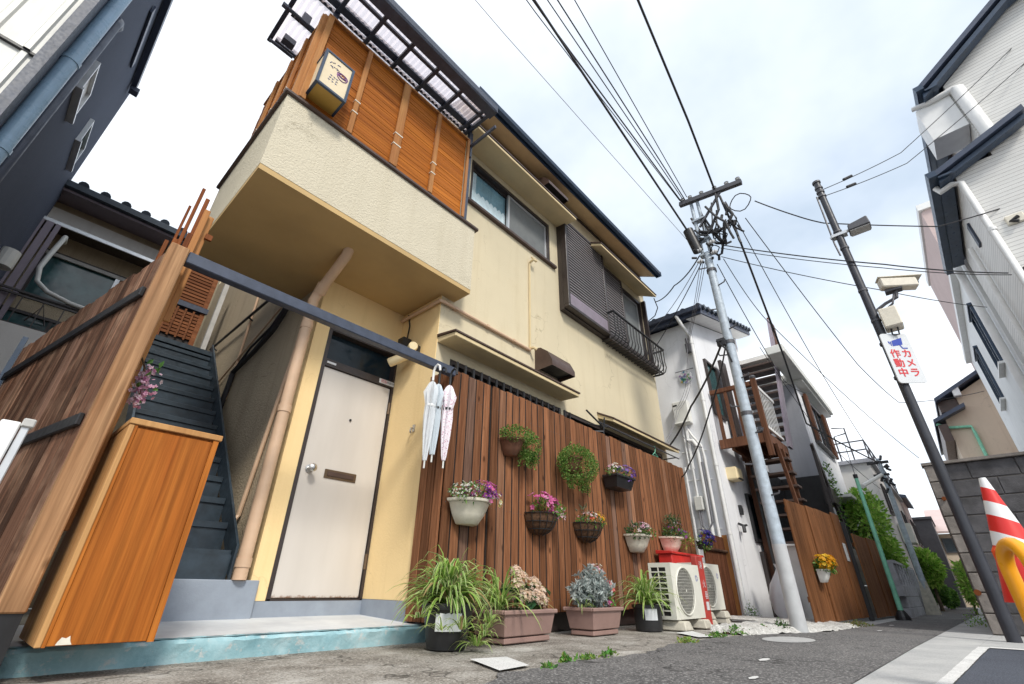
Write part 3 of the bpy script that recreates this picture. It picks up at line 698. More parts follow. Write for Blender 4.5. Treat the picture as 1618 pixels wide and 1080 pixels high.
# conduits and taps on the wall
mb = MB()
mb.tube([(2.40, 3.83, 2.60), (2.40, 3.3, 2.60), (2.40, 3.17, 2.60), (2.46, 3.165, 2.60), (3.05, 3.175, 2.60), (3.86, 3.175, 2.60)], .019, 8)
for x in (2.62, 3.1, 3.55): mb.box(x - .02, x + .02, 3.15, 3.2, 2.585, 2.615)
mb.build('conduit', M['pipe_beige'], house)
mb = MB(); mb.tube([(3.87, 3.185, 2.63), (3.87, 3.185, 3.98)], .013, 6)
mb.tube([(3.87, 3.18, 3.98), (3.87, 3.12, 4.0), (3.93, 3.11, 4.0)], .018, 6); mb.tube([(3.84, 3.13, 4.03), (3.94, 3.12, 4.03)], .012, 6); mb.tube([(3.87, 3.18, 2.63), (3.87, 3.12, 2.62), (3.9, 3.1, 2.60)], .02, 6)
mb.build('water_pipe', M['canopy_cream'], house)
# pipe that carries the balcony drain down past the door
mb = MB()
pt = [(1.40, 3.80, .02), (1.40, 3.80, 2.36), (1.42, 3.76, 2.47), (1.42, 3.50, 2.60), (1.41, 3.34, 2.66), (1.40, 3.28, 2.72)]
mb.tube(pt, .047, 14)
for z in (.10, 1.25, 2.05): mb.tube([(1.40, 3.80, z), (1.40, 3.80, z + .06)], .053, 14)
mb.tube([(1.42, 3.765, 2.44), (1.42, 3.70, 2.51)], .055, 14)
mb.build('downpipe', M['pipe_beige'], house, smooth=50)
mb = MB(); mb.tube([(1.475, 4.1, 2.5), (1.475, 4.12, 2.0), (1.475, 4.38, .5), (1.44, 4.38, .44)], .018, 8); mb.build('thin_pipe', M['pipe_beige'], house)
# rails and cables on the alley wall
mb = MB(); mb.tube([(1.44, 7.3, 3.03), (1.44, 5.5, 3.04), (1.44, 4.2, 3.03)], .017, 6)
for y in (7.2, 5.9, 4.6): mb.tube([(1.5, y, 3.0), (1.44, y, 3.03)], .012, 6)
mb.build('wall_rail', M['black'], house)
mb = MB(); mb.tube([(1.48, 5.95, 3.4), (1.48, 5.9, 2.4), (1.48, 5.88, 1.9)], .014, 6); mb.tube([(1.47, 4.3, 2.95), (1.47, 6.6, 2.2)], .012, 6); mb.build('alley_pipe', M['pipe_beige'], house)
mb = MB(); mb.tube([(1.46, 5.95, 1.0), (1.46, 5.89, 1.8), (1.46, 5.85, 2.24), (1.455, 5.3, 2.33), (1.45, 4.85, 2.45), (1.45, 4.6, 2.66)], .03, 6); mb.tube([(1.45, 5.9, 2.2), (1.44, 5.4, 2.42), (1.45, 4.95, 2.52), (1.45, 4.7, 2.68)], .014, 6)
mb.build('alley_cable', M['cable'], house)
# balcony
mb = MB()
mb.box(.46, 2.61, 2.953, 3.06, 2.74, 3.56); mb.box(.46, .57, 3.06, 4.50, 2.74, 3.56); mb.box(.57, 1.5, 4.39, 4.50, 2.74, 3.56); mb.box(2.50, 2.61, 3.06, 3.2, 2.74, 3.56)
mb.build('balcony_wall', M['stucco_balcony'], house)
mb = MB(); mb.box(.462, 2.608, 2.956, 4.45, 2.69, 2.74); mb.build('balcony_soffit', M['soffit'], house)
mb = MB(); mb.box(.43, 2.65, 2.925, 3.09, 3.56, 3.60); mb.box(.43, .60, 3.09, 4.52, 3.56, 3.60); mb.build('balcony_coping', M['brown_trim'], house, bev=.008)
mb = MB(); mb.box(.57, 2.44, 3.06, 4.39, 2.80, 2.84); mb.build('balcony_floor', M['grey_paint'], house)
# door
mb = MB()
for a in ((1.635, 1.668, -.10, 2.21), (2.41, 2.432, -.10, 2.21), (1.668, 2.41, 2.17, 2.21), (1.668, 2.41, 1.80, 1.87), (1.668, 2.41, -.135, -.10)): mb.box(a[0], a[1], 3.845, 3.96, a[2], a[3])
fr = mb.build('door_frame', M['darkbrown_al'], house)
mb = MB(); mb.box(1.668, 2.41, 3.93, 3.94, 1.87, 2.17); mb.build('transom_pane', M['dark_glass'], fr)
mb = MB(); mb.box(2.25, 2.425, 3.838, 3.844, 1.815, 1.862); st = mb.build('sticker', M['sign_white'], fr)
mb = MB().mat(M['ink_red']); add_text(mb, '防犯', .036, (2.305, 3.836, 1.838), (1, 0, 0), (0, 0, 1)); mb.mat(M['ink_black']); add_text(mb, '作動中', .03, (2.38, 3.8355, 1.838), (1, 0, 0), (0, 0, 1)); mb.build('sticker_lettering', M['ink_red'], fr)
mb = MB(); mb.box(1.68, 1.77, 3.838, 3.844, 1.825, 1.845); mb.build('name_tag', M['sign_white'], fr)
mb = MB(); mb.box(1.672, 2.405, 3.865, 3.905, -.095, 1.795); dr = mb.build('door', M['door'], house, bev=.004)
mb = MB(); mb.lathe([(0, 0), (.034, 0), (.034, .008), (.016, .012), (.014, .045), (.03, .058), (.033, .08), (.02, .092), (0, .094)], n=18)
for i, p in enumerate(mb.v): mb.v[i] = (1.745 + p[0], 3.865 - p[2], .86 + p[1])
mb.build('handle', M['metal'], dr, smooth=50)
mb = MB(); mb.box(1.885, 2.19, 3.855, 3.866, .81, .885); sl = mb.build('mail_slot', M['bronze'], dr, bev=.004)
mb = MB(); mb.box(1.91, 2.165, 3.848, 3.8548, .828, .868); mb.build('slot_flap', M['brown_trim'], dr, bev=.003)
mb = MB(); mb.tube([(2.03, 3.866, 1.36), (2.03, 3.855, 1.36)], .011, 12); mb.build('peephole', M['black'], dr)
for z in (1.58, .18): mb = MB(); mb.tube([(2.412, 3.852, z - .06), (2.412, 3.852, z + .06)], .013, 8); mb.build('hinge', M['bronze'], dr)
mb = MB(); mb.box(1.664, 1.672, 3.86, 3.87, .80, .93); mb.build('latch_plate', M['metal'], dr)
# twin spotlights over the door
mb = MB(); mb.box(2.395, 2.432, 3.46, 3.56, 2.05, 2.17); mb.tube([(2.40, 3.51, 2.11), (2.33, 3.51, 2.10)], .018, 8)
lm = mb.build('wall_lamp', M['black'], house)
for (a, b) in (((2.36, 3.52, 2.12), (2.30, 3.40, 2.10)), ((2.34, 3.56, 2.06), (2.24, 3.68, 1.985))):
    mb = MB(); a, b = Vector(a), Vector(b); mb.tube([a, b, b + (b - a) * .08], [.045, .048, .04], 16); mb.build('lamp_head', M['cream_plastic'], lm, smooth=40)
mb = MB(); mb.box(2.32, 2.42, 3.62, 3.72, 2.20, 2.30); mb.tube([(2.41, 3.70, 2.27), (2.425, 3.70, 2.5), (2.425, 3.75, 2.66)], .008, 6); mb.tube([(2.33, 3.66, 2.2), (2.30, 3.58, 2.14)], .03, 10); mb.build('security_camera', M['black'], house)
mb = MB(); mb.tube([(2.432, 3.40, 1.29), (2.395, 3.40, 1.28), (2.39, 3.40, 1.25), (2.40, 3.40, 1.235)], .009, 6); mb.box(2.42, 2.432, 3.385, 3.415, 1.255, 1.32); mb.build('wall_hook', M['metal'], house)
# ================================================================ BALCONY SCREENS, PERGOLA, LANTERN
screen = thing('balcony_screen', 'orange brown slatted timber screens with pale battens along the balcony edge', 'screen', (.46, 2.95, 3.60))
rr = random.Random(11)
def slat_panel(a, b, z0, z1):
    """a panel of narrow boards laid across between two battens; a, b are its ends in plan"""
    a, b = Vector((*a, 0)), Vector((*b, 0)); d = (b - a).normalized(); nrm = Vector((d.y, -d.x, 0)); L = (b - a).length
    mb = MB(); n = 34; h = (z1 - z0) / n
    for i in range(n):
        o = rr.uniform(0, .004); z = z0 + i * h
        p = a + nrm * o; q = b + nrm * o; t = nrm * -.012
        mb.hexa([p + Vector((0, 0, z)), q + Vector((0, 0, z)), q + t + Vector((0, 0, z)), p + t + Vector((0, 0, z)), p + Vector((0, 0, z + h * .93)), q + Vector((0, 0, z + h * .93)), q + t + Vector((0, 0, z + h * .93)), p + t + Vector((0, 0, z + h * .93))])
    return mb.build('panel', M['screen'], screen)
xs = [.55, 1.00, 1.475, 1.94, 2.40]
for a, b in zip(xs, xs[1:]): slat_panel((a + .02, 2.965), (b - .02, 2.965), 3.62, 4.879)
for a, b in ((2.985, 3.33), (3.33, 3.66), (3.66, 4.0), (4.0, 4.4)): slat_panel((.515, b - .015), (.515, a + .015), 3.62, 4.879)
def batten(x, y, w, d, z0, z1, ties=True):
    mb = MB(); mb.box(x - w / 2, x + w / 2, y - d / 2, y + d / 2, z0, z1); b = mb.build('batten', M['batten'], screen, bev=.005)
    if ties:
        mb = MB()
        for t in (.22, .34): z = z0 + (z1 - z0) * t; mb.box(x - w / 2 - .004, x + w / 2 + .004, y - d / 2 - .004, y + d / 2 + .004, z, z + .012)
        mb.build('tie', M['ivory'], b)
for x, w_ in zip(xs[1:4], (.05, .085, .05)): batten(x, 2.945, w_, .03, 3.61, 4.88)
batten(.56, 2.945, .055, .03, 3.61, 4.88, False); batten(.50, 2.99, .035, .05, 3.61, 4.88, False); batten(2.405, 2.945, .035, .03, 3.61, 4.88, False)
for y in (3.33, 3.66, 4.0): batten(.497, y, .03, .05, 3.61, 4.88)
mb = MB(); mb.box(.513, .535, 2.962, 3.02, 3.61, 4.88); mb.build('corner_post', M['batten'], screen)
mb = MB(); mb.box(.53, 2.42, 2.93, 2.97, 4.88, 4.905); mb.box(.50, .53, 2.97, 4.4, 4.88, 4.905); mb.build('top_rail', M['batten'], screen, bev=.003)

perg = thing('pergola', 'dark steel balcony roof frame under ribbed translucent sheeting', 'pergola', (2.46, 2.95, 3.60))
for x, y in ((2.46, 2.99), (.60, 3.02), (2.46, 3.78), (.60, 3.78)): mb = MB(); mb.box(x - .025, x + .025, y - .025, y + .025, 3.60 if y < 3.5 else 2.84, 5.14); mb.build('post', M['navy'], perg)
mb = MB(); mb.box(.30, 2.44, 2.91, 2.99, 5.13, 5.20); mb.box(.30, 2.44, 3.04, 3.075, 5.17, 5.20); mb.box(.30, 2.44, 3.80, 3.85, 5.20, 5.27); mb.box(.30, 2.44, 3.40, 3.44, 5.19, 5.22); mb.box(.30, 2.42, 2.70, 2.735, 5.10, 5.135); mb.build('beam', M['navy'], perg)
q = MB(); q.hexa([(-.02, 2.60, 5.075), (.02, 2.60, 5.075), (.02, 3.85, 5.16), (-.02, 3.85, 5.16), (-.02, 2.60, 5.12), (.02, 2.60, 5.12), (.02, 3.85, 5.205), (-.02, 3.85, 5.205)])
me = q.mesh('rafter', [M['navy']])
for i in range(7): piece(me, 'rafter', perg, (.255 + i * .3467, 0, 0))
piece(me, 'rafter', perg, (2.415, 0, 0))
mb = MB(); mb.prism([(.22, 2.62, 5.03), (.22, 2.50, 5.03), (.22, 2.485, 5.05), (.22, 2.485, 5.14), (.22, 2.50, 5.14), (.22, 2.50, 5.055), (.22, 2.60, 5.055), (.22, 2.60, 5.16), (.22, 2.62, 5.16)], (2.20, 0, 0)); mb.box(2.42, 2.435, 2.485, 2.62, 5.03, 5.15); mb.build('gutter', M['navy'], perg)
mb = MB(); n = 150; vs_ = []
for i in range(n + 1):
    x = .235 + 2.18 * i / n; z = .012 * math.sin(i * math.pi / 2.0)
    for y, zz in ((2.58, 5.135), (3.86, 5.225)): vs_.append((x, y, zz + z))
mb.add(vs_, [(2 * i, 2 * i + 2, 2 * i + 3, 2 * i + 1) for i in range(n)]); mb.build('sheet', M['poly_sheet'], perg, smooth=60)
mb = MB(); mb.box(2.43, 2.455, 2.52, 2.96, 4.79, 4.83); mb.box(2.43, 2.455, 2.93, 2.965, 4.62, 4.83); mb.build('bracket', M['navy'], perg)
mb = MB(); mb.tube([(.22, 3.30, 5.05), (.62, 3.30, 5.05)], .02, 8); mb.box(.38, .46, 3.28, 3.34, 5.04, 5.18); mb.tube([(.19, 3.30, 5.05), (.24, 3.30, 5.05)], .028, 8); mb.build('laundry_pole', M['navy'], perg)
mb = MB(); mb.box(.34, .46, 3.62, 3.70, 5.08, 5.16); mb.tube([(.25, 3.76, 5.08), (.5, 3.76, 5.08)], .018, 8); mb.build('laundry_bracket', M['navy'], perg)

lant = thing('sign_lantern', 'framed square lantern box with painted purple bowl standing on the balcony corner', 'lantern', (.70, 2.87, 3.68))
x0, x1, y0, y1, z0, z1 = .57, .845, 2.75, 3.0, 3.68, 4.14; f = .022; mb = MB()
for x in (x0, x1 - f):
    for y in (y0, y1 - f): mb.box(x, x + f, y, y + f, z0, z1)
for z in (z0, z1 - f):
    for y in (y0, y1 - f): mb.box(x0 + f, x1 - f, y, y + f, z, z + f)
    for x in (x0, x1 - f): mb.box(x, x + f, y0 + f, y1 - f, z, z + f)
mb.box(x0 + .06, x0 + .10, y1, y1 + .04, 3.62, 3.9); mb.box(x1 - .10, x1 - .06, y1, y1 + .04, 3.62, 3.9)
mb.build('frame', M['gutter'], lant)
mb = MB(); mb.box(x0 + f, x1 - f, y0 + .008, y0 + .014, z0 + f, z1 - f); fc = mb.build('face', M['lantern_face'], lant)
mb = MB(); mb.box(x0 + .008, x0 + .014, y0 + f, y1 - f, z0 + f, z1 - f); mb.box(x1 - .014, x1 - .008, y0 + f, y1 - f, z0 + f, z1 - f); mb.build('side_face', M['lantern_face'], lant)
mb = MB(); mb.box(x0 + f, x1 - f, y0 + f, y1 - f, z0 + .004, z0 + .012); mb.build('underside', M['lantern_base'], lant)
mb = MB(); mb.box(x0 + f, x1 - f, y0 + f, y1 - f, z1 - .012, z1 - .004); mb.build('lid', M['gutter'], lant)
mb = MB(); yp = y0 + .0065; rr = random.Random(4)
def stroke(pts, w=.004): mb.tube([(x, yp, z) for x, z in pts], w, 4)
mb.mat(M['ink_purple'])
for r_ in (.044, .034, .025): stroke([(.76 + r_ * 1.15 * math.cos(a), 3.955 + r_ * .62 * math.sin(a)) for a in [k * .35 for k in range(19)]], .0035)
mb.mat(M['ink_orange']); stroke([(.75, 3.96), (.765, 3.966), (.778, 3.956)], .006)
mb.mat(M['ink_purple']); stroke([(.712, 3.945), (.72, 3.915), (.745, 3.895), (.775, 3.895), (.80, 3.915), (.808, 3.945)], .005)
mb.mat(M['ink_slate'])
for k in range(9):
    x, z = rr.uniform(.625, .71), rr.uniform(3.97, 4.06); a = rr.uniform(-1, 1.2); l = rr.uniform(.014, .032)
    stroke([(x, z), (x + l * math.cos(a) * .6, z + l * math.sin(a) * .6 + .006), (x + l * math.cos(a), z + l * math.sin(a))], .0035)
for k in range(9):
    x, z = .665 + (k % 3) * .03 + rr.uniform(-.005, .005), 3.86 - (k // 3) * .032; stroke([(x, z + .02), (x + rr.uniform(-.008, .01), z)], .0024); stroke([(x - .009, z + .012), (x + .012, z + .012)], .002)
mb.build('painted_mark', M['ink_purple'], fc)

# ================================================================ ENTRANCE: BEAM, POSTED FENCE, CABINET, STEPS
mb = MB(); mb.box(.287, 2.418, 2.85, 2.915, 1.655, 1.735)
tag(mb.build('gate_beam', M['navy'], bev=.006, loc=(1.35, 2.88, 1.655)), 'dark navy steel beam spanning from the timber post to the plank fence', 'beam')

fo = Vector((.20, 2.95, 0)); fd = Vector((-.175, .985, 0)).normalized(); fn = Vector((-fd.y, fd.x, 0))
lf = thing('alley_fence', 'tall weathered plank fence with black rails beside the entrance steps', 'fence', (.20, 2.95, G))
mb = MB(); mb.box(.19, .285, 2.845, 2.935, -.118, 1.745); mb.build('post', M['post_wood'], lf, bev=.006)
mb = MB(); mb.box(.175, .28, 2.86, 2.945, G - .05, -.119); mb.bar(fo + Vector((0, 0, -.25)), fo + fd * 2.4 + Vector((0, 0, -.25)), .05, .2); mb.build('base', M['black'], lf)
ang = math.atan2(fd.y, fd.x)
meshes = []
for k in range(4):
    q = MB(); q.box(.004, .091, -.011, .011, -.13, 1.70 + .006 * k); meshes.append(q.mesh('plank', [M[('plank_dark', 'plank_dark', 'plank_grey', 'plank_dark')[k]]], bev=.004))
rr = random.Random(21)
for i in range(25):
    p = fo + fd * (.0 + i * .0965) + fn * rr.uniform(-.003, .003)
    piece(rr.choice(meshes), 'plank', lf, (p.x, p.y, rr.uniform(-.006, .006)), (0, 0, ang))
for z in (1.44, .69):
    mb = MB(); mb.bar(fo + fd * .02 + fn * .022 + Vector((0, 0, z)), fo + fd * 2.40 + fn * .022 + Vector((0, 0, z)), .022, .062); mb.build('rail', M['black'], lf, bev=.004)
# stepped upright boards that follow the stairs behind the post
sc = thing('stair_screen', 'uneven upright red brown boards rising behind the pale timber post', 'screen', (.33, 3.1, 1.2))
for (x, y, z1, w_, m) in ((.301, 3.02, 2.18, .034, 'batten'), (.338, 3.06, 2.17, .034, 'batten'), (.322, 3.52, 2.64, .028, 'stick'), (.312, 4.02, 3.10, .026, 'stick'), (.315, 4.62, 3.29, .022, 'stick'), (.292, 3.30, 2.14, .03, 'stick'), (.262, 3.70, 2.30, .03, 'stick'), (.24, 4.1, 2.5, .03, 'stick')):
    mb = MB(); mb.box(x - w_ / 2, x + w_ / 2, y - .009, y + .009, .2 if x < .302 and y < 3.1 else 1.35 if y < 3.1 else .3, z1); mb.build('board', M[m], sc, bev=.003)
mb = MB(); mb.box(.24, .262, 3.03, 4.7, 1.2, 1.26); mb.box(.262, .30, 3.03, 3.05, 1.2, 1.26); mb.build('cross_rail', M['stick'], sc)
mb = MB(); mb.box(.345, .385, 3.03, 3.05, 1.98, 2.02); mb.build('bracket', M['stick'], sc)

cab = thing('shoe_cabinet', 'tall orange veneered cabinet with a pale timber edge standing on the step', 'cabinet', (.53, 2.98, -.235))
x0, x1, y0, y1, z0, z1 = .335, .72, 2.72, 3.24, -.228, .685
mb = MB(); mb.box(x0 + .022, x1 - .012, y0 + .016, y1, z0 + .004, z1 - .03); mb.build('body', M['cabinet'], cab)
mb = MB(); mb.box(x0 + .034, x1 - .026, y0 + .002, y0 + .015, z0 + .003, z1 - .042); mb.build('front_panel', M['cabinet'], cab, bev=.002)
mb = MB(); mb.box(x0, x0 + .021, y0 - .002, y1, z0, z1 - .03); mb.build('side_panel', M['cabinet_edge'], cab, bev=.003)
mb = MB(); mb.box(x0 + .0215, x0 + .033, y0 - .001, y0 + .0155, z0, z1 - .03); mb.box(x1 - .025, x1 + .001, y0 - .001, y0 + .0155, z0, z1 - .03); mb.build('stile', M['cabinet'], cab)
mb = MB(); mb.add([(x0 + .06 + a, y0 + .0005, z0 + .006 + b) for a, b in ((0, 0), (.05, 0), (.042, .012), (.036, .03), (.026, .022), (.012, .026), (.004, .012))], [(0, 1, 2, 3, 4, 5, 6)]); mb.build('chipped_veneer', M['ivory'], cab)
mb = MB(); mb.box(x0 - .004, x1 + .012, y0 - .008, y1, z1 - .029, z1); mb.build('top', M['cabinet_edge'], cab, bev=.003)

# painted step
def step_slab():
    st = thing('entrance_step', 'low concrete step with worn turquoise edge and grey painted top', 'step', (1.4, 3.4, G))
    mb = MB(); rr = random.Random(9)
    xs_ = [.24 + i * (2.50 - .24) / 60 for i in range(61)]; vs_ = []
    prof = [(.02, 0.0), (.012, .45), (.0, .80), (.012, .93), (.04, 1.0)]
    for x in xs_:
        inset = .10 * max(0, 1 - (x - .24) / .10) ** 2
        for dy, t in prof:
            vs_.append((x + (0 if t else 0), 3.02 + dy + inset + rr.uniform(-.006, .006), G - .02 + (.12) * t + rr.uniform(-.003, .003)))
    n = len(prof); mb.add(vs_, [(i * n + j, (i + 1) * n + j, (i + 1) * n + j + 1, i * n + j + 1) for i in range(60) for j in range(n - 1)])
    mb.hexa([(.24, 3.12, G - .02), (.245, 3.12, G - .02), (.245, 4.2, G - .02), (.24, 4.2, G - .02), (.24, 3.12, -.247), (.245, 3.12, -.247), (.245, 4.2, -.225), (.24, 4.2, -.225)])
    mb.build('riser', M['turq'], st, smooth=40)
    mb = MB(); mb.add([p for x in xs_ for p in ((x, 3.055 + .10 * max(0, 1 - (x - .24) / .10) ** 2 + rr.uniform(-.012, .012), -.2445), (x, 3.20, -.241), (x, 3.86, -.213))], [(i * 3 + j, (i + 1) * 3 + j, (i + 1) * 3 + j + 1, i * 3 + j + 1) for i in range(60) for j in range(2)])
    mb.build('top', M['step_top'], st)
    mb = MB(); mb.add([p for x in xs_ for p in ((x, 3.03, -.2475), (x, 3.86, -.2165))], [(i * 2, i * 2 + 2, i * 2 + 3, i * 2 + 1) for i in range(60)]); mb.build('edge_band', M['turq'], st)
step_slab()
stairs = thing('outdoor_stairs', 'steep dark blue steel staircase climbing between the fence and the house', 'stairs', (1.0, 3.85, -.21))
mb = MB(); mb.box(.62, 1.545, 3.80, 4.02, -.23, .02); mb.build('plinth', M['grey_paint'], stairs, bev=.006)
q = MB(); q.box(.62, 1.33, 0, .245, -.028, 0); q.box(.62, 1.33, -.006, .02, -.045, .002); mt = q.mesh('tread', [M['stair']], bev=.003)
q = MB(); q.box(.62, 1.33, .232, .245, -.002, .172); mr = q.mesh('riser', [M['stair']])
for i in range(13):
    y = 3.885 + i * .2235; z = .2055 + i * .2005
    piece(mt, 'tread', stairs, (0, y, z)); 
    if i < 12: piece(mr, 'riser', stairs, (0, y, z))
mb = MB(); mb.box(.62, 1.33, 3.86, 3.875, .02, .178); mb.build('riser', M['stair'], stairs)
mb = MB()
for x in (1.332, .60): mb.hexa([(x, 3.82, .02), (x + .018, 3.82, .02), (x + .018, 6.75, 2.66), (x, 6.75, 2.66), (x, 3.82, .24), (x + .018, 3.82, .24), (x + .018, 6.75, 2.88), (x, 6.75, 2.88)])
mb.build('stringer', M['stair'], stairs)
mb = MB(); mb.box(.6, 1.35, 6.57, 7.6, 2.64, 2.70); mb.build('landing', M['stair'], stairs)
# wooden shutter and lattice at the head of the stairs
lat = thing('lattice_gate', 'slatted wooden gate with a lattice lower half at the head of the stairs', 'gate', (.95, 7.25, 2.70))
mb = MB(); mb.box(.72, .78, 7.20, 7.25, 2.70, 4.16); mb.box(1.14, 1.20, 7.20, 7.25, 2.70, 4.16); mb.box(.78, 1.14, 7.20, 7.25, 4.10, 4.16); mb.build('frame', M['shutter_wood'], lat)
q = MB(); q.box(.78, 1.14, 7.205, 7.225, -.020, .020); me = q.mesh('slat', [M['shutter_wood']], bev=.003)
for i in range(10): piece(me, 'slat', lat, (0, 0, 3.60 + i * .053), (0, 0, 0))
for i in range(8): piece(me, 'slat', lat, (0, 0, 3.05 + i * .052))
q = MB(); q.box(-.012, .012, 7.185, 7.20, 3.0, 3.46); me = q.mesh('upright', [M['shutter_wood']])
for x in (.86, .96, 1.06): piece(me, 'upright', lat, (x, 0, 0))
mb = MB(); mb.box(.70, 1.22, 7.17, 7.22, 3.48, 3.56); mb.build('rail', M['navy'], lat)
mb = MB(); mb.box(.78, 1.14, 7.235, 7.245, 2.7, 4.1); mb.build('backing', M['darkbrown_al'], lat)
mb = MB(); mb.box(1.30, 1.36, 7.20, 7.27, 2.70, 4.2); tag(mb.build('door_post', M['awning_metal'], loc=(1.33, 7.23, 2.7)), 'pale upright door post at the head of the stairs', 'post')

# ---- pink blossom spray tucked beside the post
def petal_flower(mb, c, n, r, col, eye=None, k=5, rr=random, cup=.25):
    n = Vector(n).normalized(); u = n.orthogonal().normalized(); w = n.cross(u); a0 = rr.uniform(0, 6)
    c = Vector(c)
    for i in range(k):
        a = a0 + 2 * math.pi * i / k; d = u * math.cos(a) + w * math.sin(a); t = u * -math.sin(a) + w * math.cos(a)
        v = rr.uniform(.85, 1.12); mb.pig = tuple(min(1, q * v) for q in col)
        mb.add([c, c + d * r * .55 + t * r * .36 + n * r * cup * .5, c + d * r + n * r * cup, c + d * r * .55 - t * r * .36 + n * r * cup * .5], [(0, 1, 2, 3)])
    if eye:
        mb.pig = eye; mb.add([c + n * r * .14 + (u * math.cos(a) + w * math.sin(a)) * r * .2 for a in (0, 1.6, 3.1, 4.7)], [(0, 1, 2, 3)])
def leaf(mb, c, d, n, L, w, col, fold=.15):
    c, d, n = Vector(c), Vector(d).normalized(), Vector(n); t = d.cross(n).normalized(); n = t.cross(d)
    mb.pig = col
    mb.add([c, c + d * L * .45 + t * w + n * L * fold, c + d * L - n * L * fold * .5, c + d * L * .45 - t * w + n * L * fold], [(0, 1, 2), (0, 2, 3)])
def rdir(rr, up_=0.0):
    while True:
        v = Vector((rr.uniform(-1, 1), rr.uniform(-1, 1), rr.uniform(-1, 1)))
        if .05 < v.length < 1: break
    v.normalize(); v.z += up_; return v.normalized()
rr = random.Random(31)
bl = thing('blossom_spray', 'hanging spray of pale pink blossom beside the timber post', 'flowers', (.36, 3.02, .78))
mb = MB()
for i in range(150):
    t = rr.random(); p = Vector((.355 + rr.gauss(0, .020), 3.0 + rr.gauss(0, .02), .82 + .21 * t + rr.gauss(0, .015)))
    petal_flower(mb, p, rdir(rr) + Vector((0, -.8, 0)), rr.uniform(.009, .016), rr.choice([(.70, .40, .55), (.76, .55, .66), (.78, .68, .74), (.58, .26, .44)]), (.45, .10, .25), 5, rr)
mb.build('petals', M['plant'], bl)['kind'] = 'stuff'
mb = MB()
for i in range(14): leaf(mb, (.36 + rr.gauss(0, .04), 3.0 + rr.gauss(0, .03), .86 + rr.uniform(0, .2)), rdir(rr), rdir(rr), .05, .012, (.10, .24, .06))
mb.pig = (.16, .10, .05); mb.tube([(.30, 3.0, 1.08), (.33, 2.99, 1.02), (.36, 3.0, .85)], .005, 5)
mb.build('leaves', M['plant'], bl)['kind'] = 'stuff'

# ---- umbrellas hanging from the beam
def umbrella(x, y, z1, length, m, handle, label, lean=0.0, fat=.046):
    u = thing('umbrella', label, 'umbrella', (x, y, z1), group=None)
    mb = MB(); n = 16
    zt = z1 - .14
    prof = [(.012, 0), (fat * .55, -.02), (fat * 1.15, -.10), (fat * .75, -.20), (fat * .80, -.30), (fat * .66, -.45), (fat * .40, -.60), (.012, -(length - .20))]
    vs_ = []
    for r, z in prof:
        for k in range(n):
            a = 2 * math.pi * k / n; q = r * (1 + (.28 if k % 2 else -.20))
            vs_.append((x + q * math.cos(a + z * 1.2) + lean * -z, y + q * math.sin(a + z * 1.2), zt + z))
    mb.add(vs_, [(i * n + k, i * n + (k + 1) % n, (i + 1) * n + (k + 1) % n, (i + 1) * n + k) for i in range(len(prof) - 1) for k in range(n)])
    mb.build('canopy', m, u, smooth=50)
    mb = MB(); L = length
    mb.tube([(x + lean * (.14 - 0), y, zt + .02), (x + lean * L, y, z1 - L)], .005, 6); mb.tube([(x, y, zt - (L - .21)), (x + lean * L, y, z1 - L + .0)], .007, 6); mb.build('shaft', M['white_plastic'], u)
    mb = MB(); mb.tube([(x, y, zt + .01), (x, y, z1 - .04), (x + .004, y - .012, z1 - .005), (x + .008, y - .035, z1 + .012), (x + .012, y - .06, z1 - .005), (x + .013, y - .068, z1 - .05)], .010, 8); mb.build('handle', handle, u, smooth=40)
    mb = MB(); mb.lathe([(fat * .82, 0), (fat * .86, .01), (fat * .82, .02)], (x + lean * .2, y, zt - .225), 14); mb.build('strap', M['black'] if handle != M['white'] else M['white'], u)
umbrella(2.165, 2.845, 1.655, .86, M['vinyl'], M['white'], 'clear vinyl umbrella with white handle, hung nearest the door')
umbrella(2.235, 2.85, 1.655, .80, M['vinyl_blue'], M['black'], 'pale blue vinyl umbrella with black handle hung between two others', 0.0, .042)
umbrella(2.315, 2.80, 1.655, .84, M['pink_dot'], M['black'], 'pink dotted umbrella hung beside the plank fence')

# ================================================================ PLANK FENCE WITH POTS
pf = thing('plank_fence', 'long reddish brown vertical plank fence hung with flower pots', 'fence', (4.9, 2.9, G))
rr = random.Random(77); ms = []
for k in range(5):
    q = MB(); pm_ = M[('plank', 'plank', 'plank', 'plank_grey', 'plank_pale')[k]]; q.mat(pm_).box(-.0425, .0425, 0, .022, -.20 + .004 * k, 1.742 - .003 * k); q.mat(M['steel_dark'])
    for zn in (1.49, .59, -.10):
        for xn in (-.022, .024): q.disc((xn + .002 * k, -.0008, zn + .006 * k), (0, -1, 0), .0042, 6)
    ms.append(q.mesh('plank', None, bev=.004))
N_PL = 50; pitch = (7.39 - 2.42) / N_PL
for i in range(N_PL):
    setb = .022 if i < 5 else (0.0 if i < 19 else .010)
    piece(rr.choice(ms + ms[:3] * 2 + ms[:4]), 'plank', pf, (2.42 + pitch * (i + .5), 2.872 + setb + rr.uniform(-.003, .003), rr.uniform(-.006, .004)), (0, rr.uniform(-.0012, .0012), 0))
q = MB(); q.box(-.0095, .0095, .0045, .020, -.19, 1.725); mj = q.mesh('gap_shade_strip', [M['gap_shade']])  # added dark strips that stand in for shade in the plank gaps
for i in range(N_PL - 1): piece(mj, 'gap_shade_strip', pf, (2.42 + pitch * (i + 1), 2.872 + (.022 if i < 4 else .011 if i == 4 else 0.0 if i < 18 else .010), 0))
q = MB(); q.box(0, .018, -.0440, .0440, -.23, 1.742); me = q.mesh('plank', [M['plank']], bev=.0035)
for i in range(3): piece(me, 'plank', pf, (2.402, 2.955 + i * .1, 0))
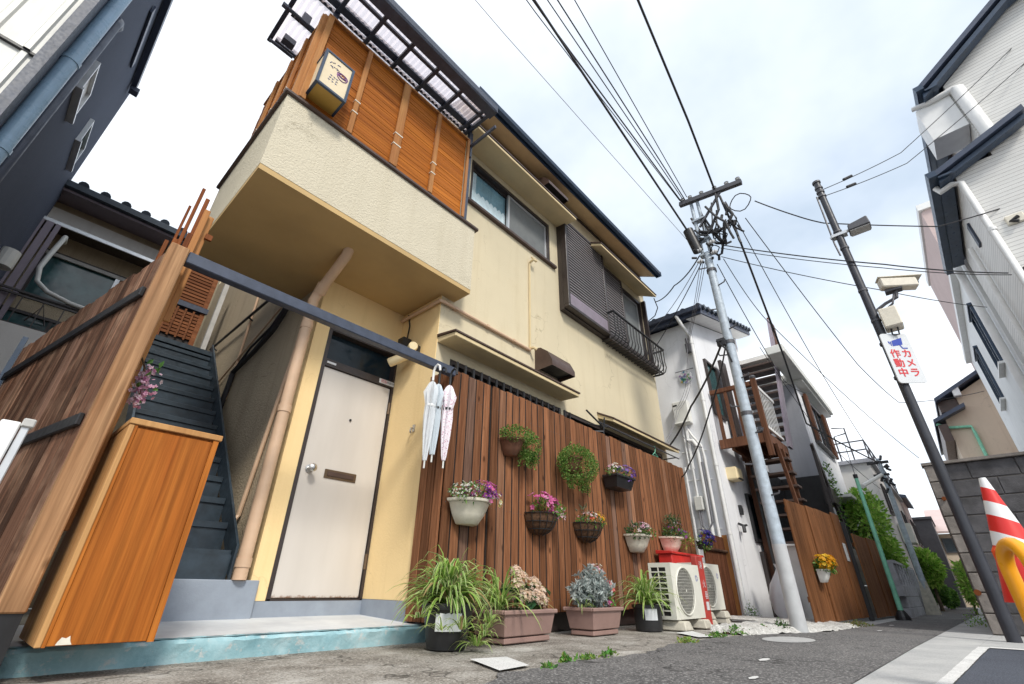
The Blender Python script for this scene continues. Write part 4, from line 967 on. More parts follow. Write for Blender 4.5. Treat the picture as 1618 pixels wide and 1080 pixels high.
mb = MB(); mb.box(2.44, 7.36, 2.925, 2.955, 1.45, 1.53); mb.box(2.44, 7.36, 2.925, 2.955, .55, .63); mb.box(2.44, 7.36, 2.925, 2.955, -.14, -.06); mb.box(2.43, 7.37, 2.96, 2.968, G, 1.66); mb.build('backing_frame', M['darkbrown_al'], pf)
for i in range(7): mb = MB(); mb.box(2.5 + i * .79, 2.57 + i * .79, 2.969, 3.03, G - .02, 1.6); mb.build('post', M['darkbrown_al'], pf)

rf = thing('reed_fence', 'low reed fence with a bamboo rail between the plank fence and the white house', 'fence', (7.8, 2.75, G))
q = MB(); q.box(-.0115, .0115, 0, .014, G, .76); me = q.mesh('reed', [M['reed']])
for i in range(38): piece(me, 'reed', rf, (7.36 + i * .0245, 2.75 + (i % 2) * .006, rr.uniform(-.01, .01)))
mb = MB(); mb.tube([(7.34, 2.735, .55), (8.29, 2.735, .55)], .022, 8); mb.box(7.36, 8.29, 2.762, 2.77, G, .74); mb.build('rail', M['plank_dark'], rf)
mb = MB(); mb.box(8.27, 8.33, 2.70, 2.77, G, .80); mb.build('post', M['batten'], rf)

# laundry rail and hanger behind the fence
ld = thing('laundry_rail', 'black laundry pole on brackets hung under the lower canopy', 'laundry pole', (5.5, 2.95, 1.85))
mb = MB(); mb.tube([(4.75, 2.98, 2.02), (5.05, 2.93, 1.86)], .012, 6); mb.tube([(4.7, 2.95, 1.82), (5.2, 2.95, 1.90)], .010, 6); mb.tube([(5.05, 2.9, 1.98), (5.06, 2.94, 1.74)], .010, 6); mb.build('bracket', M['black'], ld)
mb = MB(); mb.tube([(5.0, 2.97, 1.93), (7.5, 2.97, 1.93)], .011, 6); mb.tube([(5.05, 2.93, 1.80), (4.8, 3.2, 1.80)], .010, 6); mb.tube([(7.4, 2.97, 1.93), (7.4, 3.19, 1.93)], .010, 6); mb.build('pole', M['steel_dark'], ld)
hg = MB(); hg.tube([(6.62, 2.97, 1.955), (6.64, 2.97, 1.92), (6.62, 2.97, 1.87), (6.60, 2.97, 1.85)], .005, 5); hg.tube([(6.52, 2.97, 1.80), (6.60, 2.97, 1.85), (6.70, 2.97, 1.80), (6.52, 2.97, 1.80)], .005, 5)
tag(hg.build('clothes_hanger', M['green_pole'], loc=(6.6, 2.97, 1.8)), 'green clothes hanger left on the laundry pole', 'hanger')
# ================================================================ PLANTS
def spider(mb, c, n, L, rr, lift=.55, w=.009, droop=1.0):
    c = Vector(c)
    for i in range(n):
        a = rr.uniform(0, 2 * math.pi); el = rr.uniform(.35, 1.45); l = L * rr.uniform(.55, 1.12)
        d = Vector((math.cos(a), math.sin(a), 0)); side = Vector((-d.y, d.x, 0)); p = c + d * rr.uniform(0, .04); v = d * math.cos(el) + Vector((0, 0, 1)) * math.sin(el) * (1 + lift * .3)
        g = rr.uniform(.75, 1.25); st = l / 7; ww = w * rr.uniform(.7, 1.25); kink = rr.uniform(-.25, .25)
        green = rr.choice([(.16, .34, .045), (.20, .40, .06), (.25, .44, .08), (.12, .26, .04)]); edge = rr.choice([(.76, .80, .38), (.82, .83, .50), (.60, .72, .22), (.78, .74, .36)])
        if rr.random() < .05: green = edge = (.42, .30, .14)
        pts = []
        for k in range(8):
            pts.append(p.copy()); p = p + v.normalized() * st; v = v + Vector((0, 0, -1)) * (.20 + .05 * k) * droop * g * .85 + side * kink * .15
        o = len(mb.v); vs_ = []; cs = []
        for k, q in enumerate(pts):
            wk = ww * (1 - (k / 7) ** 2.2) + .0008; f = wk * .35
            vs_ += [q - side * wk, q - side * wk * .35 + Vector((0, 0, -f)), q + side * wk * .35 + Vector((0, 0, -f)), q + side * wk]; cs += [edge, green, green, edge]
        mb.v += [tuple(q) for q in vs_]; mb.c += cs
        for k in range(7):
            for j in range(3): mb.f.append((o + 4 * k + j, o + 4 * k + j + 1, o + 4 * k + 5 + j, o + 4 * k + 4 + j)); mb.mi.append(mb.cur)
def foliage(mb, c, rad, n, L, w, cols, rr, surf=.35, upb=.2, flat=0):
    c = Vector(c)
    for i in range(n):
        d = rdir(rr); r = surf + (1 - surf) * rr.random() ** .5
        p = c + Vector((d.x * rad[0] * r, d.y * rad[1] * r, d.z * rad[2] * r))
        q = (d + rdir(rr) * .8 + Vector((0, 0, upb))).normalized(); col = rr.choice(cols); v = rr.uniform(.75, 1.25)
        leaf(mb, p, q, rdir(rr, .6), L * rr.uniform(.6, 1.25), w * rr.uniform(.7, 1.2), tuple(x * v for x in col), .12)
def blooms(mb, c, rad, n, r, cols, rr, eye=None, k=5, upb=.5, cup=.25, front=.5):
    c = Vector(c)
    for i in range(n):
        d = rdir(rr, .35); d = (d + Vector((0, -front, 0))).normalized()
        s = rr.uniform(.75, 1.08); p = c + Vector((d.x * rad[0] * s, d.y * rad[1] * s, d.z * rad[2] * s))
        petal_flower(mb, p, d + Vector((rr.uniform(-.4, .4), rr.uniform(-.5, .1), upb + rr.uniform(-.3, .3))), r * rr.uniform(.75, 1.2), rr.choice(cols), eye, k, rr, cup)
def stuffy(o): o['kind'] = 'stuff'; return o
GREEN = [(.07, .18, .035), (.11, .26, .05), (.17, .34, .06), (.22, .40, .09)]
DGREEN = [(.03, .09, .02), (.05, .13, .03), (.08, .17, .04)]
GREY_G = [(.12, .18, .10), (.20, .26, .17), (.08, .14, .06)]
PURPLE = [(.30, .06, .34), (.20, .04, .30), (.45, .14, .45), (.38, .05, .24)]
VIOLET = [(.18, .08, .46), (.30, .18, .58), (.12, .05, .34)]
PINK = [(.72, .16, .40), (.62, .10, .34), (.76, .30, .50)]
PALEP = [(.76, .52, .60), (.78, .66, .68), (.70, .38, .52)]
WHITE = [(.78, .78, .72), (.70, .72, .62), (.76, .74, .60)]
YEL = [(.80, .48, .03), (.76, .56, .08), (.70, .36, .02)]
REDF = [(.62, .06, .05), (.70, .14, .10)]
def half_pot(par, c, w, h, d, m, ribs=True, basket=False):
    """flat-backed bowl against the fence"""
    x, y, z = c; mb = MB(); n = 22
    prof = [(0, 0), (.42, .0), (.50, .03), (.72, .40), (.90, .86), (1.0, .90), (1.03, 1.0), (.95, 1.0), (.90, .88)] if not basket else [(0, 0), (.25, .02), (.55, .14), (.80, .42), (.95, .78), (1.0, 1.0), (.93, 1.0), (.9, .85)]
    rings = []
    for r, t in prof:
        ring = []
        for k in range(n + 1):
            a = math.pi + math.pi * k / n; rr_ = r * (1 + (.012 if k % 2 and ribs and .3 < t < .88 else 0))
            ring.append((x + w / 2 * rr_ * math.cos(a), y + d * rr_ * math.sin(a), z + h * t))
        rings.append(ring)
    m1 = n + 1
    mb.add([p for r in rings for p in r], [(i * m1 + k, i * m1 + k + 1, (i + 1) * m1 + k + 1, (i + 1) * m1 + k) for i in range(len(prof) - 1) for k in range(n)])
    mb.add([(x - w / 2 * r, y, z + h * t) for r, t in prof[:7]] + [(x + w / 2 * r, y, z + h * t) for r, t in prof[:7]], [(i, i + 1, i + 8, i + 7) for i in range(6)])
    p = mb.build('pot', m, par, smooth=50)
    mb = MB(); mb.add([(x + w / 2 * .93 * math.cos(math.pi + math.pi * k / n), y + d * .93 * math.sin(math.pi + math.pi * k / n), z + h * .86) for k in range(n + 1)], [tuple(range(n + 1))]); mb.build('soil', M['soil'], par)
    if basket:
        mb = MB()
        for t, r in ((1.0, 1.02), (.6, .90), (.25, .70)):
            mb.tube([(x + w / 2 * r * math.cos(math.pi + math.pi * k / n), y + d * r * math.sin(math.pi + math.pi * k / n) - .004, z + h * t) for k in range(n + 1)], .0045, 5)
        for k in range(1, 8):
            a = math.pi + math.pi * k / 8; mb.tube([(x + w / 2 * r * 1.02 * math.cos(a), y + d * r * 1.02 * math.sin(a) - .004, z + h * t) for r, t in ((.3, .0), (.58, .14), (.83, .42), (.97, .78), (1.02, 1.0))], .0035, 5)
        mb.build('wire', M['black'], p)
    return p
YB = 2.862
GRP = 'flower pots hung on the plank fence'
def wall_pot(label, c, w, h, d, m, basket=False):
    t = thing('flower_pot', label, 'flower pot', (c[0], YB, c[2]), group=GRP); half_pot(t, (c[0], YB, c[2]), w, h, d, m, basket=basket)
    return t, Vector((c[0], YB - d * .5, c[2] + h))
rr = random.Random(101)
t, c = wall_pot('ivory embossed pot with white alyssum and purple pansies, hung nearest the umbrellas', (2.64, 0, .43), .40, .185, .22, M['ivory'])
mb = MB(); foliage(mb, c + Vector((-.05, 0, .04)), (.20, .12, .08), 260, .035, .008, GREEN + GREY_G, rr); stuffy(mb.build('leaves', M['plant'], t))
mb = MB(); blooms(mb, c + Vector((-.13, 0, .05)), (.13, .13, .07), 130, .009, WHITE, rr, k=4); blooms(mb, c + Vector((.07, 0, .05)), (.15, .14, .10), 70, .024, PURPLE + PINK, rr, (.7, .6, .1)); blooms(mb, c + Vector((.20, 0, .02)), (.05, .09, .09), 16, .02, WHITE + [(.75, .70, .25)], rr, (.7, .5, .05)); stuffy(mb.build('flowers', M['plant'], t))
t, c = wall_pot('coir wire basket of bright pink petunias and fresh green leaves', (3.56, 0, .43), .36, .18, .20, M['coir'], True)
mb = MB(); foliage(mb, c + Vector((.05, 0, .04)), (.19, .14, .10), 420, .034, .007, [(.14, .30, .05), (.20, .38, .08), (.10, .24, .04)], rr); stuffy(mb.build('leaves', M['plant'], t))
mb = MB(); blooms(mb, c + Vector((-.04, 0, .09)), (.16, .13, .09), 44, .032, PINK, rr, (.45, .05, .2), cup=.4); blooms(mb, c + Vector((.19, 0, .02)), (.04, .09, .08), 10, .026, PALEP, rr, (.6, .2, .3), cup=.4); stuffy(mb.build('flowers', M['plant'], t))
t, c = wall_pot('coir wire basket of small red, white and yellow flowers', (4.35, 0, .42), .38, .18, .20, M['coir'], True)
mb = MB(); foliage(mb, c + Vector((0, 0, .02)), (.18, .13, .07), 260, .030, .008, GREEN, rr); foliage(mb, c + Vector((-.12, 0, .08)), (.06, .08, .09), 40, .05, .006, GREY_G, rr); stuffy(mb.build('leaves', M['plant'], t))
mb = MB(); blooms(mb, c + Vector((-.05, 0, .05)), (.13, .13, .06), 40, .018, REDF + PALEP + WHITE, rr, (.7, .5, .1)); blooms(mb, c + Vector((.10, 0, .05)), (.09, .12, .07), 26, .019, YEL + [(.66, .25, .05)], rr, (.3, .1, .02)); stuffy(mb.build('flowers', M['plant'], t))
t, c = wall_pot('ivory embossed pot with pale pink flowers, hung above the silver leaved planter side of the air conditioner', (5.42, 0, .385), .44, .19, .22, M['ivory'])
t['label'] = 'ivory pot with pale pink flowers and variegated leaves, second ivory pot from the entrance'
mb = MB(); foliage(mb, c + Vector((-.09, 0, .03)), (.16, .13, .09), 170, .05, .011, DGREEN + GREY_G, rr); foliage(mb, c + Vector((.12, 0, .03)), (.12, .13, .07), 200, .025, .009, GREEN + [(.55, .60, .40)], rr); stuffy(mb.build('leaves', M['plant'], t))
mb = MB(); blooms(mb, c + Vector((0, 0, .08)), (.10, .11, .06), 26, .026, PALEP, rr, (.6, .3, .3)); stuffy(mb.build('flowers', M['plant'], t))
t, c = wall_pot('ivory pot with a tall grey green herb and purple blooms above the red box', (6.36, 0, .43), .46, .19, .22, M['ivory'])
mb = MB()
for k in range(12):
    bx = c.x + rr.uniform(-.16, .12); foliage(mb, (bx, c.y + rr.uniform(-.08, .06), c.z + .12), (.035, .035, .17), 60, .035, .006, GREY_G + DGREEN, rr)
foliage(mb, c + Vector((.0, 0, .03)), (.22, .14, .08), 180, .04, .01, GREEN, rr); foliage(mb, c + Vector((.33, -.02, -.02)), (.12, .08, .09), 60, .06, .013, [(.35, .46, .10), (.50, .55, .18), (.20, .33, .06)], rr); stuffy(mb.build('leaves', M['plant'], t))
mb = MB(); blooms(mb, c + Vector((.16, -.02, .04)), (.10, .11, .06), 22, .028, [(.40, .08, .50), (.30, .06, .40)], rr, (.7, .6, .2)); blooms(mb, c + Vector((.02, 0, .12)), (.14, .12, .12), 26, .014, PALEP + PURPLE, rr); stuffy(mb.build('flowers', M['plant'], t))
# trailing creeper pots, dark trough
t = thing('flower_pot', 'brown pot with a small leaved creeper trailing down the fence, upper row', 'flower pot', (3.16, YB, 1.10), group=GRP)
half_pot(t, (3.15, YB, 1.08), .26, .15, .17, M['tan_plastic'])
mb = MB(); TR = [(.06, .16, .03), (.11, .24, .04), (.18, .32, .06), (.28, .38, .10)]
foliage(mb, (3.17, 2.76, 1.27), (.22, .13, .09), 900, .019, .008, TR, rr); foliage(mb, (3.36, 2.76, 1.20), (.11, .10, .14), 520, .019, .008, TR, rr)
for k in range(26):
    x, y = 3.30 + rr.uniform(-.12, .14), 2.77 + rr.uniform(-.06, .05); z = 1.16; dr = rr.uniform(.06, .20)
    foliage(mb, (x, y, z - dr / 2), (.016, .016, dr / 2), int(70 * dr / .2), .017, .007, TR, rr, surf=0)
stuffy(mb.build('leaves', M['plant'], t))
t = thing('flower_pot', 'round ball of small leaved creeper covering its pot in the middle of the fence', 'flower pot', (4.14, YB, 1.1), group=GRP)
half_pot(t, (4.12, YB, 1.10), .26, .15, .17, M['tan_plastic'])
mb = MB(); foliage(mb, (4.13, 2.74, 1.17), (.30, .17, .20), 2600, .020, .0085, TR + [(.24, .34, .08)], rr, surf=.55)
for k in range(24):
    a = rr.uniform(0, 6.28); foliage(mb, (4.12 + .27 * math.cos(a), 2.73, 1.14 + .20 * math.sin(a)), (.06, .05, .06), 40, .02, .008, TR, rr, surf=0)
for k in range(12):
    x = 4.12 + rr.uniform(-.2, .2); dr = rr.uniform(.04, .10); foliage(mb, (x, 2.74, .97 - dr / 2), (.014, .014, dr / 2), int(60 * dr / .2), .017, .007, TR, rr, surf=0)
stuffy(mb.build('leaves', M['plant'], t))
t = thing('flower_pot', 'black trough of white and violet flowers at the upper fence edge', 'flower pot', (5.03, YB, 1.08), group=GRP)
mb = MB(); mb.hexa([(4.86, 2.70, 1.05), (5.20, 2.70, 1.05), (5.20, YB, 1.05), (4.86, YB, 1.05), (4.82, 2.66, 1.19), (5.24, 2.66, 1.19), (5.24, YB, 1.19), (4.82, YB, 1.19)]); mb.box(4.81, 5.25, 2.65, YB, 1.17, 1.195); mb.build('pot', M['black_plastic'], t, bev=.004)
mb = MB(); foliage(mb, (5.0, 2.75, 1.23), (.23, .11, .07), 240, .032, .009, GREEN, rr); stuffy(mb.build('leaves', M['plant'], t))
mb = MB(); blooms(mb, (4.90, 2.75, 1.25), (.12, .11, .08), 34, .020, WHITE + PALEP, rr, (.5, .3, .1)); blooms(mb, (5.14, 2.74, 1.24), (.14, .12, .10), 46, .028, VIOLET, rr, (.7, .6, .2)); stuffy(mb.build('flowers', M['plant'], t))
t = thing('flower_pot', 'cluster of deep blue pansies hung on the low reed fence', 'flower pot', (7.15, 2.72, .55), group=GRP)
half_pot(t, (7.15, 2.735, .52), .2, .10, .13, M['black_plastic'])
mb = MB(); foliage(mb, (7.15, 2.65, .62), (.15, .1, .12), 160, .035, .010, GREEN, rr); stuffy(mb.build('leaves', M['plant'], t))
mb = MB(); blooms(mb, (7.17, 2.64, .66), (.16, .12, .12), 70, .03, [(.025, .02, .22), (.05, .03, .32), (.02, .015, .12)], rr, (.5, .4, .1)); stuffy(mb.build('flowers', M['plant'], t))

# ---- pots on the apron
def round_pot(par, c, r0, r1, h, m):
    mb = MB(); mb.lathe([(0, 0), (r0, 0), (r0 * 1.02, .02), (r1 * .98, h * .86), (r1 * 1.06, h * .87), (r1 * 1.06, h), (r1 * .95, h), (r1 * .92, h * .85)], c, 26); p = mb.build('pot', m, par, smooth=40)
    mb = MB(); mb.disc((c[0], c[1], c[2] + h * .87), (0, 0, 1), r1 * .93, 20); mb.build('soil', M['soil'], par); return p
def wrap_label(par, c, r, a0, a1, z0, z1, m):
    mb = MB(); n = 6
    mb.add([(c[0] + r * math.cos(a0 + (a1 - a0) * k / n), c[1] + r * math.sin(a0 + (a1 - a0) * k / n), z) for k in range(n + 1) for z in (z0, z1)], [(2 * k, 2 * k + 2, 2 * k + 3, 2 * k + 1) for k in range(n)]); return mb.build('paper_label', m, par)
GP = 'planters standing on the apron'
rr = random.Random(55)
t = thing('potted_plant', 'large variegated spider plant spilling over a black pot beside the step', 'potted plant', (2.30, 2.60, G), group=GP)
p = round_pot(t, (2.30, 2.60, G), .125, .165, .25, M['black_plastic']); wrap_label(t, (2.30, 2.60), .158, R(200), R(262), G + .10, G + .20, M['sign_white'])
mb = MB(); spider(mb, (2.30, 2.60, G + .24), 330, .41, rr, .8, .0135, 1.0)
for k in range(5):
    a = rr.uniform(3.3, 6.0); q = (2.30 + .30 * math.cos(a), 2.60 + .26 * math.sin(a), G + .06 + rr.uniform(0, .12)); spider(mb, q, 14, .15, rr, .5, .006)
spider(mb, (2.34, 2.37, G + .03), 26, .17, rr, .5, .006); spider(mb, (2.02, 2.55, G + .18), 14, .2, rr, .3, .007)
stuffy(mb.build('leaves', M['plant'], t))
def planter(label, x0, x1, y0, y1, h, rim=.02):
    t = thing('potted_plant', label, 'planter', ((x0 + x1) / 2, (y0 + y1) / 2, G), group=GP); tp = .035; mb = MB()
    mb.hexa([(x0 + tp, y0 + tp, G), (x1 - tp, y0 + tp, G), (x1 - tp, y1 - tp, G), (x0 + tp, y1 - tp, G), (x0 + tp, y0 + tp, G + .035), (x1 - tp, y0 + tp, G + .035), (x1 - tp, y1 - tp, G + .035), (x0 + tp, y1 - tp, G + .035)])
    q = .028; mb.hexa([(x0 + q, y0 + q, G + .042), (x1 - q, y0 + q, G + .042), (x1 - q, y1 - q, G + .042), (x0 + q, y1 - q, G + .042), (x0, y0, G + h), (x1, y0, G + h), (x1, y1, G + h), (x0, y1, G + h)])
    mb.box(x0 - .012, x1 + .012, y0 - .012, y0 + .01, G + h - .025, G + h + .004); mb.box(x0 - .012, x1 + .012, y1 - .01, y1 + .012, G + h - .025, G + h + .004)
    mb.box(x0 - .012, x0 + .01, y0 + .01, y1 - .01, G + h - .025, G + h + .004); mb.box(x1 - .01, x1 + .012, y0 + .01, y1 - .01, G + h - .025, G + h + .004)
    mb.build('pot', M['terracotta'], t, bev=.006)
    mb = MB(); mb.box(x0 + .012, x1 - .012, y0 + .012, y1 - .012, G + h - .01, G + h + .001); mb.build('soil', M['soil'], t); return t
t = planter('mauve trough planter with a spider plant and peach flower heads', 2.69, 3.27, 2.45, 2.80, .20)
mb = MB(); spider(mb, (2.80, 2.62, G + .2), 75, .42, rr, .6, .012); spider(mb, (3.18, 2.60, G + .2), 16, .2, rr, .4, .007)
for k in range(34): leaf(mb, (3.05 + rr.gauss(0, .09), 2.58 + rr.gauss(0, .06), G + .24 + rr.uniform(0, .09)), rdir(rr, .3), (0, -.3, 1), .09, .035, rr.choice([(.04, .12, .05), (.07, .17, .06)]))
stuffy(mb.build('leaves', M['plant'], t))
mb = MB()
for (dx, dy, dz, r) in ((2.93, 2.56, .40, .055), (3.02, 2.60, .45, .06), (3.12, 2.56, .41, .065), (3.20, 2.56, .36, .06), (2.97, 2.50, .33, .06), (3.08, 2.50, .33, .065), (2.92, 2.62, .33, .05), (3.16, 2.5, .30, .05), (2.99, 2.62, .50, .045)):
    dz -= .04
    blooms(mb, (dx, dy, G + dz), (r, r, r * .8), 75, .015, [(.86, .68, .52), (.90, .78, .64), (.78, .56, .40), (.88, .70, .60)], rr, k=4)
    for q in range(3): mb.pig = (.12, .2, .06); mb.tube([(dx + rr.uniform(-.03, .03), dy, G + dz), (dx + rr.uniform(-.05, .05), dy + .03, G + .2)], .003, 4)
stuffy(mb.build('flowers', M['plant'], t))
t = planter('mauve trough planter filled with silver dusty miller and a red flower', 3.73, 4.20, 2.40, 2.70, .20)
mb = MB(); SIL = [(.42, .47, .46), (.52, .57, .55), (.32, .38, .37), (.60, .64, .62)]
for k in range(64):
    a = rr.uniform(0, 6.28); r = .26 * rr.random() ** .6; bx, by = 3.93 + r * math.cos(a), 2.54 + .65 * r * math.sin(a); hgt = rr.uniform(.65, 1.0) * (.33 - .22 * (r / .26) ** 2)
    p0 = Vector((3.93 + .5 * r * math.cos(a), 2.54 + .2 * r * math.sin(a), G + .2)); p1 = Vector((bx, by, G + .2 + hgt)); mb.pig = (.40, .45, .42); mb.tube([p0, (p0 + p1) / 2 + Vector((0, 0, .03)), p1], .004, 4)
    for j in range(16):
        q = p0 + (p1 - p0) * rr.uniform(.25, 1.05); d = rdir(rr, .35); leaf(mb, q, d, rdir(rr, .4), rr.uniform(.05, .085), rr.uniform(.010, .016), rr.choice(SIL))
        for s in (-1, 1): leaf(mb, q + d * .03, d + d.orthogonal().normalized() * s * .9, rdir(rr, .4), .032, .008, rr.choice(SIL))
foliage(mb, (4.12, 2.54, G + .27), (.09, .1, .10), 130, .035, .014, [(.10, .26, .04), (.15, .34, .06)], rr)
spider(mb, (3.75, 2.52, G + .2), 12, .18, rr, .2, .006, 1.4); stuffy(mb.build('leaves', M['plant'], t))
mb = MB(); blooms(mb, (4.15, 2.50, G + .36), (.05, .05, .05), 18, .03, [(.66, .10, .12), (.72, .20, .18)], rr, (.6, .4, .1)); blooms(mb, (4.07, 2.56, G + .48), (.08, .06, .08), 30, .016, WHITE + PALEP, rr, (.7, .5, .1)); blooms(mb, (4.12, 2.48, G + .24), (.05, .05, .03), 8, .02, PINK, rr); stuffy(mb.build('flowers', M['plant'], t))
t = thing('potted_plant', 'small spider plant in a black pot with a white label beside the air conditioner', 'potted plant', (4.72, 2.42, G), group=GP)
round_pot(t, (4.72, 2.42, G), .125, .14, .215, M['black_plastic']); wrap_label(t, (4.72, 2.42), .139, R(196), R(246), G + .09, G + .19, M['sign_white'])
mb = MB(); spider(mb, (4.72, 2.42, G + .21), 130, .42, rr, .6, .0125); stuffy(mb.build('leaves', M['plant'], t))

# ================================================================ AIR CONDITIONERS, RED BOX
def aircon(label, x, y, z, w=.72, h=.50, d=.24, feet=.09):
    t = thing('air_conditioner', label, 'air conditioner', (x + w / 2, y + d / 2, z), group='outdoor air conditioner units')
    cx, cz, r = x + w * .40, z + h * .5, h * .43; mb = MB(); n = 40
    sq = []
    for k in range(n):
        a = 2 * math.pi * k / n; c_, s_ = math.cos(a), math.sin(a); m_ = min((w * .40 if c_ < 0 else w * .60) / max(abs(c_), 1e-6), h * .5 / max(abs(s_), 1e-6)); sq.append((cx + c_ * m_, y, cz + s_ * m_))
    ring = [(cx + r * math.cos(2 * math.pi * k / n), y, cz + r * math.sin(2 * math.pi * k / n)) for k in range(n)]
    rin = [(cx + r * .985 * math.cos(2 * math.pi * k / n), y + .012, cz + r * .985 * math.sin(2 * math.pi * k / n)) for k in range(n)]
    corners = [(x, y, z), (x + w, y, z), (x + w, y, z + h), (x, y, z + h)]
    mb.add(ring + sq + rin, [(k, n + k, n + (k + 1) % n, (k + 1) % n) for k in range(n)] + [(k, (k + 1) % n, 2 * n + (k + 1) % n, 2 * n + k) for k in range(n)])
    for c in corners:      # corner fillets between the radial fan and the square corner
        ks = sorted(range(n), key=lambda k: (Vector(sq[k]) - Vector(c)).length)[:2]; mb.add([c, sq[ks[0]], sq[ks[1]]], [(0, 1, 2)])
    t0 = .006
    mb.box(x, x + w, y + .001, y + d, z + h - t0, z + h); mb.box(x, x + w, y + .001, y + d, z, z + t0); mb.box(x + w - t0, x + w, y + .001, y + d, z + t0, z + h - t0); mb.box(x + t0, x + w - t0, y + d - t0, y + d, z + t0, z + h - t0)
    # side with its grille openings
    holes = []; cols_, rows = 2, 9
    for i in range(cols_):
        for j in range(rows):
            y0 = y + .055 + i * .085; z0 = z + .03 + j * (h - .06) / rows; holes.append((y0, y0 + .075, z0, z0 + (h - .06) / rows - .012))
    q = MB(); wallgrid(q, y + .001, y + d, x, x + .008, z + t0, z + h - t0, holes)
    mb.add([(b, a, c) for a, b, c in q.v], [f[::-1] for f in q.f])
    b = mb.build('casing', M['ac'], t)
    q = MB(); q.box(x + .03, x + w - .03, y + .016, y + d - .02, z + .02, z + h - .02); q.build('core', M['ac_dark'], t)
    q = MB()
    for k in range(5):
        a = 2 * math.pi * k / 5; q.add([(cx + .03 * math.cos(a), y + .012, cz + .03 * math.sin(a)), (cx + r * .9 * math.cos(a - .3), y + .010, cz + r * .9 * math.sin(a - .3)), (cx + r * .9 * math.cos(a + .55), y + .014, cz + r * .9 * math.sin(a + .55))], [(0, 1, 2)])
    q.build('fan', M['ac_dark'], t)
    q = MB(); m = 15
    for i in range(1, m):
        u = -r + 2 * r * i / m; l = math.sqrt(max(0, r * r - u * u)) * .99
        q.bar((cx + u, y - .004, cz - l), (cx + u, y - .004, cz + l), .0034, .0022); q.bar((cx - l, y - .008, cz + u), (cx + l, y - .008, cz + u), .0022, .0022)
    q.tube([(cx + r * math.cos(2 * math.pi * k / 32), y - .006, cz + r * math.sin(2 * math.pi * k / 32)) for k in range(33)], .008, 6, False); q.disc((cx, y - .012, cz), (0, -1, 0), .012, 12)
    g = q.build('fan_guard', M['ac'], t, kind='stuff')
    q = MB().mat(M['ink_blue']); bx, bz = x + w * .87, z + h * .74
    for k in range(9): a = 2 * math.pi * k / 9; q.add([(bx + .012 * math.cos(a + .5), y - .0015, bz + .012 * math.sin(a + .5)), (bx + .032 * math.cos(a), y - .0015, bz + .032 * math.sin(a)), (bx + .03 * math.cos(a + .45), y - .0015, bz + .03 * math.sin(a + .45))], [(0, 1, 2)])
    q.build('maker_mark', M['ink_blue'], t)
    for u in (.12, .8): q = MB(); q.box(x + w * u, x + w * (u + .08), y + .02, y + d - .02, z - .012, z); q.build('foot_rail', M['ac'], t)
    return t
aircon('first air conditioner unit, beside the small potted spider plant', 4.88, 2.20, -.255)
aircon('second air conditioner unit, behind the red post', 5.97, 2.36, -.205)
def foot_block(x, y, z0, h, w=.13, d=.34, label='', m='concrete_block'):
    mb = MB(); s = .028; mb.hexa([(x - w / 2 - s, y - d / 2, z0), (x + w / 2 + s, y - d / 2, z0), (x + w / 2 + s, y + d / 2, z0), (x - w / 2 - s, y + d / 2, z0), (x - w / 2, y - d / 2 + .02, z0 + h), (x + w / 2, y - d / 2 + .02, z0 + h), (x + w / 2, y + d / 2 - .02, z0 + h), (x - w / 2, y + d / 2 - .02, z0 + h)])
    return tag(mb.build('concrete_block', M[m], bev=.008, loc=(x, y, z0)), label, 'concrete block', 'concrete feet under the air conditioners')
foot_block(4.99, 2.30, G, .078, label='concrete foot under the first air conditioner, end next to the potted plant'); foot_block(5.49, 2.30, G, .078, label='concrete foot under the first air conditioner, end next to the red post')
for x, w_ in ((6.08, 'red post'), (6.58, 'reed fence')):
    foot_block(x, 2.46, gz(6), .06, .15, .34, 'lower concrete block of the pair under the second air conditioner, towards the ' + w_); foot_block(x, 2.46, gz(6) + .06, .073, .13, .32, 'upper concrete block of the pair under the second air conditioner, towards the ' + w_)
t = thing('fire_extinguisher_box', 'bright red metal box standing against the fence behind the air conditioners', 'box', (6.4, 2.72, gz(6.4)))
mb = MB(); mb.box(5.95, 6.92, 2.64, 2.82, gz(6.4), .40); mb.build('body', M['red'], t, bev=.01)
mb = MB(); mb.hexa([(5.93, 2.62, .40), (6.94, 2.62, .40), (6.94, 2.84, .40), (5.93, 2.84, .40), (5.93, 2.62, .425), (6.94, 2.62, .425), (6.94, 2.84, .445), (5.93, 2.84, .445)]); mb.build('lid', M['red'], t, bev=.004)
t = thing('fire_sign_post', 'faded red upright post with white lettering standing between the two air conditioners', 'post', (5.77, 2.32, G))
mb = MB(); mb.box(5.67, 5.87, 2.235, 2.30, gz(5.8), .35); mb.build('post', M['red_old'], t, bev=.008)
mb = MB().mat(M['sign_white'])
for k, ch in enumerate('消火器'): add_text(mb, ch, .085, (5.77 + .02 * k, 2.233, (.25, .06, -.05)[k]), (1, 0, 0), (0, 0, 1))
mb.build('lettering', M['sign_white'], t)
mb = MB(); mb.box(5.76, 5.83, 2.229, 2.234, -.19, -.11); mb.build('plate', M['sign_white'], t)
# dark cylinder end seen behind the red post
mb = MB(); mb.tube([(5.62, 2.40, -.02), (5.66, 2.40, -.02)], .07, 16); tag(mb.build('hose_reel', M['black_plastic'], loc=(5.64, 2.40, -.09)), 'small black reel tucked behind the red post', 'reel')
t['label'] = t['label']
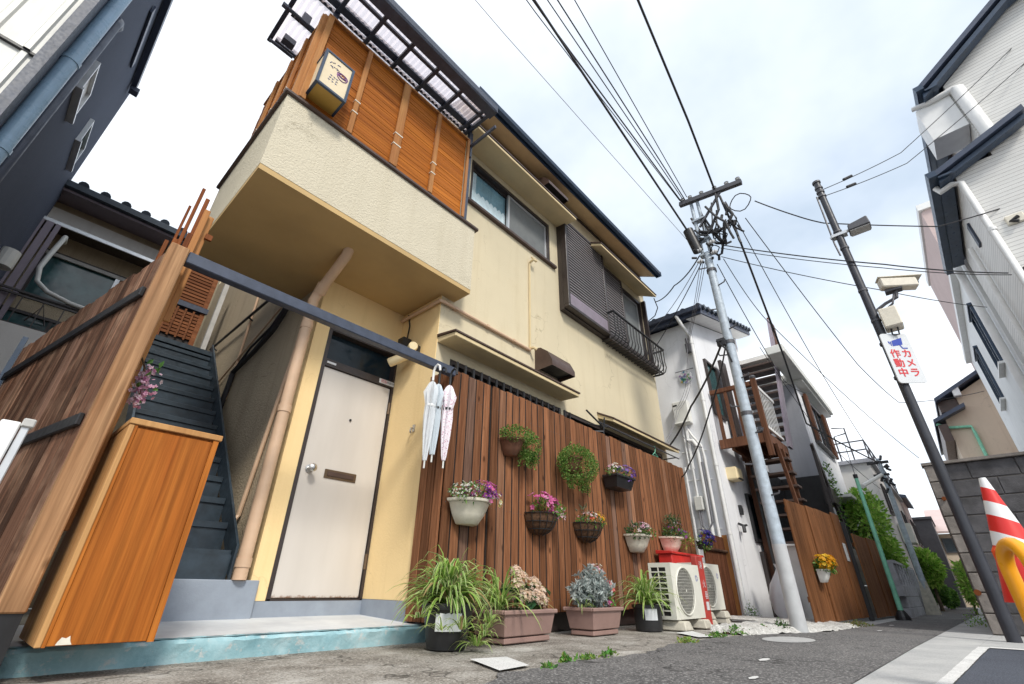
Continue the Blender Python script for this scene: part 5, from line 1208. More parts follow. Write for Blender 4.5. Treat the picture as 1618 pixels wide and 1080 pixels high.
# ---- weeds
def weed(x, y, r, h, n, label, cols=None, seed=1):
    rr = random.Random(seed); mb = MB()
    for k in range(n):
        a = rr.uniform(0, 6.28); q = rr.uniform(0, r); p = (x + q * math.cos(a), y + q * .6 * math.sin(a), gz(x) - .005 + h * rr.random() * (1 - q / r * .7))
        leaf(mb, p, rdir(rr, .5), rdir(rr, .8), rr.uniform(.014, .034), rr.uniform(.004, .010), tuple(v * rr.uniform(.7, 1.3) for v in rr.choice(cols or GREEN + [(.22, .34, .08)])))
    return tag(mb.build('weed', M['plant'], loc=(x, y, gz(x))), label, 'weed', 'weeds along the broken edge of the road')
weed(2.40, 1.74, .06, .03, 80, 'leafy weed at the asphalt edge nearest the white square', seed=1); weed(2.60, 1.74, .10, .015, 80, 'flat weed spreading along the asphalt edge below the second trough', seed=2)
weed(2.80, 1.72, .07, .03, 60, 'small weed at the asphalt edge below the small spider plant', seed=3); weed(2.16, 1.67, .05, .02, 30, 'tiny weed touching the painted white square', seed=4)
weed(3.94, 1.72, .13, .035, 130, 'yellowish weed at the asphalt edge in front of the first air conditioner', [(.25, .36, .06), (.32, .42, .10)], 5); weed(4.6, 1.74, .13, .035, 120, 'green weed at the asphalt edge in front of the second air conditioner', seed=6)
weed(5.05, 1.72, .2, .07, 200, 'scrubby weed along the rubble edge', GREEN + [(.18, .14, .08)], 7); weed(5.52, 1.62, .16, .07, 170, 'reddish green weed on the rubble beside the grey pole', GREEN + [(.25, .14, .10)], 8)
weed(5.75, 1.52, .16, .13, 240, 'bushy dark weed at the foot of the grey utility pole', DGREEN, 9); weed(8.05, 2.48, .2, .26, 200, 'upright leafy weed against the white house wall', GREEN, 10)
weed(7.75, 1.18, .28, .07, 260, 'mossy brown weed mat at the foot of the tall board fence', [(.16, .18, .05), (.22, .20, .08), (.10, .14, .04)], 11)
weed(9.3, .02, .3, .3, 260, 'bright green grass clump at the foot of the block wall', [(.20, .40, .05), (.28, .46, .08)], 12)
for o_ in bpy.data.objects:
    if o_.name in ('weed.010', 'weed.011'): o_['kind'] = 'stuff'
# ================================================================ WHITE HOUSE NEXT DOOR
def flush_window(par, axis, a0, a1, z0, z1, p, out, fm, pm, mull=None, name='window', fw=.05, sill=False):
    """frame proud of a wall; axis 'x': wall in the x-z plane at y=p, axis 'y': wall in the y-z plane at x=p; out = +-1 outward"""
    def bx(mb, a, b, c, d, lo, hi):
        lo, hi = p + out * lo, p + out * hi
        mb.box(a, b, lo, hi, c, d) if axis == 'x' else mb.box(lo, hi, a, b, c, d)
    mb = MB()
    bx(mb, a0, a1, z0, z0 + fw, -.01, .05); bx(mb, a0, a1, z1 - fw, z1, -.01, .05); bx(mb, a0, a0 + fw, z0 + fw, z1 - fw, -.01, .05); bx(mb, a1 - fw, a1, z0 + fw, z1 - fw, -.01, .05)
    for m_ in (mull or []): bx(mb, m_ - fw * .4, m_ + fw * .4, z0 + fw, z1 - fw, .012, .04)
    if sill: bx(mb, a0 - .04, a1 + .04, z0 - .04, z0 - .002, -.01, .09)
    w = mb.build(name, fm, par)
    cuts = [a0 + fw] + list(mull or []) + [a1 - fw]
    for u, v in zip(cuts, cuts[1:]): mb = MB(); bx(mb, u, v, z0 + fw, z1 - fw, .004, .012); mb.build('pane', pm, w)
    return w
wh = thing('white_house', 'narrow white rendered house with a blue tiled roof and meter boxes on its side wall', 'house', (8.3, 2.6, gz(8.3)))
mb = MB(); mb.prism([(8.3, 2.6, -.45), (11.7, 2.6, -.45), (11.7, 2.6, 5.85), (8.3, 2.6, 4.83)], (0, 6.4, 0)); mb.build('wall', M['white_wall'], wh)
mb = MB(); mb.hexa([(8.06, 2.28, 4.80), (11.95, 2.28, 5.97), (11.95, 9.2, 5.97), (8.06, 9.2, 4.80), (8.06, 2.28, 4.94), (11.95, 2.28, 6.11), (11.95, 9.2, 6.11), (8.06, 9.2, 4.94)]); rf = mb.build('roof', M['roof_dark'], wh)
mb = MB(); mb.hexa([(8.10, 2.30, 4.785), (11.9, 2.30, 5.93), (11.9, 2.6, 5.93), (8.10, 2.6, 4.785), (8.10, 2.30, 4.80), (11.9, 2.30, 5.95), (11.9, 2.6, 5.95), (8.10, 2.6, 4.80)]); mb.build('soffit', M['white'], rf)
q = MB(); q.tube([(8.02, 0, 4.96), (11.98, 0, 6.15)], .055, 8); me = q.mesh('roll_tile', [M['roof_tile']], smooth=60)
for i in range(22): piece(me, 'roll_tile', rf, (0, 2.30 + i * .31, 0))
q = MB(); q.tube([(0, 2.22, 0), (0, 2.32, 0)], .055, 8); me = q.mesh('edge_tile', [M['roof_tile']])
for i in range(14): piece(me, 'edge_tile', rf, (8.2 + i * .28, 0, 4.985 + i * .28 * .3))
mb = MB(); mb.prism([(8.06, 2.25, 4.87), (7.97, 2.25, 4.87), (7.95, 2.25, 4.95), (8.06, 2.25, 4.95)], (0, 6.9, 0)); mb.build('gutter', M['navy'], wh)
mb = MB(); mb.tube([(8.0, 2.75, 4.88), (8.05, 2.70, 4.70), (8.22, 2.66, 4.55), (8.245, 2.63, 4.45), (8.245, 2.63, -.3)], .035, 10)
for z in (4.3, 3.1, 1.9, .8): mb.tube([(8.245, 2.63, z), (8.245, 2.63, z + .04)], .042, 10)
mb.build('downpipe', M['white'], wh, smooth=50)
flush_window(wh, 'x', 8.62, 9.25, 2.95, 4.10, 2.6, -1, M['darkbrown_al'], M['teal_glass'])
flush_window(wh, 'x', 9.42, 10.60, .78, 1.60, 2.6, -1, M['black'], M['dim_pane'], [9.95])
mb = MB(); mb.box(9.55, 10.5, 2.53, 2.62, -.42, .62); mb.build('door', M['darkbrown_al'], wh)  # plain dark brown panel over the lower wall
# side wall services
mb = MB(); mb.box(8.16, 8.3, 2.90, 3.20, 2.72, 3.17); mb.box(8.13, 8.16, 2.89, 3.21, 2.72, 2.76); mb.build('meter_box', M['white_plastic'], wh, bev=.02)
mb = MB(); mb.box(8.155, 8.159, 3.10, 3.18, 3.08, 3.11); mb.build('meter_label', M['black'], wh)
mb = MB(); mb.box(8.20, 8.3, 2.96, 3.10, 1.20, 1.43); mb.build('junction_box', M['white_plastic'], wh, bev=.01)
mb = MB()
for y, z0, z1, r in ((2.90, -.3, 2.30, .035), (2.80, -.3, 2.1, .028), (3.04, 1.43, 2.72, .02), (3.10, 1.9, 2.72, .015), (3.02, 1.9, 2.72, .015), (3.18, -.3, 1.95, .022)): mb.tube([(8.25, y, z0), (8.25, y, z1)], r, 8)
mb.tube([(8.25, 2.90, 2.30), (8.25, 2.95, 2.40), (8.25, 3.05, 2.42)], .035, 8); mb.tube([(8.26, 2.80, 2.1), (8.26, 2.82, 2.3), (8.26, 2.95, 2.5), (8.26, 3.05, 2.72)], .02, 6)
for z in (.9, 1.7, 2.2): mb.tube([(8.27, 2.74, z), (8.27, 3.2, z + .02)], .010, 6)
mb.build('wall_pipes', M['white'], wh, smooth=50)
mb = MB(); mb.tube([(8.24, 3.02, 1.2), (8.22, 3.02, .95), (8.22, 2.95, .85), (8.23, 2.86, 1.0), (8.24, 2.85, 1.6), (8.24, 2.86, 2.0)], .018, 8); mb.tube([(8.23, 3.05, 1.2), (8.20, 3.05, .9), (8.22, 2.92, .78)], .014, 8)
mb.tube([(8.23, 3.1, 2.72), (8.2, 3.1, 2.5), (8.22, 2.95, 2.3), (8.22, 2.8, 2.25)], .010, 6); mb.build('flexible_conduit', M['cable_grey'], wh)
mb = MB(); mb.box(8.62, 8.92, 2.42, 2.62, 1.72, 1.94); mb.build('vent_cover', M['cream_plastic'], wh, bev=.02)
mb = MB(); mb.box(8.66, 8.90, 2.41, 2.43, 1.725, 1.75); mb.build('vent_slot', M['black'], wh)
mb = MB(); mb.box(8.88, 8.97, 2.55, 2.61, 1.17, 1.33); mb.box(8.90, 8.95, 2.54, 2.56, 1.2, 1.29); mb.build('intercom', M['black'], wh, bev=.01)
mb = MB(); mb.tube([(8.62, 2.58, 1.0), (8.62, 2.5, .96), (8.75, 2.49, .98)], .02, 6); mb.tube([(8.62, 2.5, .96), (8.58, 2.49, .86)], .03, 8); mb.build('outdoor_tap', M['black'], wh)
mb = MB(); mb.tube([(8.3, 2.72, 4.45), (8.2, 2.70, 4.42), (8.2, 2.70, 4.2)], .03, 8); mb.box(8.16, 8.26, 2.66, 2.74, 4.12, 4.3); mb.build('cable_bracket', M['steel_dark'], wh)
ck = thing('wall_plaque', 'round white plaque painted with small coloured flowers on the white house wall', 'plaque', (8.28, 2.88, 3.66))
mb = MB(); mb.tube([(8.3, 2.88, 3.66), (8.27, 2.88, 3.66)], .135, 28); mb.build('plate', M['sign_white'], ck, bev=.004)
mb = MB(); rr = random.Random(8)
for k in range(26): a = rr.uniform(0, 6.28); q = rr.uniform(.02, .115); petal_flower(mb, (8.262, 2.88 + q * math.cos(a), 3.66 + q * math.sin(a)), (-1, 0, 0), .026, rr.choice([(.70, .55, .05), (.10, .30, .50), (.08, .3, .10), (.35, .18, .4)]), None, 5, rr, .05)
mb.build('painted_flowers', M['plant'], ck)
mb = MB(); mb.bar((8.26, 2.70, 3.80), (8.26, 3.06, 3.80), .012, .012); mb.build('bar', M['steel_dark'], ck)

# ---- timber deck and stairs
dk = thing('timber_deck', 'brown timber balcony deck with slim balusters jutting from the white house', 'deck', (9.1, 2.2, 2.38))
mb = MB(); mb.box(8.5, 8.56, 1.75, 2.57, 2.24, 2.40); mb.box(8.56, 9.75, 1.75, 1.80, 2.24, 2.40); mb.box(9.69, 9.75, 1.8, 2.57, 2.24, 2.40)
for y in (2.05, 2.35): mb.box(8.56, 9.69, y, y + .05, 2.20, 2.37)
mb.build('joist', M['deck'], dk)
q = MB(); q.box(8.56, 9.69, 0, .128, 2.372, 2.396); me = q.mesh('board', [M['deck']], bev=.003)
for i in range(5): piece(me, 'board', dk, (0, 1.81 + i * .138, 0))
mb = MB(); mb.box(8.5, 8.57, 1.83, 2.57, 3.28, 3.36); mb.build('rail', M['deck'], dk, bev=.006)
for z0_, z1_ in ((3.27, 3.33), (2.52, 2.57)): mb = MB(); mb.box(8.57, 9.74, 1.765, 1.80, z0_, z1_); mb.build('rail', M['white'], dk, label='white painted rail along the street')
mb = MB(); mb.box(8.485, 8.575, 1.735, 1.825, 2.0, 3.40); mb.build('post', M['deck'], dk, bev=.006); mb = MB(); mb.lathe([(0, 0), (.05, 0), (.06, .03), (.04, .06), (0, .07)], (8.53, 1.78, 3.40), 14); mb.build('post_cap', M['steel_dark'], dk, smooth=40)
q = MB(); q.box(8.515, 8.55, -.03, .03, 2.40, 3.28); me = q.mesh('baluster', [M['deck']], bev=.003)
for y in (1.95, 2.12, 2.30, 2.48): piece(me, 'baluster', dk, (0, y, 0))
q = MB(); q.box(-.008, .008, 1.778, 1.788, 2.57, 3.27); me = q.mesh('baluster', [M['white']], bev=.003)
for i in range(9): piece(me, 'baluster', dk, (8.68 + i * .12, 0, 0))
q = MB(); q.box(-.045, .045, -.045, .045, gz(9), 2.30); me = q.mesh('leg', [M['deck']], bev=.005)
for x, y in ((9.7, 1.80), (9.72, 2.5)): piece(me, 'leg', dk, (x, y, 0))
us = thing('upper_stairs', 'steep timber stairs with a plum brown side board climbing from the deck', 'stairs', (9.75, 2.0, 2.40))
def stringer(mb, a, b, y, w_=.28, t_=.045): a, b = Vector(a), Vector(b); mb.hexa([(a[0], y, a[2]), (a[0] + w_, y, a[2]), (a[0] + w_, y + t_, a[2]), (a[0], y + t_, a[2]), (b[0], y, b[2]), (b[0] + w_, y, b[2]), (b[0] + w_, y + t_, b[2]), (b[0], y + t_, b[2])])
mb = MB(); stringer(mb, (9.70, 0, 2.40), (11.55, 0, 6.05), 1.70); stringer(mb, (9.70, 0, 2.40), (10.85, 0, 4.75), 2.46); mb.build('stringer', M['lilac'], us)
mb = MB(); mb.box(10.85, 11.7, 1.748, 2.6, 4.74, 4.84); mb.build('landing', M['pale_wall'], us)
q = MB(); q.box(0, .30, 1.748, 2.455, -.02, .02); me = q.mesh('tread', [M['brown_trim']], bev=.003)
for i in range(10): piece(me, 'tread', us, (9.78 + i * .112, 0, 2.62 + i * .2205))
mb = MB(); mb.box(11.55, 12.1, 1.70, 1.74, 5.35, 6.1); mb.build('side_board', M['deck'], us)
mb = MB(); mb.box(9.32, 9.62, 2.45, 2.52, 2.4, 4.30); mb.build('post_board', M['darkbrown_al'], us)
ls = thing('lower_stairs', 'dark timber stairs dropping from the deck behind the tall board fence', 'stairs', (10.0, 2.1, gz(10)))
mb = MB(); stringer(mb, (8.72, 0, 2.24), (9.75, 0, gz(10)), 1.70, .09, .05); stringer(mb, (9.15, 0, 2.24), (10.2, 0, gz(10)), 1.72, .09, .05); mb.build('stringer', M['deck'], ls)
q = MB(); q.box(0, .28, 1.66, 2.36, -.02, .02); me = q.mesh('tread', [M['brown_trim']], bev=.003)
for i in range(11): piece(me, 'tread', ls, (9.05 + i * .108, 0, 2.05 - i * .215))
mb = MB(); mb.box(9.6, 11.69, 2.40, 2.44, gz(10), 2.2); mb.box(11.69, 11.735, 1.62, 2.55, gz(11), 2.2); mb.build('back_board', M['black'], ls)

fh = thing('flat_roofed_house', 'white flat roofed house with a tall upper window beyond the timber stairs', 'house', (11.8, 1.6, gz(12)))
mb = MB(); mb.box(11.8, 14.9, 1.6, 7.5, -.5, 4.32); mb.build('wall', M['white_wall'], fh)
mb = MB(); mb.box(11.74, 11.797, 1.64, 7.4, -.5, 4.32); mb.build('shaded_side', M['grey_wall'], fh, label='side wall with its shade painted blue grey')  # shaded face of the white wall, its shade painted on as blue grey
mb = MB(); mb.box(11.72, 15.1, 1.36, 7.6, 4.40, 4.58); mb.box(11.74, 15.05, 1.42, 7.6, 4.33, 4.40); mb.box(9.95, 11.72, 1.36, 1.70, 4.40, 4.58); mb.build('roof', M['white_plastic'], fh, bev=.01)
flush_window(fh, 'x', 12.20, 14.1, 3.05, 4.15, 1.6, -1, M['darkbrown_al'], M['dark_glass'], [12.8, 13.45], sill=True)
for a, b in ((12.16, 12.42), (14.1, 14.5)): mb = MB(); mb.box(a, b, 1.50, 1.56, 3.05, 4.18); mb.build('shutter_case', M['deck'], fh)
flush_window(fh, 'x', 12.15, 13.8, .75, 1.70, 1.6, -1, M['darkbrown_al'], M['screen_mesh'], [12.6, 13.2], sill=True)
mb = MB(); mb.box(12.1, 14.0, 1.25, 1.6, 1.78, 1.84); mb.build('canopy', M['white_plastic'], fh)
mb = MB(); mb.box(11.1, 11.8, 1.45, 1.6, 1.55, 1.85); mb.box(11.0, 11.06, 1.5, 1.56, gz(11), 2.7); mb.bar((11.0, 1.53, 2.7), (11.7, 1.5, 1.2), .05, .12); mb.build('side_frame', M['darkbrown_al'], fh)
vine = thing('wall_vine', 'leafy vine trailing down beside the timber stairs of the flat roofed house', 'vine', (11.3, 1.45, 1.2)); mb = MB(); rr = random.Random(2)
foliage(mb, (11.55, 1.46, 1.8), (.12, .08, .7), 260, .06, .018, GREEN + [(.25, .32, .08)], rr, surf=0); stuffy(mb.build('leaves', M['plant'], vine))
# tall board fences in front
def board_fence(label, p0, p1, n, z0, z1a, z1b, m='fence_far'):
    t = thing('board_fence', label, 'fence', ((p0[0] + p1[0]) / 2, (p0[1] + p1[1]) / 2, gz(p0[0]))); d = Vector((p1[0] - p0[0], p1[1] - p0[1], 0)); L = d.length; d.normalize(); a = math.atan2(d.y, d.x); rr = random.Random(n)
    for i in range(n):
        w_ = L / n; zt = z1a + (z1b - z1a) * (i / max(1, n - 1)) + rr.uniform(-.015, .015); q = MB(); q.box(.004, w_ - .004, -.012, .012, z0, zt); me = q.mesh('board', [M[m]], bev=.004)
        piece(me, 'board', t, (p0[0] + d.x * w_ * i, p0[1] + d.y * w_ * i + (.02 if i % 3 == 1 else 0), 0), (0, 0, a))
    q = MB(); nb = Vector((-d.y, d.x, 0)) * .03
    for z in (z0 + .25, z1b - .2): q.bar(Vector((p0[0], p0[1], z)) + nb + d * .1, Vector((p1[0], p1[1], z)) + nb - d * .1, .04, .06)
    q.build('rail', M[m], t); return t
board_fence('tall brown board fence carrying a white pot of yellow flowers', (6.98, 1.46), (9.75, 1.30), 6, -.33, 1.06, 1.15)
gt = thing('garden_gate', 'dark brown gate standing between two tall board fences', 'gate', (10.1, 1.3, gz(10)))
mb = MB(); mb.box(9.80, 9.87, 1.24, 1.31, gz(10), 1.05); mb.build('post', M['black'], gt, bev=.004); mb = MB(); mb.box(9.90, 10.42, 1.27, 1.31, gz(10) + .03, .66); mb.build('leaf', M['darkbrown_al'], gt, bev=.004)
mb = MB(); mb.tube([(9.99, 1.262, .1), (9.99, 1.235, .1), (10.05, 1.235, .1)], .012, 8); mb.build('handle', M['metal'], gt)
mb = MB(); mb.box(9.42, 9.62, 1.292, 1.302, .44, .70); tag(mb.build('notice', M['sign_white'], loc=(9.52, 1.3, .44)), 'white paper notice pinned to the tall board fence', 'notice')
board_fence('shorter brown board fence behind the green pole', (10.45, 1.27), (12.75, 1.14), 4, -.36, .93, .95)
t = thing('flower_pot', 'white pot of bright yellow flowers hung on the tall board fence', 'flower pot', (7.55, 1.40, .2), group=GRP)
half_pot(t, (7.55, 1.398, .11), .24, .15, .15, M['white_plastic'])
rr = random.Random(15); mb = MB(); foliage(mb, (7.57, 1.31, .30), (.18, .11, .08), 220, .05, .012, GREEN, rr); stuffy(mb.build('leaves', M['plant'], t))
mb = MB(); blooms(mb, (7.55, 1.30, .34), (.17, .12, .09), 110, .03, [(.80, .42, .01), (.78, .52, .03), (.72, .32, .01)], rr, (.5, .22, .02), 7); stuffy(mb.build('flowers', M['plant'], t))
bg = thing('rubbish_bag', 'white plastic bag leaning behind the grey utility pole', 'bag', (8.1, 2.05, gz(8)))
mb = MB(); rr = random.Random(6); n = 18; prof = [(.0, 0), (.11, .0), (.17, .10), (.19, .28), (.15, .45), (.07, .60), (.03, .66), (.05, .72)]; vs_ = []
for r, z in prof:
    for k in range(n): a = 2 * math.pi * k / n; q = r * (1 + rr.uniform(-.12, .12)); vs_.append((8.1 + q * math.cos(a), 2.0 + q * math.sin(a), gz(8) + z))
mb.add(vs_, [(i * n + k, i * n + (k + 1) % n, (i + 1) * n + (k + 1) % n, (i + 1) * n + k) for i in range(len(prof) - 1) for k in range(n)]); mb.build('bag', M['bag'], bg, smooth=50)
mb = MB(); mb.box(8.35, 8.42, 1.72, 1.98, gz(8), .62); mb.box(8.30, 8.47, 1.70, 2.0, .60, .63); tag(mb.build('white_board', M['white'], bev=.006, loc=(8.38, 1.85, gz(8))), 'white board standing between the grey pole and the tall fence', 'board')

# ================================================================ POLES, SIGN, CAMERA
PX, PY = 5.90, 1.395
up_ = thing('utility_pole', 'tall pale grey utility pole with a steel crossarm and tangled cables', 'utility pole', (PX, PY, gz(PX)))
mb = MB(); mb.tube([(PX, PY, .45), (PX, PY, 2.5), (PX - .01, PY, 4.45)], [.068, .061, .052], 20); mb.build('shaft', M['pole_grey'], up_, smooth=40)
mb = MB(); mb.tube([(PX, PY, gz(PX) - .05), (PX, PY, .45)], [.078, .071], 20); mb.build('base', M['pole_base'], up_, smooth=40)
mb = MB(); mb.tube([(PX, 1.46, 4.40), (PX, 1.455, 5.56)], .026, 10); mb.tube([(PX, 1.345, 4.40), (PX, 1.36, 5.56)], .026, 10)
for z in (4.42, 4.7, 5.1): mb.box(PX - .05, PX + .05, 1.30, 1.50, z, z + .03)
mb.build('top_tube', M['pole_grey'], up_, smooth=40)
mb = MB(); mb.bar((PX - .04, 1.62, 5.56), (PX - .04, .68, 5.42), .07, .07); mb.bar((PX - .04, 1.40, 4.95), (PX - .04, .98, 5.45), .03, .03); mb.build('crossarm', M['steel_dark'], up_)
q = MB(); q.lathe([(0, -.02), (.02, -.02), (.02, 0), (.035, .01), (.022, .03), (.035, .045), (.02, .06), (0, .075)], n=10); mi = q.mesh('insulator', [M['pole_base']], smooth=40)
for y in (1.56, 1.44, 1.26, 1.06, .88, .72): piece(mi, 'insulator', up_, (PX - .04, y, 5.42 + (y - .68) * .149 + .05))
for y, z in ((1.50, 4.5), (1.30, 4.55), (1.30, 4.36), (1.52, 4.30)): piece(mi, 'insulator', up_, (PX - .09, y, z), (R(90), 0, 0))
mb = MB(); mb.tube([(PX - .12, 1.56, 4.92), (PX - .05, 1.50, 4.52)], .075, 14); tb = mb.build('splice_box', M['black_plastic'], up_, smooth=40)
for k, z in enumerate([.95 + .36 * i for i in range(10)]):
    s = 1 if k % 2 else -1; mb = MB(); mb.tube([(PX - .03, PY + s * .05, z), (PX - .05, PY + s * .14, z + .01), (PX - .05, PY + s * .15, z + .04)], .010, 6); mb.build('step_bolt', M['steel_dark'], up_)
for z in (1.9, 2.9, 4.1): mb = MB(); mb.tube([(PX, PY, z), (PX, PY, z + .05)], .068, 18); mb.build('band', M['steel_dark'], up_)
mb = MB(); rr = random.Random(44)
for k in range(16):      # loops and jumpers slung under the crossarm
    a = Vector((PX - .05 + rr.uniform(-.06, .06), rr.uniform(.95, 1.50), rr.uniform(4.75, 5.35))); b = Vector((PX + rr.uniform(-.1, .1), rr.uniform(.85, 1.45), rr.uniform(4.45, 5.0))); m_ = (a + b) / 2 + Vector((rr.uniform(-.1, .1), rr.uniform(-.1, .1), -rr.uniform(.08, .3)))
    mb.tube([a, (a + m_) / 2 + Vector((0, 0, -.05)), m_, (b + m_) / 2 + Vector((0, 0, -.05)), b], rr.choice([.010, .013, .018]), 6)
for (cy, cz, r_) in ((.78, 5.08, .15), (1.28, 4.45, .07), (1.15, 4.62, .09), (1.02, 4.78, .06)):
    mb.tube([(PX - .02 + .02 * math.sin(3 * a), cy + r_ * math.cos(a), cz + r_ * math.sin(a)) for a in [k * .45 for k in range(16)]], .008, 5)
mb.tube([(PX - .05, 1.42, 4.86), (PX - .05, 1.2, 4.72), (PX - .05, 1.02, 4.74), (PX - .04, .92, 4.92), (PX - .03, 1.0, 5.2)], .024, 8)
mb.tube([(PX - .05, 1.06, 5.46), (PX - .05, 1.08, 5.1), (PX - .06, 1.2, 4.9), (PX - .05, 1.3, 4.75)], .02, 8)
mb.build('jumper_cables', M['cable'], up_)
for k in range(14):
    mb = MB(); p = Vector((PX - .06 + rr.uniform(-.05, .05), rr.uniform(1.22, 1.56), rr.uniform(4.25, 4.72))); mb.tube([p, p + rdir(rr) * .07], .018, 6); mb.build('clamp', M['cable'], up_)
for k in range(6): mb = MB(); p = Vector((PX - .05, rr.uniform(.9, 1.2), rr.uniform(4.7, 5.1))); mb.tube([p, p + Vector((0, .03, -.08))], .02, 6); mb.build('clamp', M['cable'], up_)
mb = MB(); mb.tube([(PX - .09, PY + .02, 2.95), (PX - .2, PY + .10, 2.9), (PX - .14, PY + .02, 2.78), (PX - .1, PY, 2.6)], .012, 6); mb.box(PX - .14, PX - .08, PY + .02, PY + .12, 2.86, 2.96); mb.build('cable_clamp', M['cable'], up_)

DX, DY = 6.36, -.150
dp = thing('camera_pole', 'slim dark slate pole carrying a lamp, a surveillance camera and a warning sign', 'pole', (DX, DY, gz(DX)))
mb = MB(); mb.tube([(DX, DY, gz(DX) - .03), (DX, DY, 2.2), (DX, DY, 5.20)], [.052, .047, .040], 16); mb.build('shaft', M['pole_dark'], dp, smooth=40)
mb = MB(); mb.tube([(DX, DY, 5.19), (DX, DY, 5.22)], .052, 16)
for z in (5.08, 5.0, 4.92, 4.26, 3.98, 3.30, 2.86): q = MB(); q.tube([(DX, DY, z), (DX, DY, z + .025)], .050, 16); q.build('band', M['steel_dark'], dp)
mb.tube([(DX - .02, DY + .06, 4.95), (DX - .02, DY + .08, 4.1), (DX - .02, DY + .07, 3.9)], .012, 6); mb.build('pole_cap', M['steel_dark'], dp)
lp = MB(); lp.hexa([(DX - .06, -.26, 4.20), (DX - .06, -.50, 4.20), (DX + .12, -.50, 4.20), (DX + .12, -.26, 4.20), (DX - .05, -.27, 4.30), (DX - .05, -.49, 4.34), (DX + .11, -.49, 4.34), (DX + .11, -.27, 4.30)])
hd = lp.build('street_lamp', M['steel_dark'], dp, bev=.012)
mb = MB(); mb.box(DX - .045, DX + .105, -.485, -.275, 4.188, 4.199); mb.build('lens', M['awning_metal'], hd)
mb = MB(); mb.tube([(DX - .02, -.05, 4.20), (DX, -.30, 4.24)], .022, 8); mb.box(DX - .05, DX + .05, -.24, -.07, 4.19, 4.23); mb.build('lamp_arm', M['alu'], dp)
mb = MB(); mb.hexa([(DX - .10, -.34, 3.24), (DX + .0, -.66, 3.17), (DX + .12, -.62, 3.17), (DX + .02, -.30, 3.24), (DX - .10, -.34, 3.37), (DX + .0, -.66, 3.29), (DX + .12, -.62, 3.29), (DX + .02, -.30, 3.37)])
cm = mb.build('surveillance_camera', M['ivory'], dp, bev=.012)
mb = MB(); mb.hexa([(DX - .11, -.33, 3.375), (DX + .015, -.72, 3.30), (DX + .14, -.68, 3.30), (DX + .03, -.29, 3.375), (DX - .11, -.33, 3.385), (DX + .015, -.72, 3.31), (DX + .14, -.68, 3.31), (DX + .03, -.29, 3.385)]); mb.build('sun_hood', M['ivory'], cm)
mb = MB(); mb.tube([(DX + .055, -.63, 3.235), (DX + .062, -.655, 3.23)], .042, 14); mb.build('lens', M['black_plastic'], cm)
mb = MB(); mb.tube([(DX, DY, 2.98), (DX - .0, -.30, 3.06), (DX, -.42, 3.10), (DX, -.44, 3.19)], .02, 8); mb.tube([(DX, -.42, 3.18), (DX - .03, -.36, 3.02), (DX - .01, -.2, 2.93)], .012, 6); mb.box(DX - .04, DX + .06, -.50, -.34, 3.185, 3.215); mb.build('camera_bracket', M['steel_dark'], dp)
mb = MB(); mb.box(DX - .10, DX + .10, -.37, -.20, 2.72, 2.97); bx_ = mb.build('control_box', M['ivory'], dp, bev=.012)
mb = MB(); mb.tube([(DX - .02, -.25, 2.72), (DX - .02, -.24, 2.64), (DX - .02, -.30, 2.63), (DX - .02, -.31, 2.72)], .010, 6); mb.build('cable_loop', M['cable'], bx_)
# warning sign, turned a little to the street
sa = Vector((.165, -.205, 0)).normalized(); sn = Vector((-sa.y * -1, sa.x * -1, 0)); sn = Vector((sa.y, -sa.x, 0)).normalized()
sc_ = Vector((DX - .06, DY - .075, 2.345)); W_, H_ = .30, .62; ux, uz = sa, Vector((0, 0, 1))
sn = ux.cross(uz).normalized()
if sn.dot(Vector((-1, 0, 0))) < 0: sn = -sn
sc_ = Vector((DX, DY, 2.345)) + sn * .075 + ux * .055
mb = MB(); rc = .035; out = []
for cx_, cz_, a0 in ((W_ / 2 - rc, H_ / 2 - rc, 0), (-W_ / 2 + rc, H_ / 2 - rc, 90), (-W_ / 2 + rc, -H_ / 2 + rc, 180), (W_ / 2 - rc, -H_ / 2 + rc, 270)):
    for k in range(5): a = R(a0 + 22.5 * k); out.append(sc_ + ux * (cx_ + rc * math.cos(a)) + uz * (cz_ + rc * math.sin(a)))
mb.prism(out, -sn * .012); sg = mb.build('warning_sign', M['sign_white'], dp)
fp = sc_ + sn * .0025
mb = MB().mat(M['ink_red'])
for k, ch in enumerate('カメラ'): add_text(mb, ch, .112, fp + ux * .062 + uz * (.045 - k * .118), ux, uz, .0028)
for k, ch in enumerate('作動中'): add_text(mb, ch, .112, fp - ux * .062 + uz * (.045 - k * .118), ux, uz, .0028)
mb.build('lettering', M['ink_red'], sg)
mb = MB().mat(M['ink_blue'])
def sp(x, z): return fp + ux * x + uz * z
mb.add([sp(-.045, .215), sp(.075, .255), sp(.06, .165), sp(-.055, .145)], [(0, 1, 2, 3)]); mb.add([sp(-.065, .205), sp(-.053, .21), sp(-.062, .15), sp(-.072, .153)], [(0, 1, 2, 3)])
mb.add([sp(.02, .158), sp(.035, .158), sp(.05, .125), sp(.10, .125), sp(.10, .112), sp(.04, .112)], [(0, 1, 2, 3, 4, 5)]); mb.add([sp(-.09, .21), sp(-.072, .205), sp(-.075, .17), sp(-.085, .175)], [(0, 1, 2, 3)])
mb.build('camera_symbol', M['ink_blue'], sg)
mb = MB(); mb.tube([(DX, DY, 2.12), (DX, DY, 2.15)], .06, 12); mb.tube([(DX, DY, 2.55), (DX, DY, 2.58)], .06, 12); mb.build('sign_clamp', M['steel_dark'], dp)

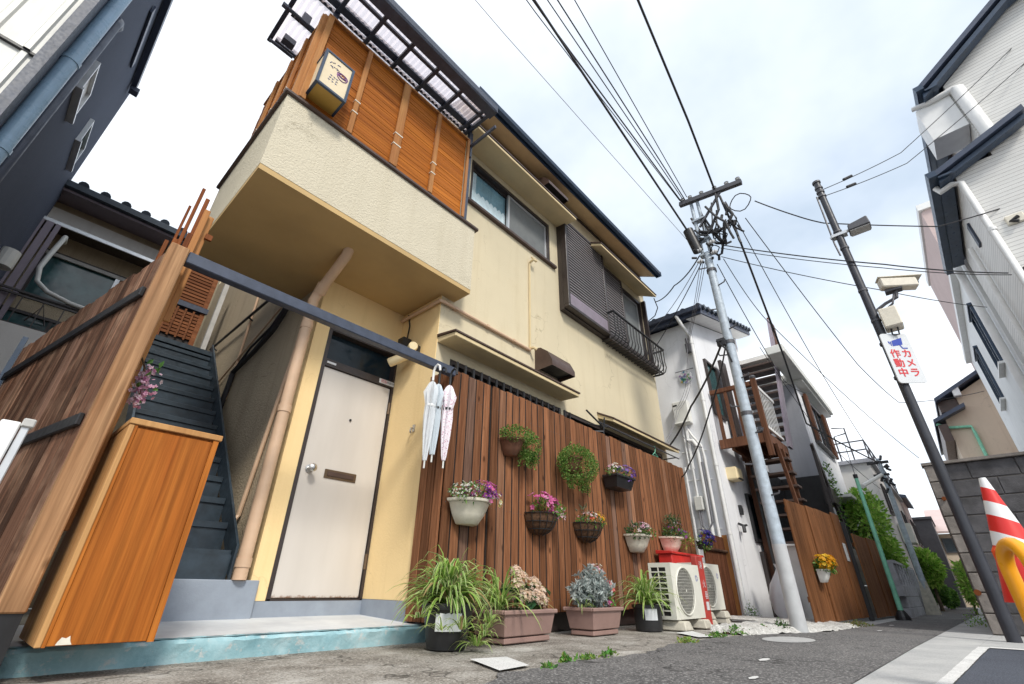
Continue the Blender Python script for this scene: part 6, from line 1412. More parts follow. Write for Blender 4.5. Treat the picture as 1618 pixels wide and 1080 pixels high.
gp = thing('green_pole', 'short mint green steel pole with a black cap at the road edge', 'pole', (10.6, .95, gz(10.6)))
mb = MB(); mb.tube([(10.6, .95, gz(10.6) - .03), (10.6, .94, 1.86)], [.040, .030], 14); mb.build('shaft', M['green_pole'], gp, smooth=40)
mb = MB(); mb.tube([(10.6, .94, 1.86), (10.6, .94, 1.93)], .036, 12); mb.build('cap', M['black_plastic'], gp); mb = MB(); mb.tube([(10.6, .94, 1.93), (10.6, .94, 2.5)], .006, 6); mb.build('rod', M['steel_dark'], gp)
mb = MB(); mb.lathe([(.0, 0), (.11, 0), (.10, .05), (.06, .12), (.045, .14)], (10.6, .95, gz(10.6)), 16); mb.build('rubber_skirt', M['black_plastic'], gp)
p2 = thing('far_utility_pole', 'distant grey utility pole with a broad concrete base beside the block wall', 'utility pole', (15.0, .76, gz(15)))
mb = MB(); mb.tube([(15.0, .76, gz(15)), (15.0, .74, 3.05)], [.065, .05], 14); mb.build('shaft', M['pole_grey'], p2, smooth=40)
mb = MB(); mb.hexa([(14.9, .64, gz(15)), (15.2, .64, gz(15)), (15.2, .90, gz(15)), (14.9, .90, gz(15)), (14.95, .69, .25), (15.08, .69, .25), (15.08, .83, .25), (14.95, .83, .25)]); mb.build('base', M['concrete_block'], p2)
mb = MB(); mb.box(14.95, 15.02, .55, 1.0, 2.92, 2.98); mb.box(14.95, 15.02, .62, .95, 2.62, 2.67)
for k in range(14): p = Vector((14.95, .74 + rr.uniform(-.16, .16), rr.uniform(2.3, 3.05))); mb.tube([p, p + rdir(rr) * .12], .03, 5)
mb.build('fittings', M['cable'], p2)

# ================================================================ CABLES
def wire(label, pts, r=.009, sag=0.0, m='cable', n=10, name='cable'):
    pts = [Vector(p) for p in pts]; path = []
    for a, b in zip(pts, pts[1:]):
        for k in range(n): t = k / n; path.append(a + (b - a) * t - Vector((0, 0, sag * 4 * t * (1 - t))))
    path.append(pts[-1]); mb = MB(); mb.tube(path, r * .72, 5)
    return tag(mb.build(name, M[m], loc=tuple(pts[0])), label, 'cable', 'overhead cables of the lane')
wire('thick black cable coming overhead to the splice box of the grey pole', [(5.80, 1.56, 4.88), (2.05, 1.60, 5.73), (-8, 1.7, 8.0)], .021)
for k, (dy, dz, r_, lab) in enumerate(((0, 0, .012, 'overhead cable ending at the street side of the bundle'), (.06, .03, .010, 'thin overhead cable of the bundle above the crossarm'), (.11, -.02, .014, 'thicker overhead cable in the middle of the bundle'), (.17, .05, .009, 'thin overhead cable on the house side of the bundle'), (-.07, .05, .009, 'outermost thin cable of the overhead bundle'))):
    wire(lab, [(PX - .04, 1.52 + dy * .5, 5.60 + dz), (2.36, 1.50 + dy * 1.9, 6.12 + dz * 3), (-8, 1.45 + dy * 4, 7.7 + dz * 6)], r_)
wire('heavy black cable dropping steeply from overhead onto the crossarm', [(PX - .05, 1.06, 5.50), (4.6, .92, 5.72), (3.05, .80, 6.22), (-4, .3, 9.2)], .022)
wire('pale grey thin cable running above the house eave', [(PX - .03, 1.6, 4.75), (2.0, 2.0, 5.5), (-7, 2.9, 7.6)], .005, 0, 'cable_grey')
wire('heavy cable sagging from the grey pole far down the lane', [(PX, .95, 4.85), (8.2, 1.15, 3.55), (10.6, 1.45, 3.02), (14.9, .76, 2.95)], .022, .03)
wire('thin cable parallel to the sagging heavy one', [(PX, .92, 5.0), (10.5, .9, 3.9), (14.95, .74, 2.9)], .009, .1)
wire('cable crossing the lane from the grey pole to the gutter strip side', [(PX, .78, 4.78), (9.0, .25, 3.4), (12.0, -.10, 3.5), (14, -1.6, 4.0)], .009, .05)
wire('upper cable crossing the lane past the lamp to the corner house', [(PX, .60, 5.0), (6.1, .2, 4.6), (DX, -.05, 4.5), (7.6, -1.25, 4.58), (8.0, -2.05, 4.76)], .012, .01)
wire('cable crossing the lane at camera height to the corner house', [(PX, 1.18, 4.5), (6.4, -.45, 3.60), (8.0, -1.68, 3.78)], .012, .03)
wire('second cable crossing the lane just below the first one', [(PX, 1.2, 4.45), (6.4, -.42, 3.56), (8.0, -1.7, 3.74)], .008, .03)
wire('lowest cable crossing the lane to the white block beyond', [(PX, 1.22, 4.30), (6.7, -.3, 3.45), (10.5, -1.75, 4.44)], .008, .03)
for k, (z, r_) in enumerate(((5.05, .008), (4.93, .008))):
    wire(('upper' if k == 0 else 'lower') + ' of two wires from the top of the dark pole towards the corner house', [(DX, DY - .03, z), (7.0, -1.2, z + .55 - .1 * k), (8.0, -3.2, 7.5 - .4 * k)], r_, .02)
    mb = MB(); a = Vector((DX, DY - .03, z)); b = Vector((7.0, -1.2, z + .55 - .1 * k)); p = a + (b - a) * .27; mb.tube([p, p + (b - a) * .10], .022, 8); tag(mb.build('cable_sleeve', M['cable'], loc=tuple(p)), 'black sleeve on the ' + ('upper' if k == 0 else 'lower') + ' wire beside the dark pole top', 'sleeve')
wire('service cable from the grey pole to the eave end of the cream house', [(PX - .06, 1.50, 4.42), (6.6, 2.2, 4.62), (7.50, 2.93, 5.05)], .014, .06)
wire('looped service cable under the eave end of the cream house', [(7.46, 2.93, 5.12), (7.5, 2.9, 4.9), (7.55, 3.0, 4.78), (7.55, 3.18, 4.7)], .014)
wire('pale service wire from the grey pole to the end wall of the cream house', [(PX - .06, 1.5, 4.35), (7.56, 3.17, 4.45)], .007, .10, 'cable_grey'); wire('dark service wire from the grey pole down to the window corner', [(PX - .06, 1.48, 4.30), (7.58, 3.17, 4.05)], .010, .05)
for k in range(3): wire(('inner', 'middle', 'outer')[k] + ' of three thin wires dropping from the pole to the white house bracket', [(PX - .07, 1.50 - .04 * k, 4.30), (8.16, 2.70, 4.30 - .05 * k), (8.16, 2.78 + .05 * k, 3.4), (8.0, 3.0 + .05 * k, 2.95), (7.62, 3.17, 2.35 - .06 * k)], .0065, .05, 'cable_grey')
wire('thick black cable from the pole clamp to the corner of the cream house', [(PX - .10, 1.45, 2.92), (6.9, 2.4, 2.55), (7.60, 3.16, 2.18)], .020, .05)
wire('black cable looping down from the pole clamp to the laundry corner', [(PX - .10, 1.42, 2.86), (6.2, 1.9, 2.2), (6.9, 2.6, 1.65), (7.45, 3.0, 1.62)], .014, .05)
wire('long thin wire from the grey pole down the lane over the block wall', [(PX, 1.2, 4.25), (7.6, 1.12, 3.9), (13, -.05, 2.55)], .008, .12)
wire('wire running along the fronts beyond the white house', [(PX, 1.3, 4.2), (9.5, 1.45, 3.6), (12.4, 1.4, 4.25)], .009, .1); wire('lowest front wire beyond the white house', [(8.4, 1.5, 3.9), (11.5, 1.35, 2.9), (14.9, .9, 2.3)], .008, .06)

# ================================================================ CORNER HOUSE AND YARD ACROSS THE LANE
ch = thing('corner_house', 'tall cream sided corner house with stacked dark gutters and white downpipes', 'house', (7.95, -1.74, gz(8)), R(-2.2), local=True)
Z0 = -gz(8)          # local z = world z + Z0
def zz(w): return w + Z0
mb = MB(); mb.prism([(0, 0, 0), (0, 0, zz(5.62)), (0, -.45, zz(5.62)), (0, -.45, zz(7.25)), (0, -1.55, zz(8.15)), (0, -3.8, zz(9.1)), (0, -6.0, zz(8.0)), (0, -6.0, 0)], (2.6, 0, 0)); mb.build('wall', M['siding'], ch)
def roof_slab(x0, x1, prof, th, nm, m, par=ch):
    mb = MB()
    for (ya, za), (yb, zb) in zip(prof, prof[1:]): mb.hexa([(x0, ya, za), (x1, ya, za), (x1, yb, zb), (x0, yb, zb), (x0, ya, za + th), (x1, ya, za + th), (x1, yb, zb + th), (x0, yb, zb + th)])
    return mb.build(nm, m, par)
roof_slab(-.27, 2.9, [(-.10, zz(7.12)), (-1.5, zz(8.20)), (-3.8, zz(9.2)), (-6.3, zz(8.0))], .10, 'roof', M['roof_dark'])
roof_slab(-.22, -.04, [(-.16, zz(7.02)), (-1.5, zz(8.06)), (-3.8, zz(9.08))], .09, 'verge_board', M['gutter'])
roof_slab(-.27, 2.75, [(.24, zz(5.46)), (-.9, zz(5.96))], .09, 'lower_roof', M['roof_dark']); roof_slab(-.20, -.04, [(.20, zz(5.38)), (-.9, zz(5.87))], .075, 'lower_verge', M['gutter'])
for nm, y, z in (('gutter', -.20, 7.14), ('lower_gutter', .20, 5.46)):
    mb = MB(); mb.prism([(-.30, y, zz(z)), (-.30, y + .10, zz(z)), (-.30, y + .115, zz(z) + .10), (-.30, y, zz(z) + .10)], (3.25, 0, 0)); mb.box(-.25, 2.7, y - .16, y - .001, zz(z) - .02, zz(z) + .01); mb.build(nm, M['gutter'], ch)
mb = MB(); mb.tube([(.0, .24, zz(5.45)), (-.02, .22, zz(5.34)), (-.04, .08, zz(5.38)), (-.055, -.01, zz(5.33)), (-.055, -.02, 0)], .042, 12)
for z in (4.4, 3.2, 2.0): mb.tube([(-.055, -.02, zz(z)), (-.055, -.02, zz(z) + .05)], .05, 12)
mb.build('downpipe', M['white'], ch, smooth=50)
mb = MB(); mb.tube([(-.02, .0, zz(7.08)), (-.06, -.20, zz(7.02)), (-.06, -.50, zz(7.05)), (-.07, -.54, zz(7.0)), (-.07, -.54, zz(5.86))], [.04, .04, .05, .085, .085], 12); mb.build('downpipe', M['white'], ch, smooth=50)
mb = MB(); mb.box(-.03, .5, -.44, -.02, zz(6.3), zz(7.0)); mb.build('balcony_panel', M['white'], ch)
mb = MB(); mb.box(-.035, -.0, -.36, -.18, zz(4.42), zz(4.56)); mb.build('cable_anchor', M['ivory'], ch, bev=.01); mb = MB(); mb.tube([(-.04, -.30, zz(4.50)), (-.04, -.22, zz(4.46)), (-.05, -.28, zz(4.42))], .025, 8); mb.build('cable_hook', M['black'], ch)
mb = MB(); mb.box(-.03, .0, -.55, -.38, zz(3.55), zz(3.78)); mb.build('wall_vent', M['navy'], ch); mb = MB(); mb.tube([(-.03, -.08, zz(3.76)), (-.03, -.08, zz(3.2)), (-.03, -.14, zz(2.9)), (-.03, -.14, zz(2.4))], .018, 6); mb.tube([(-.04, .0, zz(3.74)), (-.05, -.1, zz(3.62)), (-.04, -.2, zz(3.7))], .018, 6); mb.build('wall_cable', M['cable'], ch)
mb = MB(); mb.box(.8, .95, .0, .03, zz(4.75), zz(5.15)); mb.build('window', M['navy'], ch); mb = MB(); mb.tube([(1.35, .06, zz(5.0)), (1.35, .06, 0)], .035, 10); mb.build('downpipe', M['white'], ch)
wb = thing('white_block', 'rough white rendered apartment block with hooded windows beyond the corner house', 'building', (10.75, -1.82, gz(11)), R(-2.2), local=True)
Z1 = -gz(11)
mb = MB(); mb.box(0, 7.0, -6, 0, 0, 6.0 + Z1); mb.build('wall', M['rough_white'], wb)
mb = MB(); mb.tube([(.25, .02, 5.95 + Z1), (.22, .07, 5.9 + Z1), (.22, .09, 5.7 + Z1), (.22, .09, 0)], .065, 12); mb.build('downpipe', M['white'], wb, smooth=50)
mb = MB(); mb.box(-.05, 7.1, -.05, .12, 5.98 + Z1, 6.12 + Z1); mb.build('parapet', M['white'], wb)
for (x0, x1) in ((1.6, 2.5), (4.2, 5.2)):
    for z in (4.05, 1.4):
        w = flush_window(wb, 'x', x0, x1, z + Z1, z + 1.3 + Z1, 0, 1, M['gutter'], M['dark_glass'], [(x0 + x1) / 2], fw=.035); mb = MB(); mb.box(x0 - .03, x1 + .03, .0, .08, z + 1.31 + Z1, z + 1.36 + Z1); mb.build('hood', M['gutter'], w); mb = MB(); mb.box(x0 - .03, x1 + .03, .0, .09, z - .05 + Z1, z - .002 + Z1); mb.build('sill', M['white'], w)
mb = MB(); mb.box(3.2, 3.3, 0, .1, 2.6 + Z1, 2.75 + Z1); mb.box(6.0, 6.1, 0, .12, 2.0 + Z1, 2.2 + Z1); mb.build('vent', M['steel_dark'], wb)
pb = thing('pink_block', 'pinkish plastered block showing past the corner house gutter', 'building', (19.0, -2.6, gz(19)))
mb = MB(); mb.prism([(19, -2.9, gz(19)), (19, -2.9, 12.2), (19, -3.0, 12.3), (19, -8, 12.3), (19, -8, gz(19))], (6, 0, 0)); mb.build('wall', M['pink_wall'], pb)
mb = MB(); mb.box(18.9, 25.1, -8.1, -2.85, 12.3, 12.55); mb.build('parapet', M['white'], pb)
for z in (10, 8.2, 6.5): mb = MB(); mb.box(18.96, 19.0, -3.7, -3.45, z, z + .35); mb.build('vent', M['steel_dark'], pb)

# concrete block wall: each block its own piece
bw = thing('block_wall', 'dark stained concrete block wall with a pale weathered end pier', 'wall', (7.45, -.5, gz(7.4)))
rr = random.Random(61); hB = .1905; zb = gz(7.4) - .0
ml = []
for k in range(3): q = MB(); q.box(0, .12, -.171, 0, .004, hB - .006); ml.append(q.mesh('block', [M['block_light']], bev=.006))
for j in range(9): piece(ml[j % 3], 'block', bw, (7.40 + rr.uniform(-.004, .004), -.035, zb + j * hB))
md = []
for k in range(3): q = MB(); q.box(0, .12, -.396, 0, .004, hB - .006); md.append(q.mesh('block', [M['block_dark']], bev=.007))
mh = MB(); mh.box(0, .12, -.196, 0, .004, hB - .006); mh = mh.mesh('block', [M['block_dark']], bev=.007)
for j in range(9):
    off = 0 if j % 2 else .2; y = -.212
    if off: piece(mh, 'block', bw, (7.435, y, zb + j * hB)); y -= .2
    for i in range(6): piece(md[(i + j) % 3], 'block', bw, (7.435 + rr.uniform(-.004, .004), y - .4 * i, zb + j * hB))
mb = MB(); mb.box(7.45, 7.53, -2.7, -.05, zb, zb + 9 * hB - .01); mb.build('mortar', M['block_light'], bw)
mb = MB(); mb.box(7.38, 7.57, -2.8, -.02, zb + 9 * hB, zb + 9 * hB + .03); mb.build('coping', M['block_light'], bw)
q = MB(); q.box(0, .392, -.12, 0, .004, hB - .006); ms_ = q.mesh('block', [M['block_light']], bev=.006)
for j in range(9):
    for i in range(12): piece(ms_, 'block', bw, (7.53 + i * .4 + (.2 if j % 2 else 0), -.036, zb + j * hB - .01 * (i // 4)))
mb = MB(); mb.tube([(7.37, -.10, .97), (7.41, -.10, .97)], .022, 10); mb.tube([(7.37, -.05, .02), (7.41, -.05, .02)], .03, 10); mb.build('weep_pipe', M['stick'], bw)

cn = thing('traffic_cone', 'red and white striped traffic cone with an orange ribbed collar', 'traffic cone', (2.95, -.192, -.05))
CX, CY = 2.85, -.188; zt = .445
def cone_ring(a, n=28):
    out = []
    for k in range(n):
        th = 2 * math.pi * k / n; z = -a
        for _ in range(3): r = .012 + max(0, -z) * .19; z = -a + (.5 * r * math.sin(th) if a > .001 and a < .46 else 0)
        out.append((CX + r * math.cos(th), CY + r * math.sin(th), zt + z))
    return out
for k, (a, b) in enumerate(((0, .045), (.045, .105), (.105, .165), (.165, .235), (.235, .295), (.295, .47))):
    mb = MB(); A, B_ = cone_ring(a), cone_ring(b); n = len(A)
    mb.add(A + B_, [(i, n + i, n + (i + 1) % n, (i + 1) % n) for i in range(n)] + ([tuple(range(n))] if k == 0 else [])); mb.build('stripe', M['cone_white'] if k % 2 == 0 else M['cone_red'], cn, smooth=40)
mb = MB(); n = 40; prof = [(.060, -.27), (.068, -.285), (.066, -.40), (.064, -.60), (.066, -.74), (.066, G - zt)]
vs_ = [(CX + r * (1 + (.09 if k % 2 else 0)) * math.cos(2 * math.pi * k / n), CY + r * (1 + (.09 if k % 2 else 0)) * math.sin(2 * math.pi * k / n), zt + z) for r, z in prof for k in range(n)]
mb.add(vs_, [(i * n + k, (i + 1) * n + k, (i + 1) * n + (k + 1) % n, i * n + (k + 1) % n) for i in range(len(prof) - 1) for k in range(n)]); mb.build('collar', M['orange'], cn)
mb = MB(); mb.box(CX - .13, CX + .13, CY - .13, CY + .13, G, G + .03); mb.build('base', M['orange'], cn, bev=.01)
gd = thing('guard_pipe', 'bright yellow hoop of steel guard pipe in front of the traffic cone', 'barrier', (2.3, -.13, G))
pts = [(2.34, -.116, G - .05), (2.34, -.116, .07)] + [(2.27 + .07 * math.cos(a), -.141 + .025 * math.cos(a), .07 + .075 * math.sin(a)) for a in [R(15 * i) for i in range(1, 12)]] + [(2.20, -.166, .07), (2.20, -.166, G - .05)]
mb = MB(); mb.tube(pts, .0215, 16); mb.build('hoop', M['yellow_paint'], gd, smooth=60)
for x, y in ((2.34, -.116), (2.20, -.166)): mb = MB(); mb.tube([(x, y, G), (x, y, G + .015)], .04, 14); mb.build('foot', M['steel_dark'], gd)

# ================================================================ BACKGROUND DOWN THE LANE
bh = thing('gabled_house', 'beige plastered house with a small stepped tile roof above the block wall', 'house', (22, -2, gz(22)))
mb = MB(); mb.prism([(22, -1.22, gz(22)), (22, -1.22, 5.5), (22, -1.75, 5.75), (22, -1.75, 6.3), (22, -3.6, 7.3), (22, -5.6, 6.3), (22, -5.6, gz(22))], (5, 0, 0)); mb.build('wall', M['beige_wall'], bh)
mb = MB()
for (a, b) in (((-1.15, 6.10), (-3.7, 7.45)), ((-.88, 5.36), (-1.85, 5.78))): mb.hexa([(21.6, a[0], a[1]), (27.4, a[0], a[1]), (27.4, b[0], b[1]), (21.6, b[0], b[1]), (21.6, a[0], a[1] + .13), (27.4, a[0], a[1] + .13), (27.4, b[0], b[1] + .13), (21.6, b[0], b[1] + .13)])
mb.build('roof', M['roof_dark'], bh); mb = MB(); mb.box(21.98, 27, -1.74, -1.2, 5.78, 6.2); mb.box(21.7, 27, -1.2, -.95, 4.7, 5.3); mb.build('dark_window', M['brown_trim'], bh)
mb = MB(); mb.box(21.62, 21.9, -1.9, -1.7, 6.2, 6.5); mb.build('rafter_end', M['white'], bh)
mb = MB(); mb.tube([(21.8, -.93, 5.36), (21.9, -1.2, 5.2), (21.92, -1.78, 5.14), (21.92, -1.80, 4.9), (21.92, -1.80, gz(22))], .05, 8); mb.build('downpipe', M['green_pole'], bh)
h3 = thing('roof_terrace_house', 'grey house with a railed roof terrace beyond the board fences', 'house', (15.6, 1.1, gz(16)))
mb = MB(); mb.box(15.8, 24, 1.0, 6, gz(20), 3.15); mb.build('wall', M['pale_wall'], h3); mb = MB(); mb.box(15.7, 24.1, .9, 6.1, 3.15, 3.25); mb.build('parapet', M['grey_wall'], h3)
mb = MB()
for z in (3.5, 3.75): mb.bar((15.75, .95, z), (24, .95, z), .03, .03); mb.bar((15.75, .95, z), (15.75, 6, z), .03, .03)
for i in range(10): mb.bar((15.75 + i * .9, .95, 3.25), (15.75 + i * .9, .95, 3.75), .03, .03)
for i in range(1, 6): mb.bar((15.75, .95 + i * .9, 3.25), (15.75, .95 + i * .9, 3.75), .03, .03)
mb.tube([(15.9, 1.3, 3.25), (15.9, 1.3, 4.2), (15.9, 1.6, 4.25)], .02, 5); mb.tube([(15.9, 1.6, 3.25), (15.9, 1.6, 4.0), (15.9, 1.3, 4.05)], .02, 5); mb.build('railing', M['steel_dark'], h3)
for x0, x1, z0, z1 in ((16.9, 17.7, 2.0, 2.75), (19.5, 20.6, 1.9, 2.6), (22.0, 23.0, 1.9, 2.6), (18.2, 19.0, .5, 1.3), (21, 22, .5, 1.3)): flush_window(h3, 'x', x0, x1, z0, z1, 1.0, -1, M['darkbrown_al'], M['dark_glass'], sill=True)
mb = MB(); mb.box(17.6, 18.5, .70, .98, 1.25, 1.75); mb.build('air_conditioner', M['ac'], h3); mb = MB(); mb.tube([(12.5, 1.05, 2.02), (15.0, .78, 2.65)], .045, 8); tag(mb.build('awning_pole', M['white_plastic'], loc=(12.5, 1.05, 2.0)), 'pale slanting pole reaching from the far utility pole over the trees', 'pole')
h4 = thing('narrow_house', 'narrow pale house behind the far utility pole', 'house', (25, 1.3, gz(25)))
mb = MB(); mb.box(24.3, 27.5, .95, 5, gz(25), 3.4); mb.build('wall', M['pink_wall'], h4); mb = MB(); mb.hexa([(24.1, .75, 3.3), (27.6, .75, 3.3), (27.6, 5, 4.4), (24.1, 5, 4.4), (24.1, .75, 3.42), (27.6, .75, 3.42), (27.6, 5, 4.52), (24.1, 5, 4.52)]); mb.build('roof', M['roof_dark'], h4)
for x in (24.9, 26.2): flush_window(h4, 'x', x, x + .8, 1.7, 2.6, .95, -1, M['darkbrown_al'], M['dark_glass'])
dkh = thing('dark_house', 'charcoal clad house closing the end of the lane', 'house', (29, .7, gz(29)))
mb = MB(); mb.box(29, 34, .35, 4, gz(29), 3.0); mb.build('wall', M['steel_dark'], dkh); mb = MB(); mb.box(28.9, 34.1, .3, 4.1, 3.0, 3.1); mb.build('roof', M['steel_dark'], dkh); flush_window(dkh, 'y', 1.0, 1.8, 1.2, 2.0, 29, -1, M['alu'], M['dark_glass'])
pkh = thing('pink_roofed_house', 'pale house with a faded pink roof at the far bend', 'house', (32, .1, gz(32)))
mb = MB(); mb.box(32, 38, -1.2, .52, gz(32), 2.6); mb.build('wall', M['beige_wall'], pkh); mb = MB(); mb.hexa([(31.7, -1.4, 2.6), (31.7, .60, 2.6), (31.7 + 3, .60, 3.95), (31.7 + 3, -1.4, 3.95), (31.7, -1.4, 2.7), (31.7, .60, 2.7), (34.7, .60, 4.05), (34.7, -1.4, 4.05)]); mb.build('roof', M['pink_wall'], pkh)
flush_window(pkh, 'y', -.3, .3, 1.75, 2.4, 32, -1, M['steel_dark'], M['dark_glass']); mb = MB(); mb.box(31.5, 32, -.6, .45, .95, 1.05); mb.build('canopy', M['roof_dark'], pkh)
gw = thing('grey_block_wall', 'low grey block wall topped with short pierced piers', 'wall', (14, 1.0, gz(14)))
q = MB(); q.box(.004, .396, -.06, .06, .004, .186); me = q.mesh('block', [M['block_grey']], bev=.006)
for j in range(3):
    for i in range(11): piece(me, 'block', gw, (12.1 + i * .4 + (.2 if j % 2 else 0), 1.0 - i * .006, gz(14) - .03 + j * .19))
q = MB(); q.box(0, .13, -.05, .05, .13, .52); me = q.mesh('pier', [M['block_grey']], bev=.01)
for i in range(9): piece(me, 'pier', gw, (12.1 + i * .48, 1.0 - i * .007, 0))
mb = MB(); mb.box(12.1, 16.5, .93, 1.06, .52, .57); mb.build('coping', M['block_grey'], gw)
def bush(name, label, cat, c, rad, n, L, w_, cols, seed, trunk=None, group=None):
    rr = random.Random(seed); t = thing(name, label, cat, (c[0], c[1], gz(c[0])), group=group); mb = MB()
    foliage(mb, c, rad, n // 2, L, w_, cols, rr, surf=.3)
    for k in range(9):
        d = rdir(rr); q = Vector(c) + Vector((d.x * rad[0], d.y * rad[1], d.z * rad[2])) * .75; f = rr.uniform(.3, .55); foliage(mb, q, [v * f for v in rad], n // 14, L, w_, cols, rr, surf=.2)
    stuffy(mb.build('crown', M['plant'], t))
    if trunk:
        mb = MB(); base = Vector((c[0] + .05, c[1] + .05, gz(c[0]) - .05)); mid = Vector(c) - Vector((0, 0, rad[2] * .5)); mb.tube([base, (base + mid) / 2 + Vector((.04, .02, 0)), mid], [trunk, trunk * .8, trunk * .5], 8)
        for k in range(6): d = rdir(rr, .4); mb.tube([mid, mid + Vector((d.x * rad[0], d.y * rad[1], abs(d.z) * rad[2])) * .8], [trunk * .45, trunk * .12], 6)
        mb.build('trunk', M['bark'], t)
LG = [(.28, .54, .07), (.38, .62, .11), (.48, .66, .16), (.18, .38, .05)]
bush('garden_tree', 'light green leafy tree rising above the shorter board fence', 'tree', (13.2, 1.22, 1.45), (.75, .38, .62), 1700, .11, .032, LG, 3, .06, 'trees along the lane')
bush('garden_tree', 'denser green tree beside the low grey block wall', 'tree', (14.2, 1.12, .78), (.75, .25, .42), 1500, .10, .03, LG, 4, .05, 'trees along the lane')
bush('shrub', 'rounded bright green shrub beyond the far utility pole', 'shrub', (19.5, .72, .72), (.8, .32, .45), 2000, .12, .035, LG, 5, .05, 'shrubs at the end of the lane')
bush('shrub', 'dark low shrub hugging the lane below the bright green one', 'shrub', (20.5, .75, .02), (.9, .25, .32), 1400, .10, .03, DGREEN + GREEN, 6, .03, 'shrubs at the end of the lane')
bush('shrub', 'small potted shrub at the lane edge before the far bend', 'shrub', (23.0, .62, -.1), (.5, .22, .28), 800, .10, .03, GREEN, 7, .03, 'shrubs at the end of the lane')
bush('shrub', 'leafy plant spilling over the far end of the block wall', 'shrub', (16.5, .0, .25), (.9, .14, .42), 1000, .14, .02, LG + [(.35, .45, .12)], 8, .03, 'shrubs at the end of the lane')

# ================================================================ ALLEY SIDE
ah = thing('charcoal_house', 'tall charcoal rendered house with white ribbed cladding on its street front', 'house', (-1.0, 4.3, G))
mb = MB(); mb.box(-6, -1.0, 4.34, 9.6, G, 8.7); mb.build('wall', M['dark_wall'], ah)
q = MB(); q.add([(0, 0, 0), (.10, 0, 0), (.112, -.022, 0), (.145, -.022, 0), (.157, 0, 0), (.2, 0, 0), (0, 0, 1), (.10, 0, 1), (.112, -.022, 1), (.145, -.022, 1), (.157, 0, 1), (.2, 0, 1)], [(i, i + 1, i + 7, i + 6) for i in range(5)]); me = q.mesh('cladding_sheet', [M['white_plastic']])
for i in range(24):
    piece(me, 'cladding_sheet', ah, (-1.2 - i * .2, 4.325, G), (0, 0, 0), (1, 1, 4.05)); piece(me, 'cladding_sheet', ah, (-1.2 - i * .2, 4.30, 3.72), (0, 0, 0), (1, 1, 5.1))
mb = MB(); mb.box(-6, -1.0, 4.295, 4.339, 3.70, 3.725); mb.build('flashing', M['black'], ah)
mb = MB(); mb.box(-1.01, -.94, 4.26, 4.42, G, 8.7); mb.build('corner_trim', M['navy'], ah)
mb = MB(); mb.tube([(-.90, 4.55, G), (-.90, 4.55, 8.7)], .062, 16)
for z in (1.5, 2.9, 4.05, 5.3, 6.5): mb.tube([(-.90, 4.55, z), (-.90, 4.55, z + .05)], .07, 16)
mb.build('downpipe', M['pipe_blue'], ah, smooth=50)
mb = MB(); mb.tube([(-.93, 5.12, G), (-.93, 5.12, 5.40), (-.93, 5.16, 5.50), (-.93, 5.26, 5.54), (-.99, 5.36, 5.54)], .05, 14); mb.build('downpipe', M['roof_dark'], ah, smooth=50)
for (y0, y1, z0, z1, pm) in ((5.80, 6.41, 4.93, 5.42, 'white'), (7.68, 8.45, 5.64, 6.10, 'teal_glass')):
    w = flush_window(ah, 'y', y0, y1, z0, z1, -1.0, 1, M['alu'], M[pm], fw=.04)
    mb = MB(); mb.box(-1.0, -.93, y0 - .03, y1 + .03, z0 - .04, z0 - .003); mb.build('sill', M['alu'], w)
mb = MB(); mb.box(-.985, -.90, 4.2, 9.0, 8.25, 8.42); mb.build('eave', M['roof_dark'], ah); mb = MB(); mb.box(-.97, -.84, 8.9, 9.05, 8.16, 8.26); mb.build('gutter_end', M['navy'], ah); mb = MB(); mb.box(-.99, -.96, 6.5, 7.75, 7.5, 7.66); mb.build('upper_window', M['roof_dark'], ah)
mb = MB(); mb.tube([(-.92, 7.95, 3.5), (-.92, 7.95, 3.75)], .10, 14); mb.build('duct_cap', M['white_plastic'], ah)
rh = thing('rear_house', 'old house with a tiled eave and curtained window at the back of the alley', 'house', (0, 9.9, G))
mb = MB(); wallgrid(mb, -2.2, 3.2, 9.9, 10.1, G, 5.9, [(-.82, .55, 4.05, 4.9)]); mb.build('wall', M['stucco_side'], rh)
mb = MB(); mb.box(-2.2, 3.2, 9.86, 9.898, 5.30, 5.72); mb.build('wall_band', M['pale_wall'], rh)
mb = MB(); mb.hexa([(-2.4, 9.35, 5.80), (3.4, 9.35, 5.80), (3.4, 9.9, 5.86), (-2.4, 9.9, 5.86), (-2.4, 9.35, 5.88), (3.4, 9.35, 5.88), (3.4, 13, 7.4), (-2.4, 13, 7.4)]); rf = mb.build('roof', M['lilac'], rh)
mb = MB(); mb.prism([(-2.4, 9.34, 5.84), (-2.4, 9.25, 5.85), (-2.4, 9.23, 5.95), (-2.4, 9.34, 5.95)], (5.8, 0, 0)); mb.build('gutter', M['roof_tile'], rh)
q = MB(); q.tube([(0, 9.27, 5.98), (0, 12, 7.25)], .075, 10); me = q.mesh('roll_tile', [M['roof_tile']], smooth=60)
for i in range(19): piece(me, 'roll_tile', rf, (-2.3 + i * .3, 0, 0))
mb = MB(); mb.hexa([(-2.2, 9.4, 5.16), (2.6, 9.4, 5.16), (2.6, 9.86, 5.24), (-2.2, 9.86, 5.24), (-2.2, 9.4, 5.20), (2.6, 9.4, 5.20), (2.6, 9.86, 5.29), (-2.2, 9.86, 5.29)]); mb.build('awning', M['darkbrown_al'], rh); mb = MB(); mb.box(-2.2, 2.6, 9.37, 9.398, 5.15, 5.21); mb.build('awning_edge', M['alu'], rh)
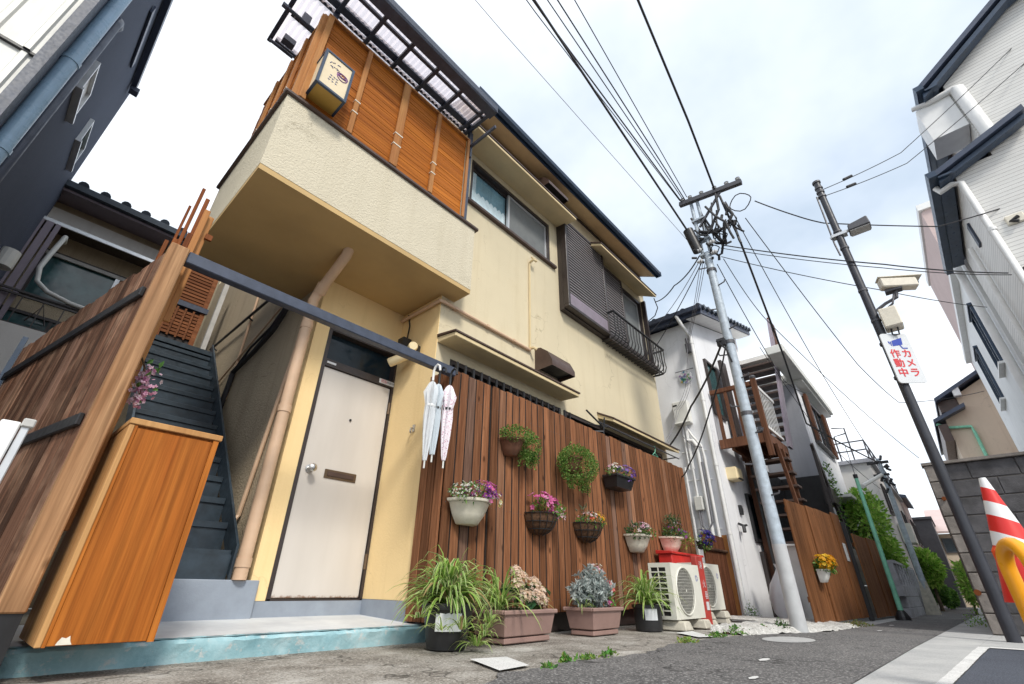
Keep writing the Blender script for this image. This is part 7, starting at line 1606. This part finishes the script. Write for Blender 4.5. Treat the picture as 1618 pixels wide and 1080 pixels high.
w = flush_window(rh, 'x', -.82, .55, 4.02, 4.92, 9.9, -1, M['darkbrown_al'], M['teal_glass'], [.18]); mb = MB(); mb.box(.16, .22, 9.83, 9.86, 4.06, 4.88); mb.build('sash_stile', M['alu'], w); mb = MB(); mb.box(-.8, .55, 9.82, 9.86, 4.82, 4.88); mb.build('rail', M['awning_metal'], w)
flush_window(rh, 'x', -.95, .3, 2.8, 3.75, 9.9, -1, M['darkbrown_al'], M['teal_glass'], [-.3])
mb = MB()
for z in (3.82, 3.76, 3.30): mb.bar((-1.9, 9.3, z), (1.8, 9.3, z), .03, .03)
for i in range(16): mb.bar((-1.9 + i * .24, 9.3, 3.30), (-1.9 + i * .24, 9.3, 3.76), .015, .015)
for x in (-.55, -.2): mb.tube([(x, 9.3, 3.4), (x + .1, 9.3, 3.7), (x + .22, 9.3, 3.4)], .01, 5)
mb.bar((-1.9, 9.3, 3.3), (-1.9, 9.9, 3.3), .03, .03); mb.bar((1.8, 9.3, 3.3), (1.8, 9.9, 3.3), .03, .03); mb.build('balcony_rail', M['darkbrown_al'], rh)
for x, m_ in ((-1.0, .03), (-.90, .045), (-.80, .03)): mb = MB(); mb.box(x - m_, x + m_, 9.36, 9.42, 3.2, 5.15); mb.build('post', M['lilac'], rh)
mb = MB(); mb.tube([(-.66, 9.7, 5.05), (-.66, 9.4, 5.0), (-.70, 9.35, 4.6), (-.72, 9.32, 4.3), (-.66, 9.28, 4.05), (-.50, 9.27, 3.93), (-.2, 9.27, 3.86), (.4, 9.27, 3.84)], .035, 10); mb.build('flexible_pipe', M['white_plastic'], rh, smooth=50)
# metal posts at the alley mouth
al = thing('aluminium_gate_post', 'pair of white aluminium gate posts standing before the weathered fence', 'post', (0.0, 2.3, G))
mb = MB(); mb.box(-.055, -.004, 2.30, 2.33, G, .485); mb.build('panel', M['white'], al, bev=.004); mb = MB(); mb.box(.0, .022, 2.30, 2.33, G, .48); mb.build('post', M['alu'], al, bev=.003); mb = MB(); mb.box(-.004, .03, 2.29, 2.34, .47, .50); mb.build('cap', M['awning_metal'], al, bev=.004)
mb = MB(); mb.box(-.27, -.235, 5.35, 5.39, G, 1.82); tag(mb.build('alley_post', M['gutter'], loc=(-.25, 5.37, G)), 'blue grey steel post just past the far end of the weathered fence', 'post')
aw = thing('alley_wall', 'low pale wall at the back of the alley behind the weathered fence', 'wall', (-.6, 7.5, G)); mb = MB(); mb.box(-.95, .5, 7.6, 7.75, G, 2.7); mb.build('wall', M['pale_wall'], aw)
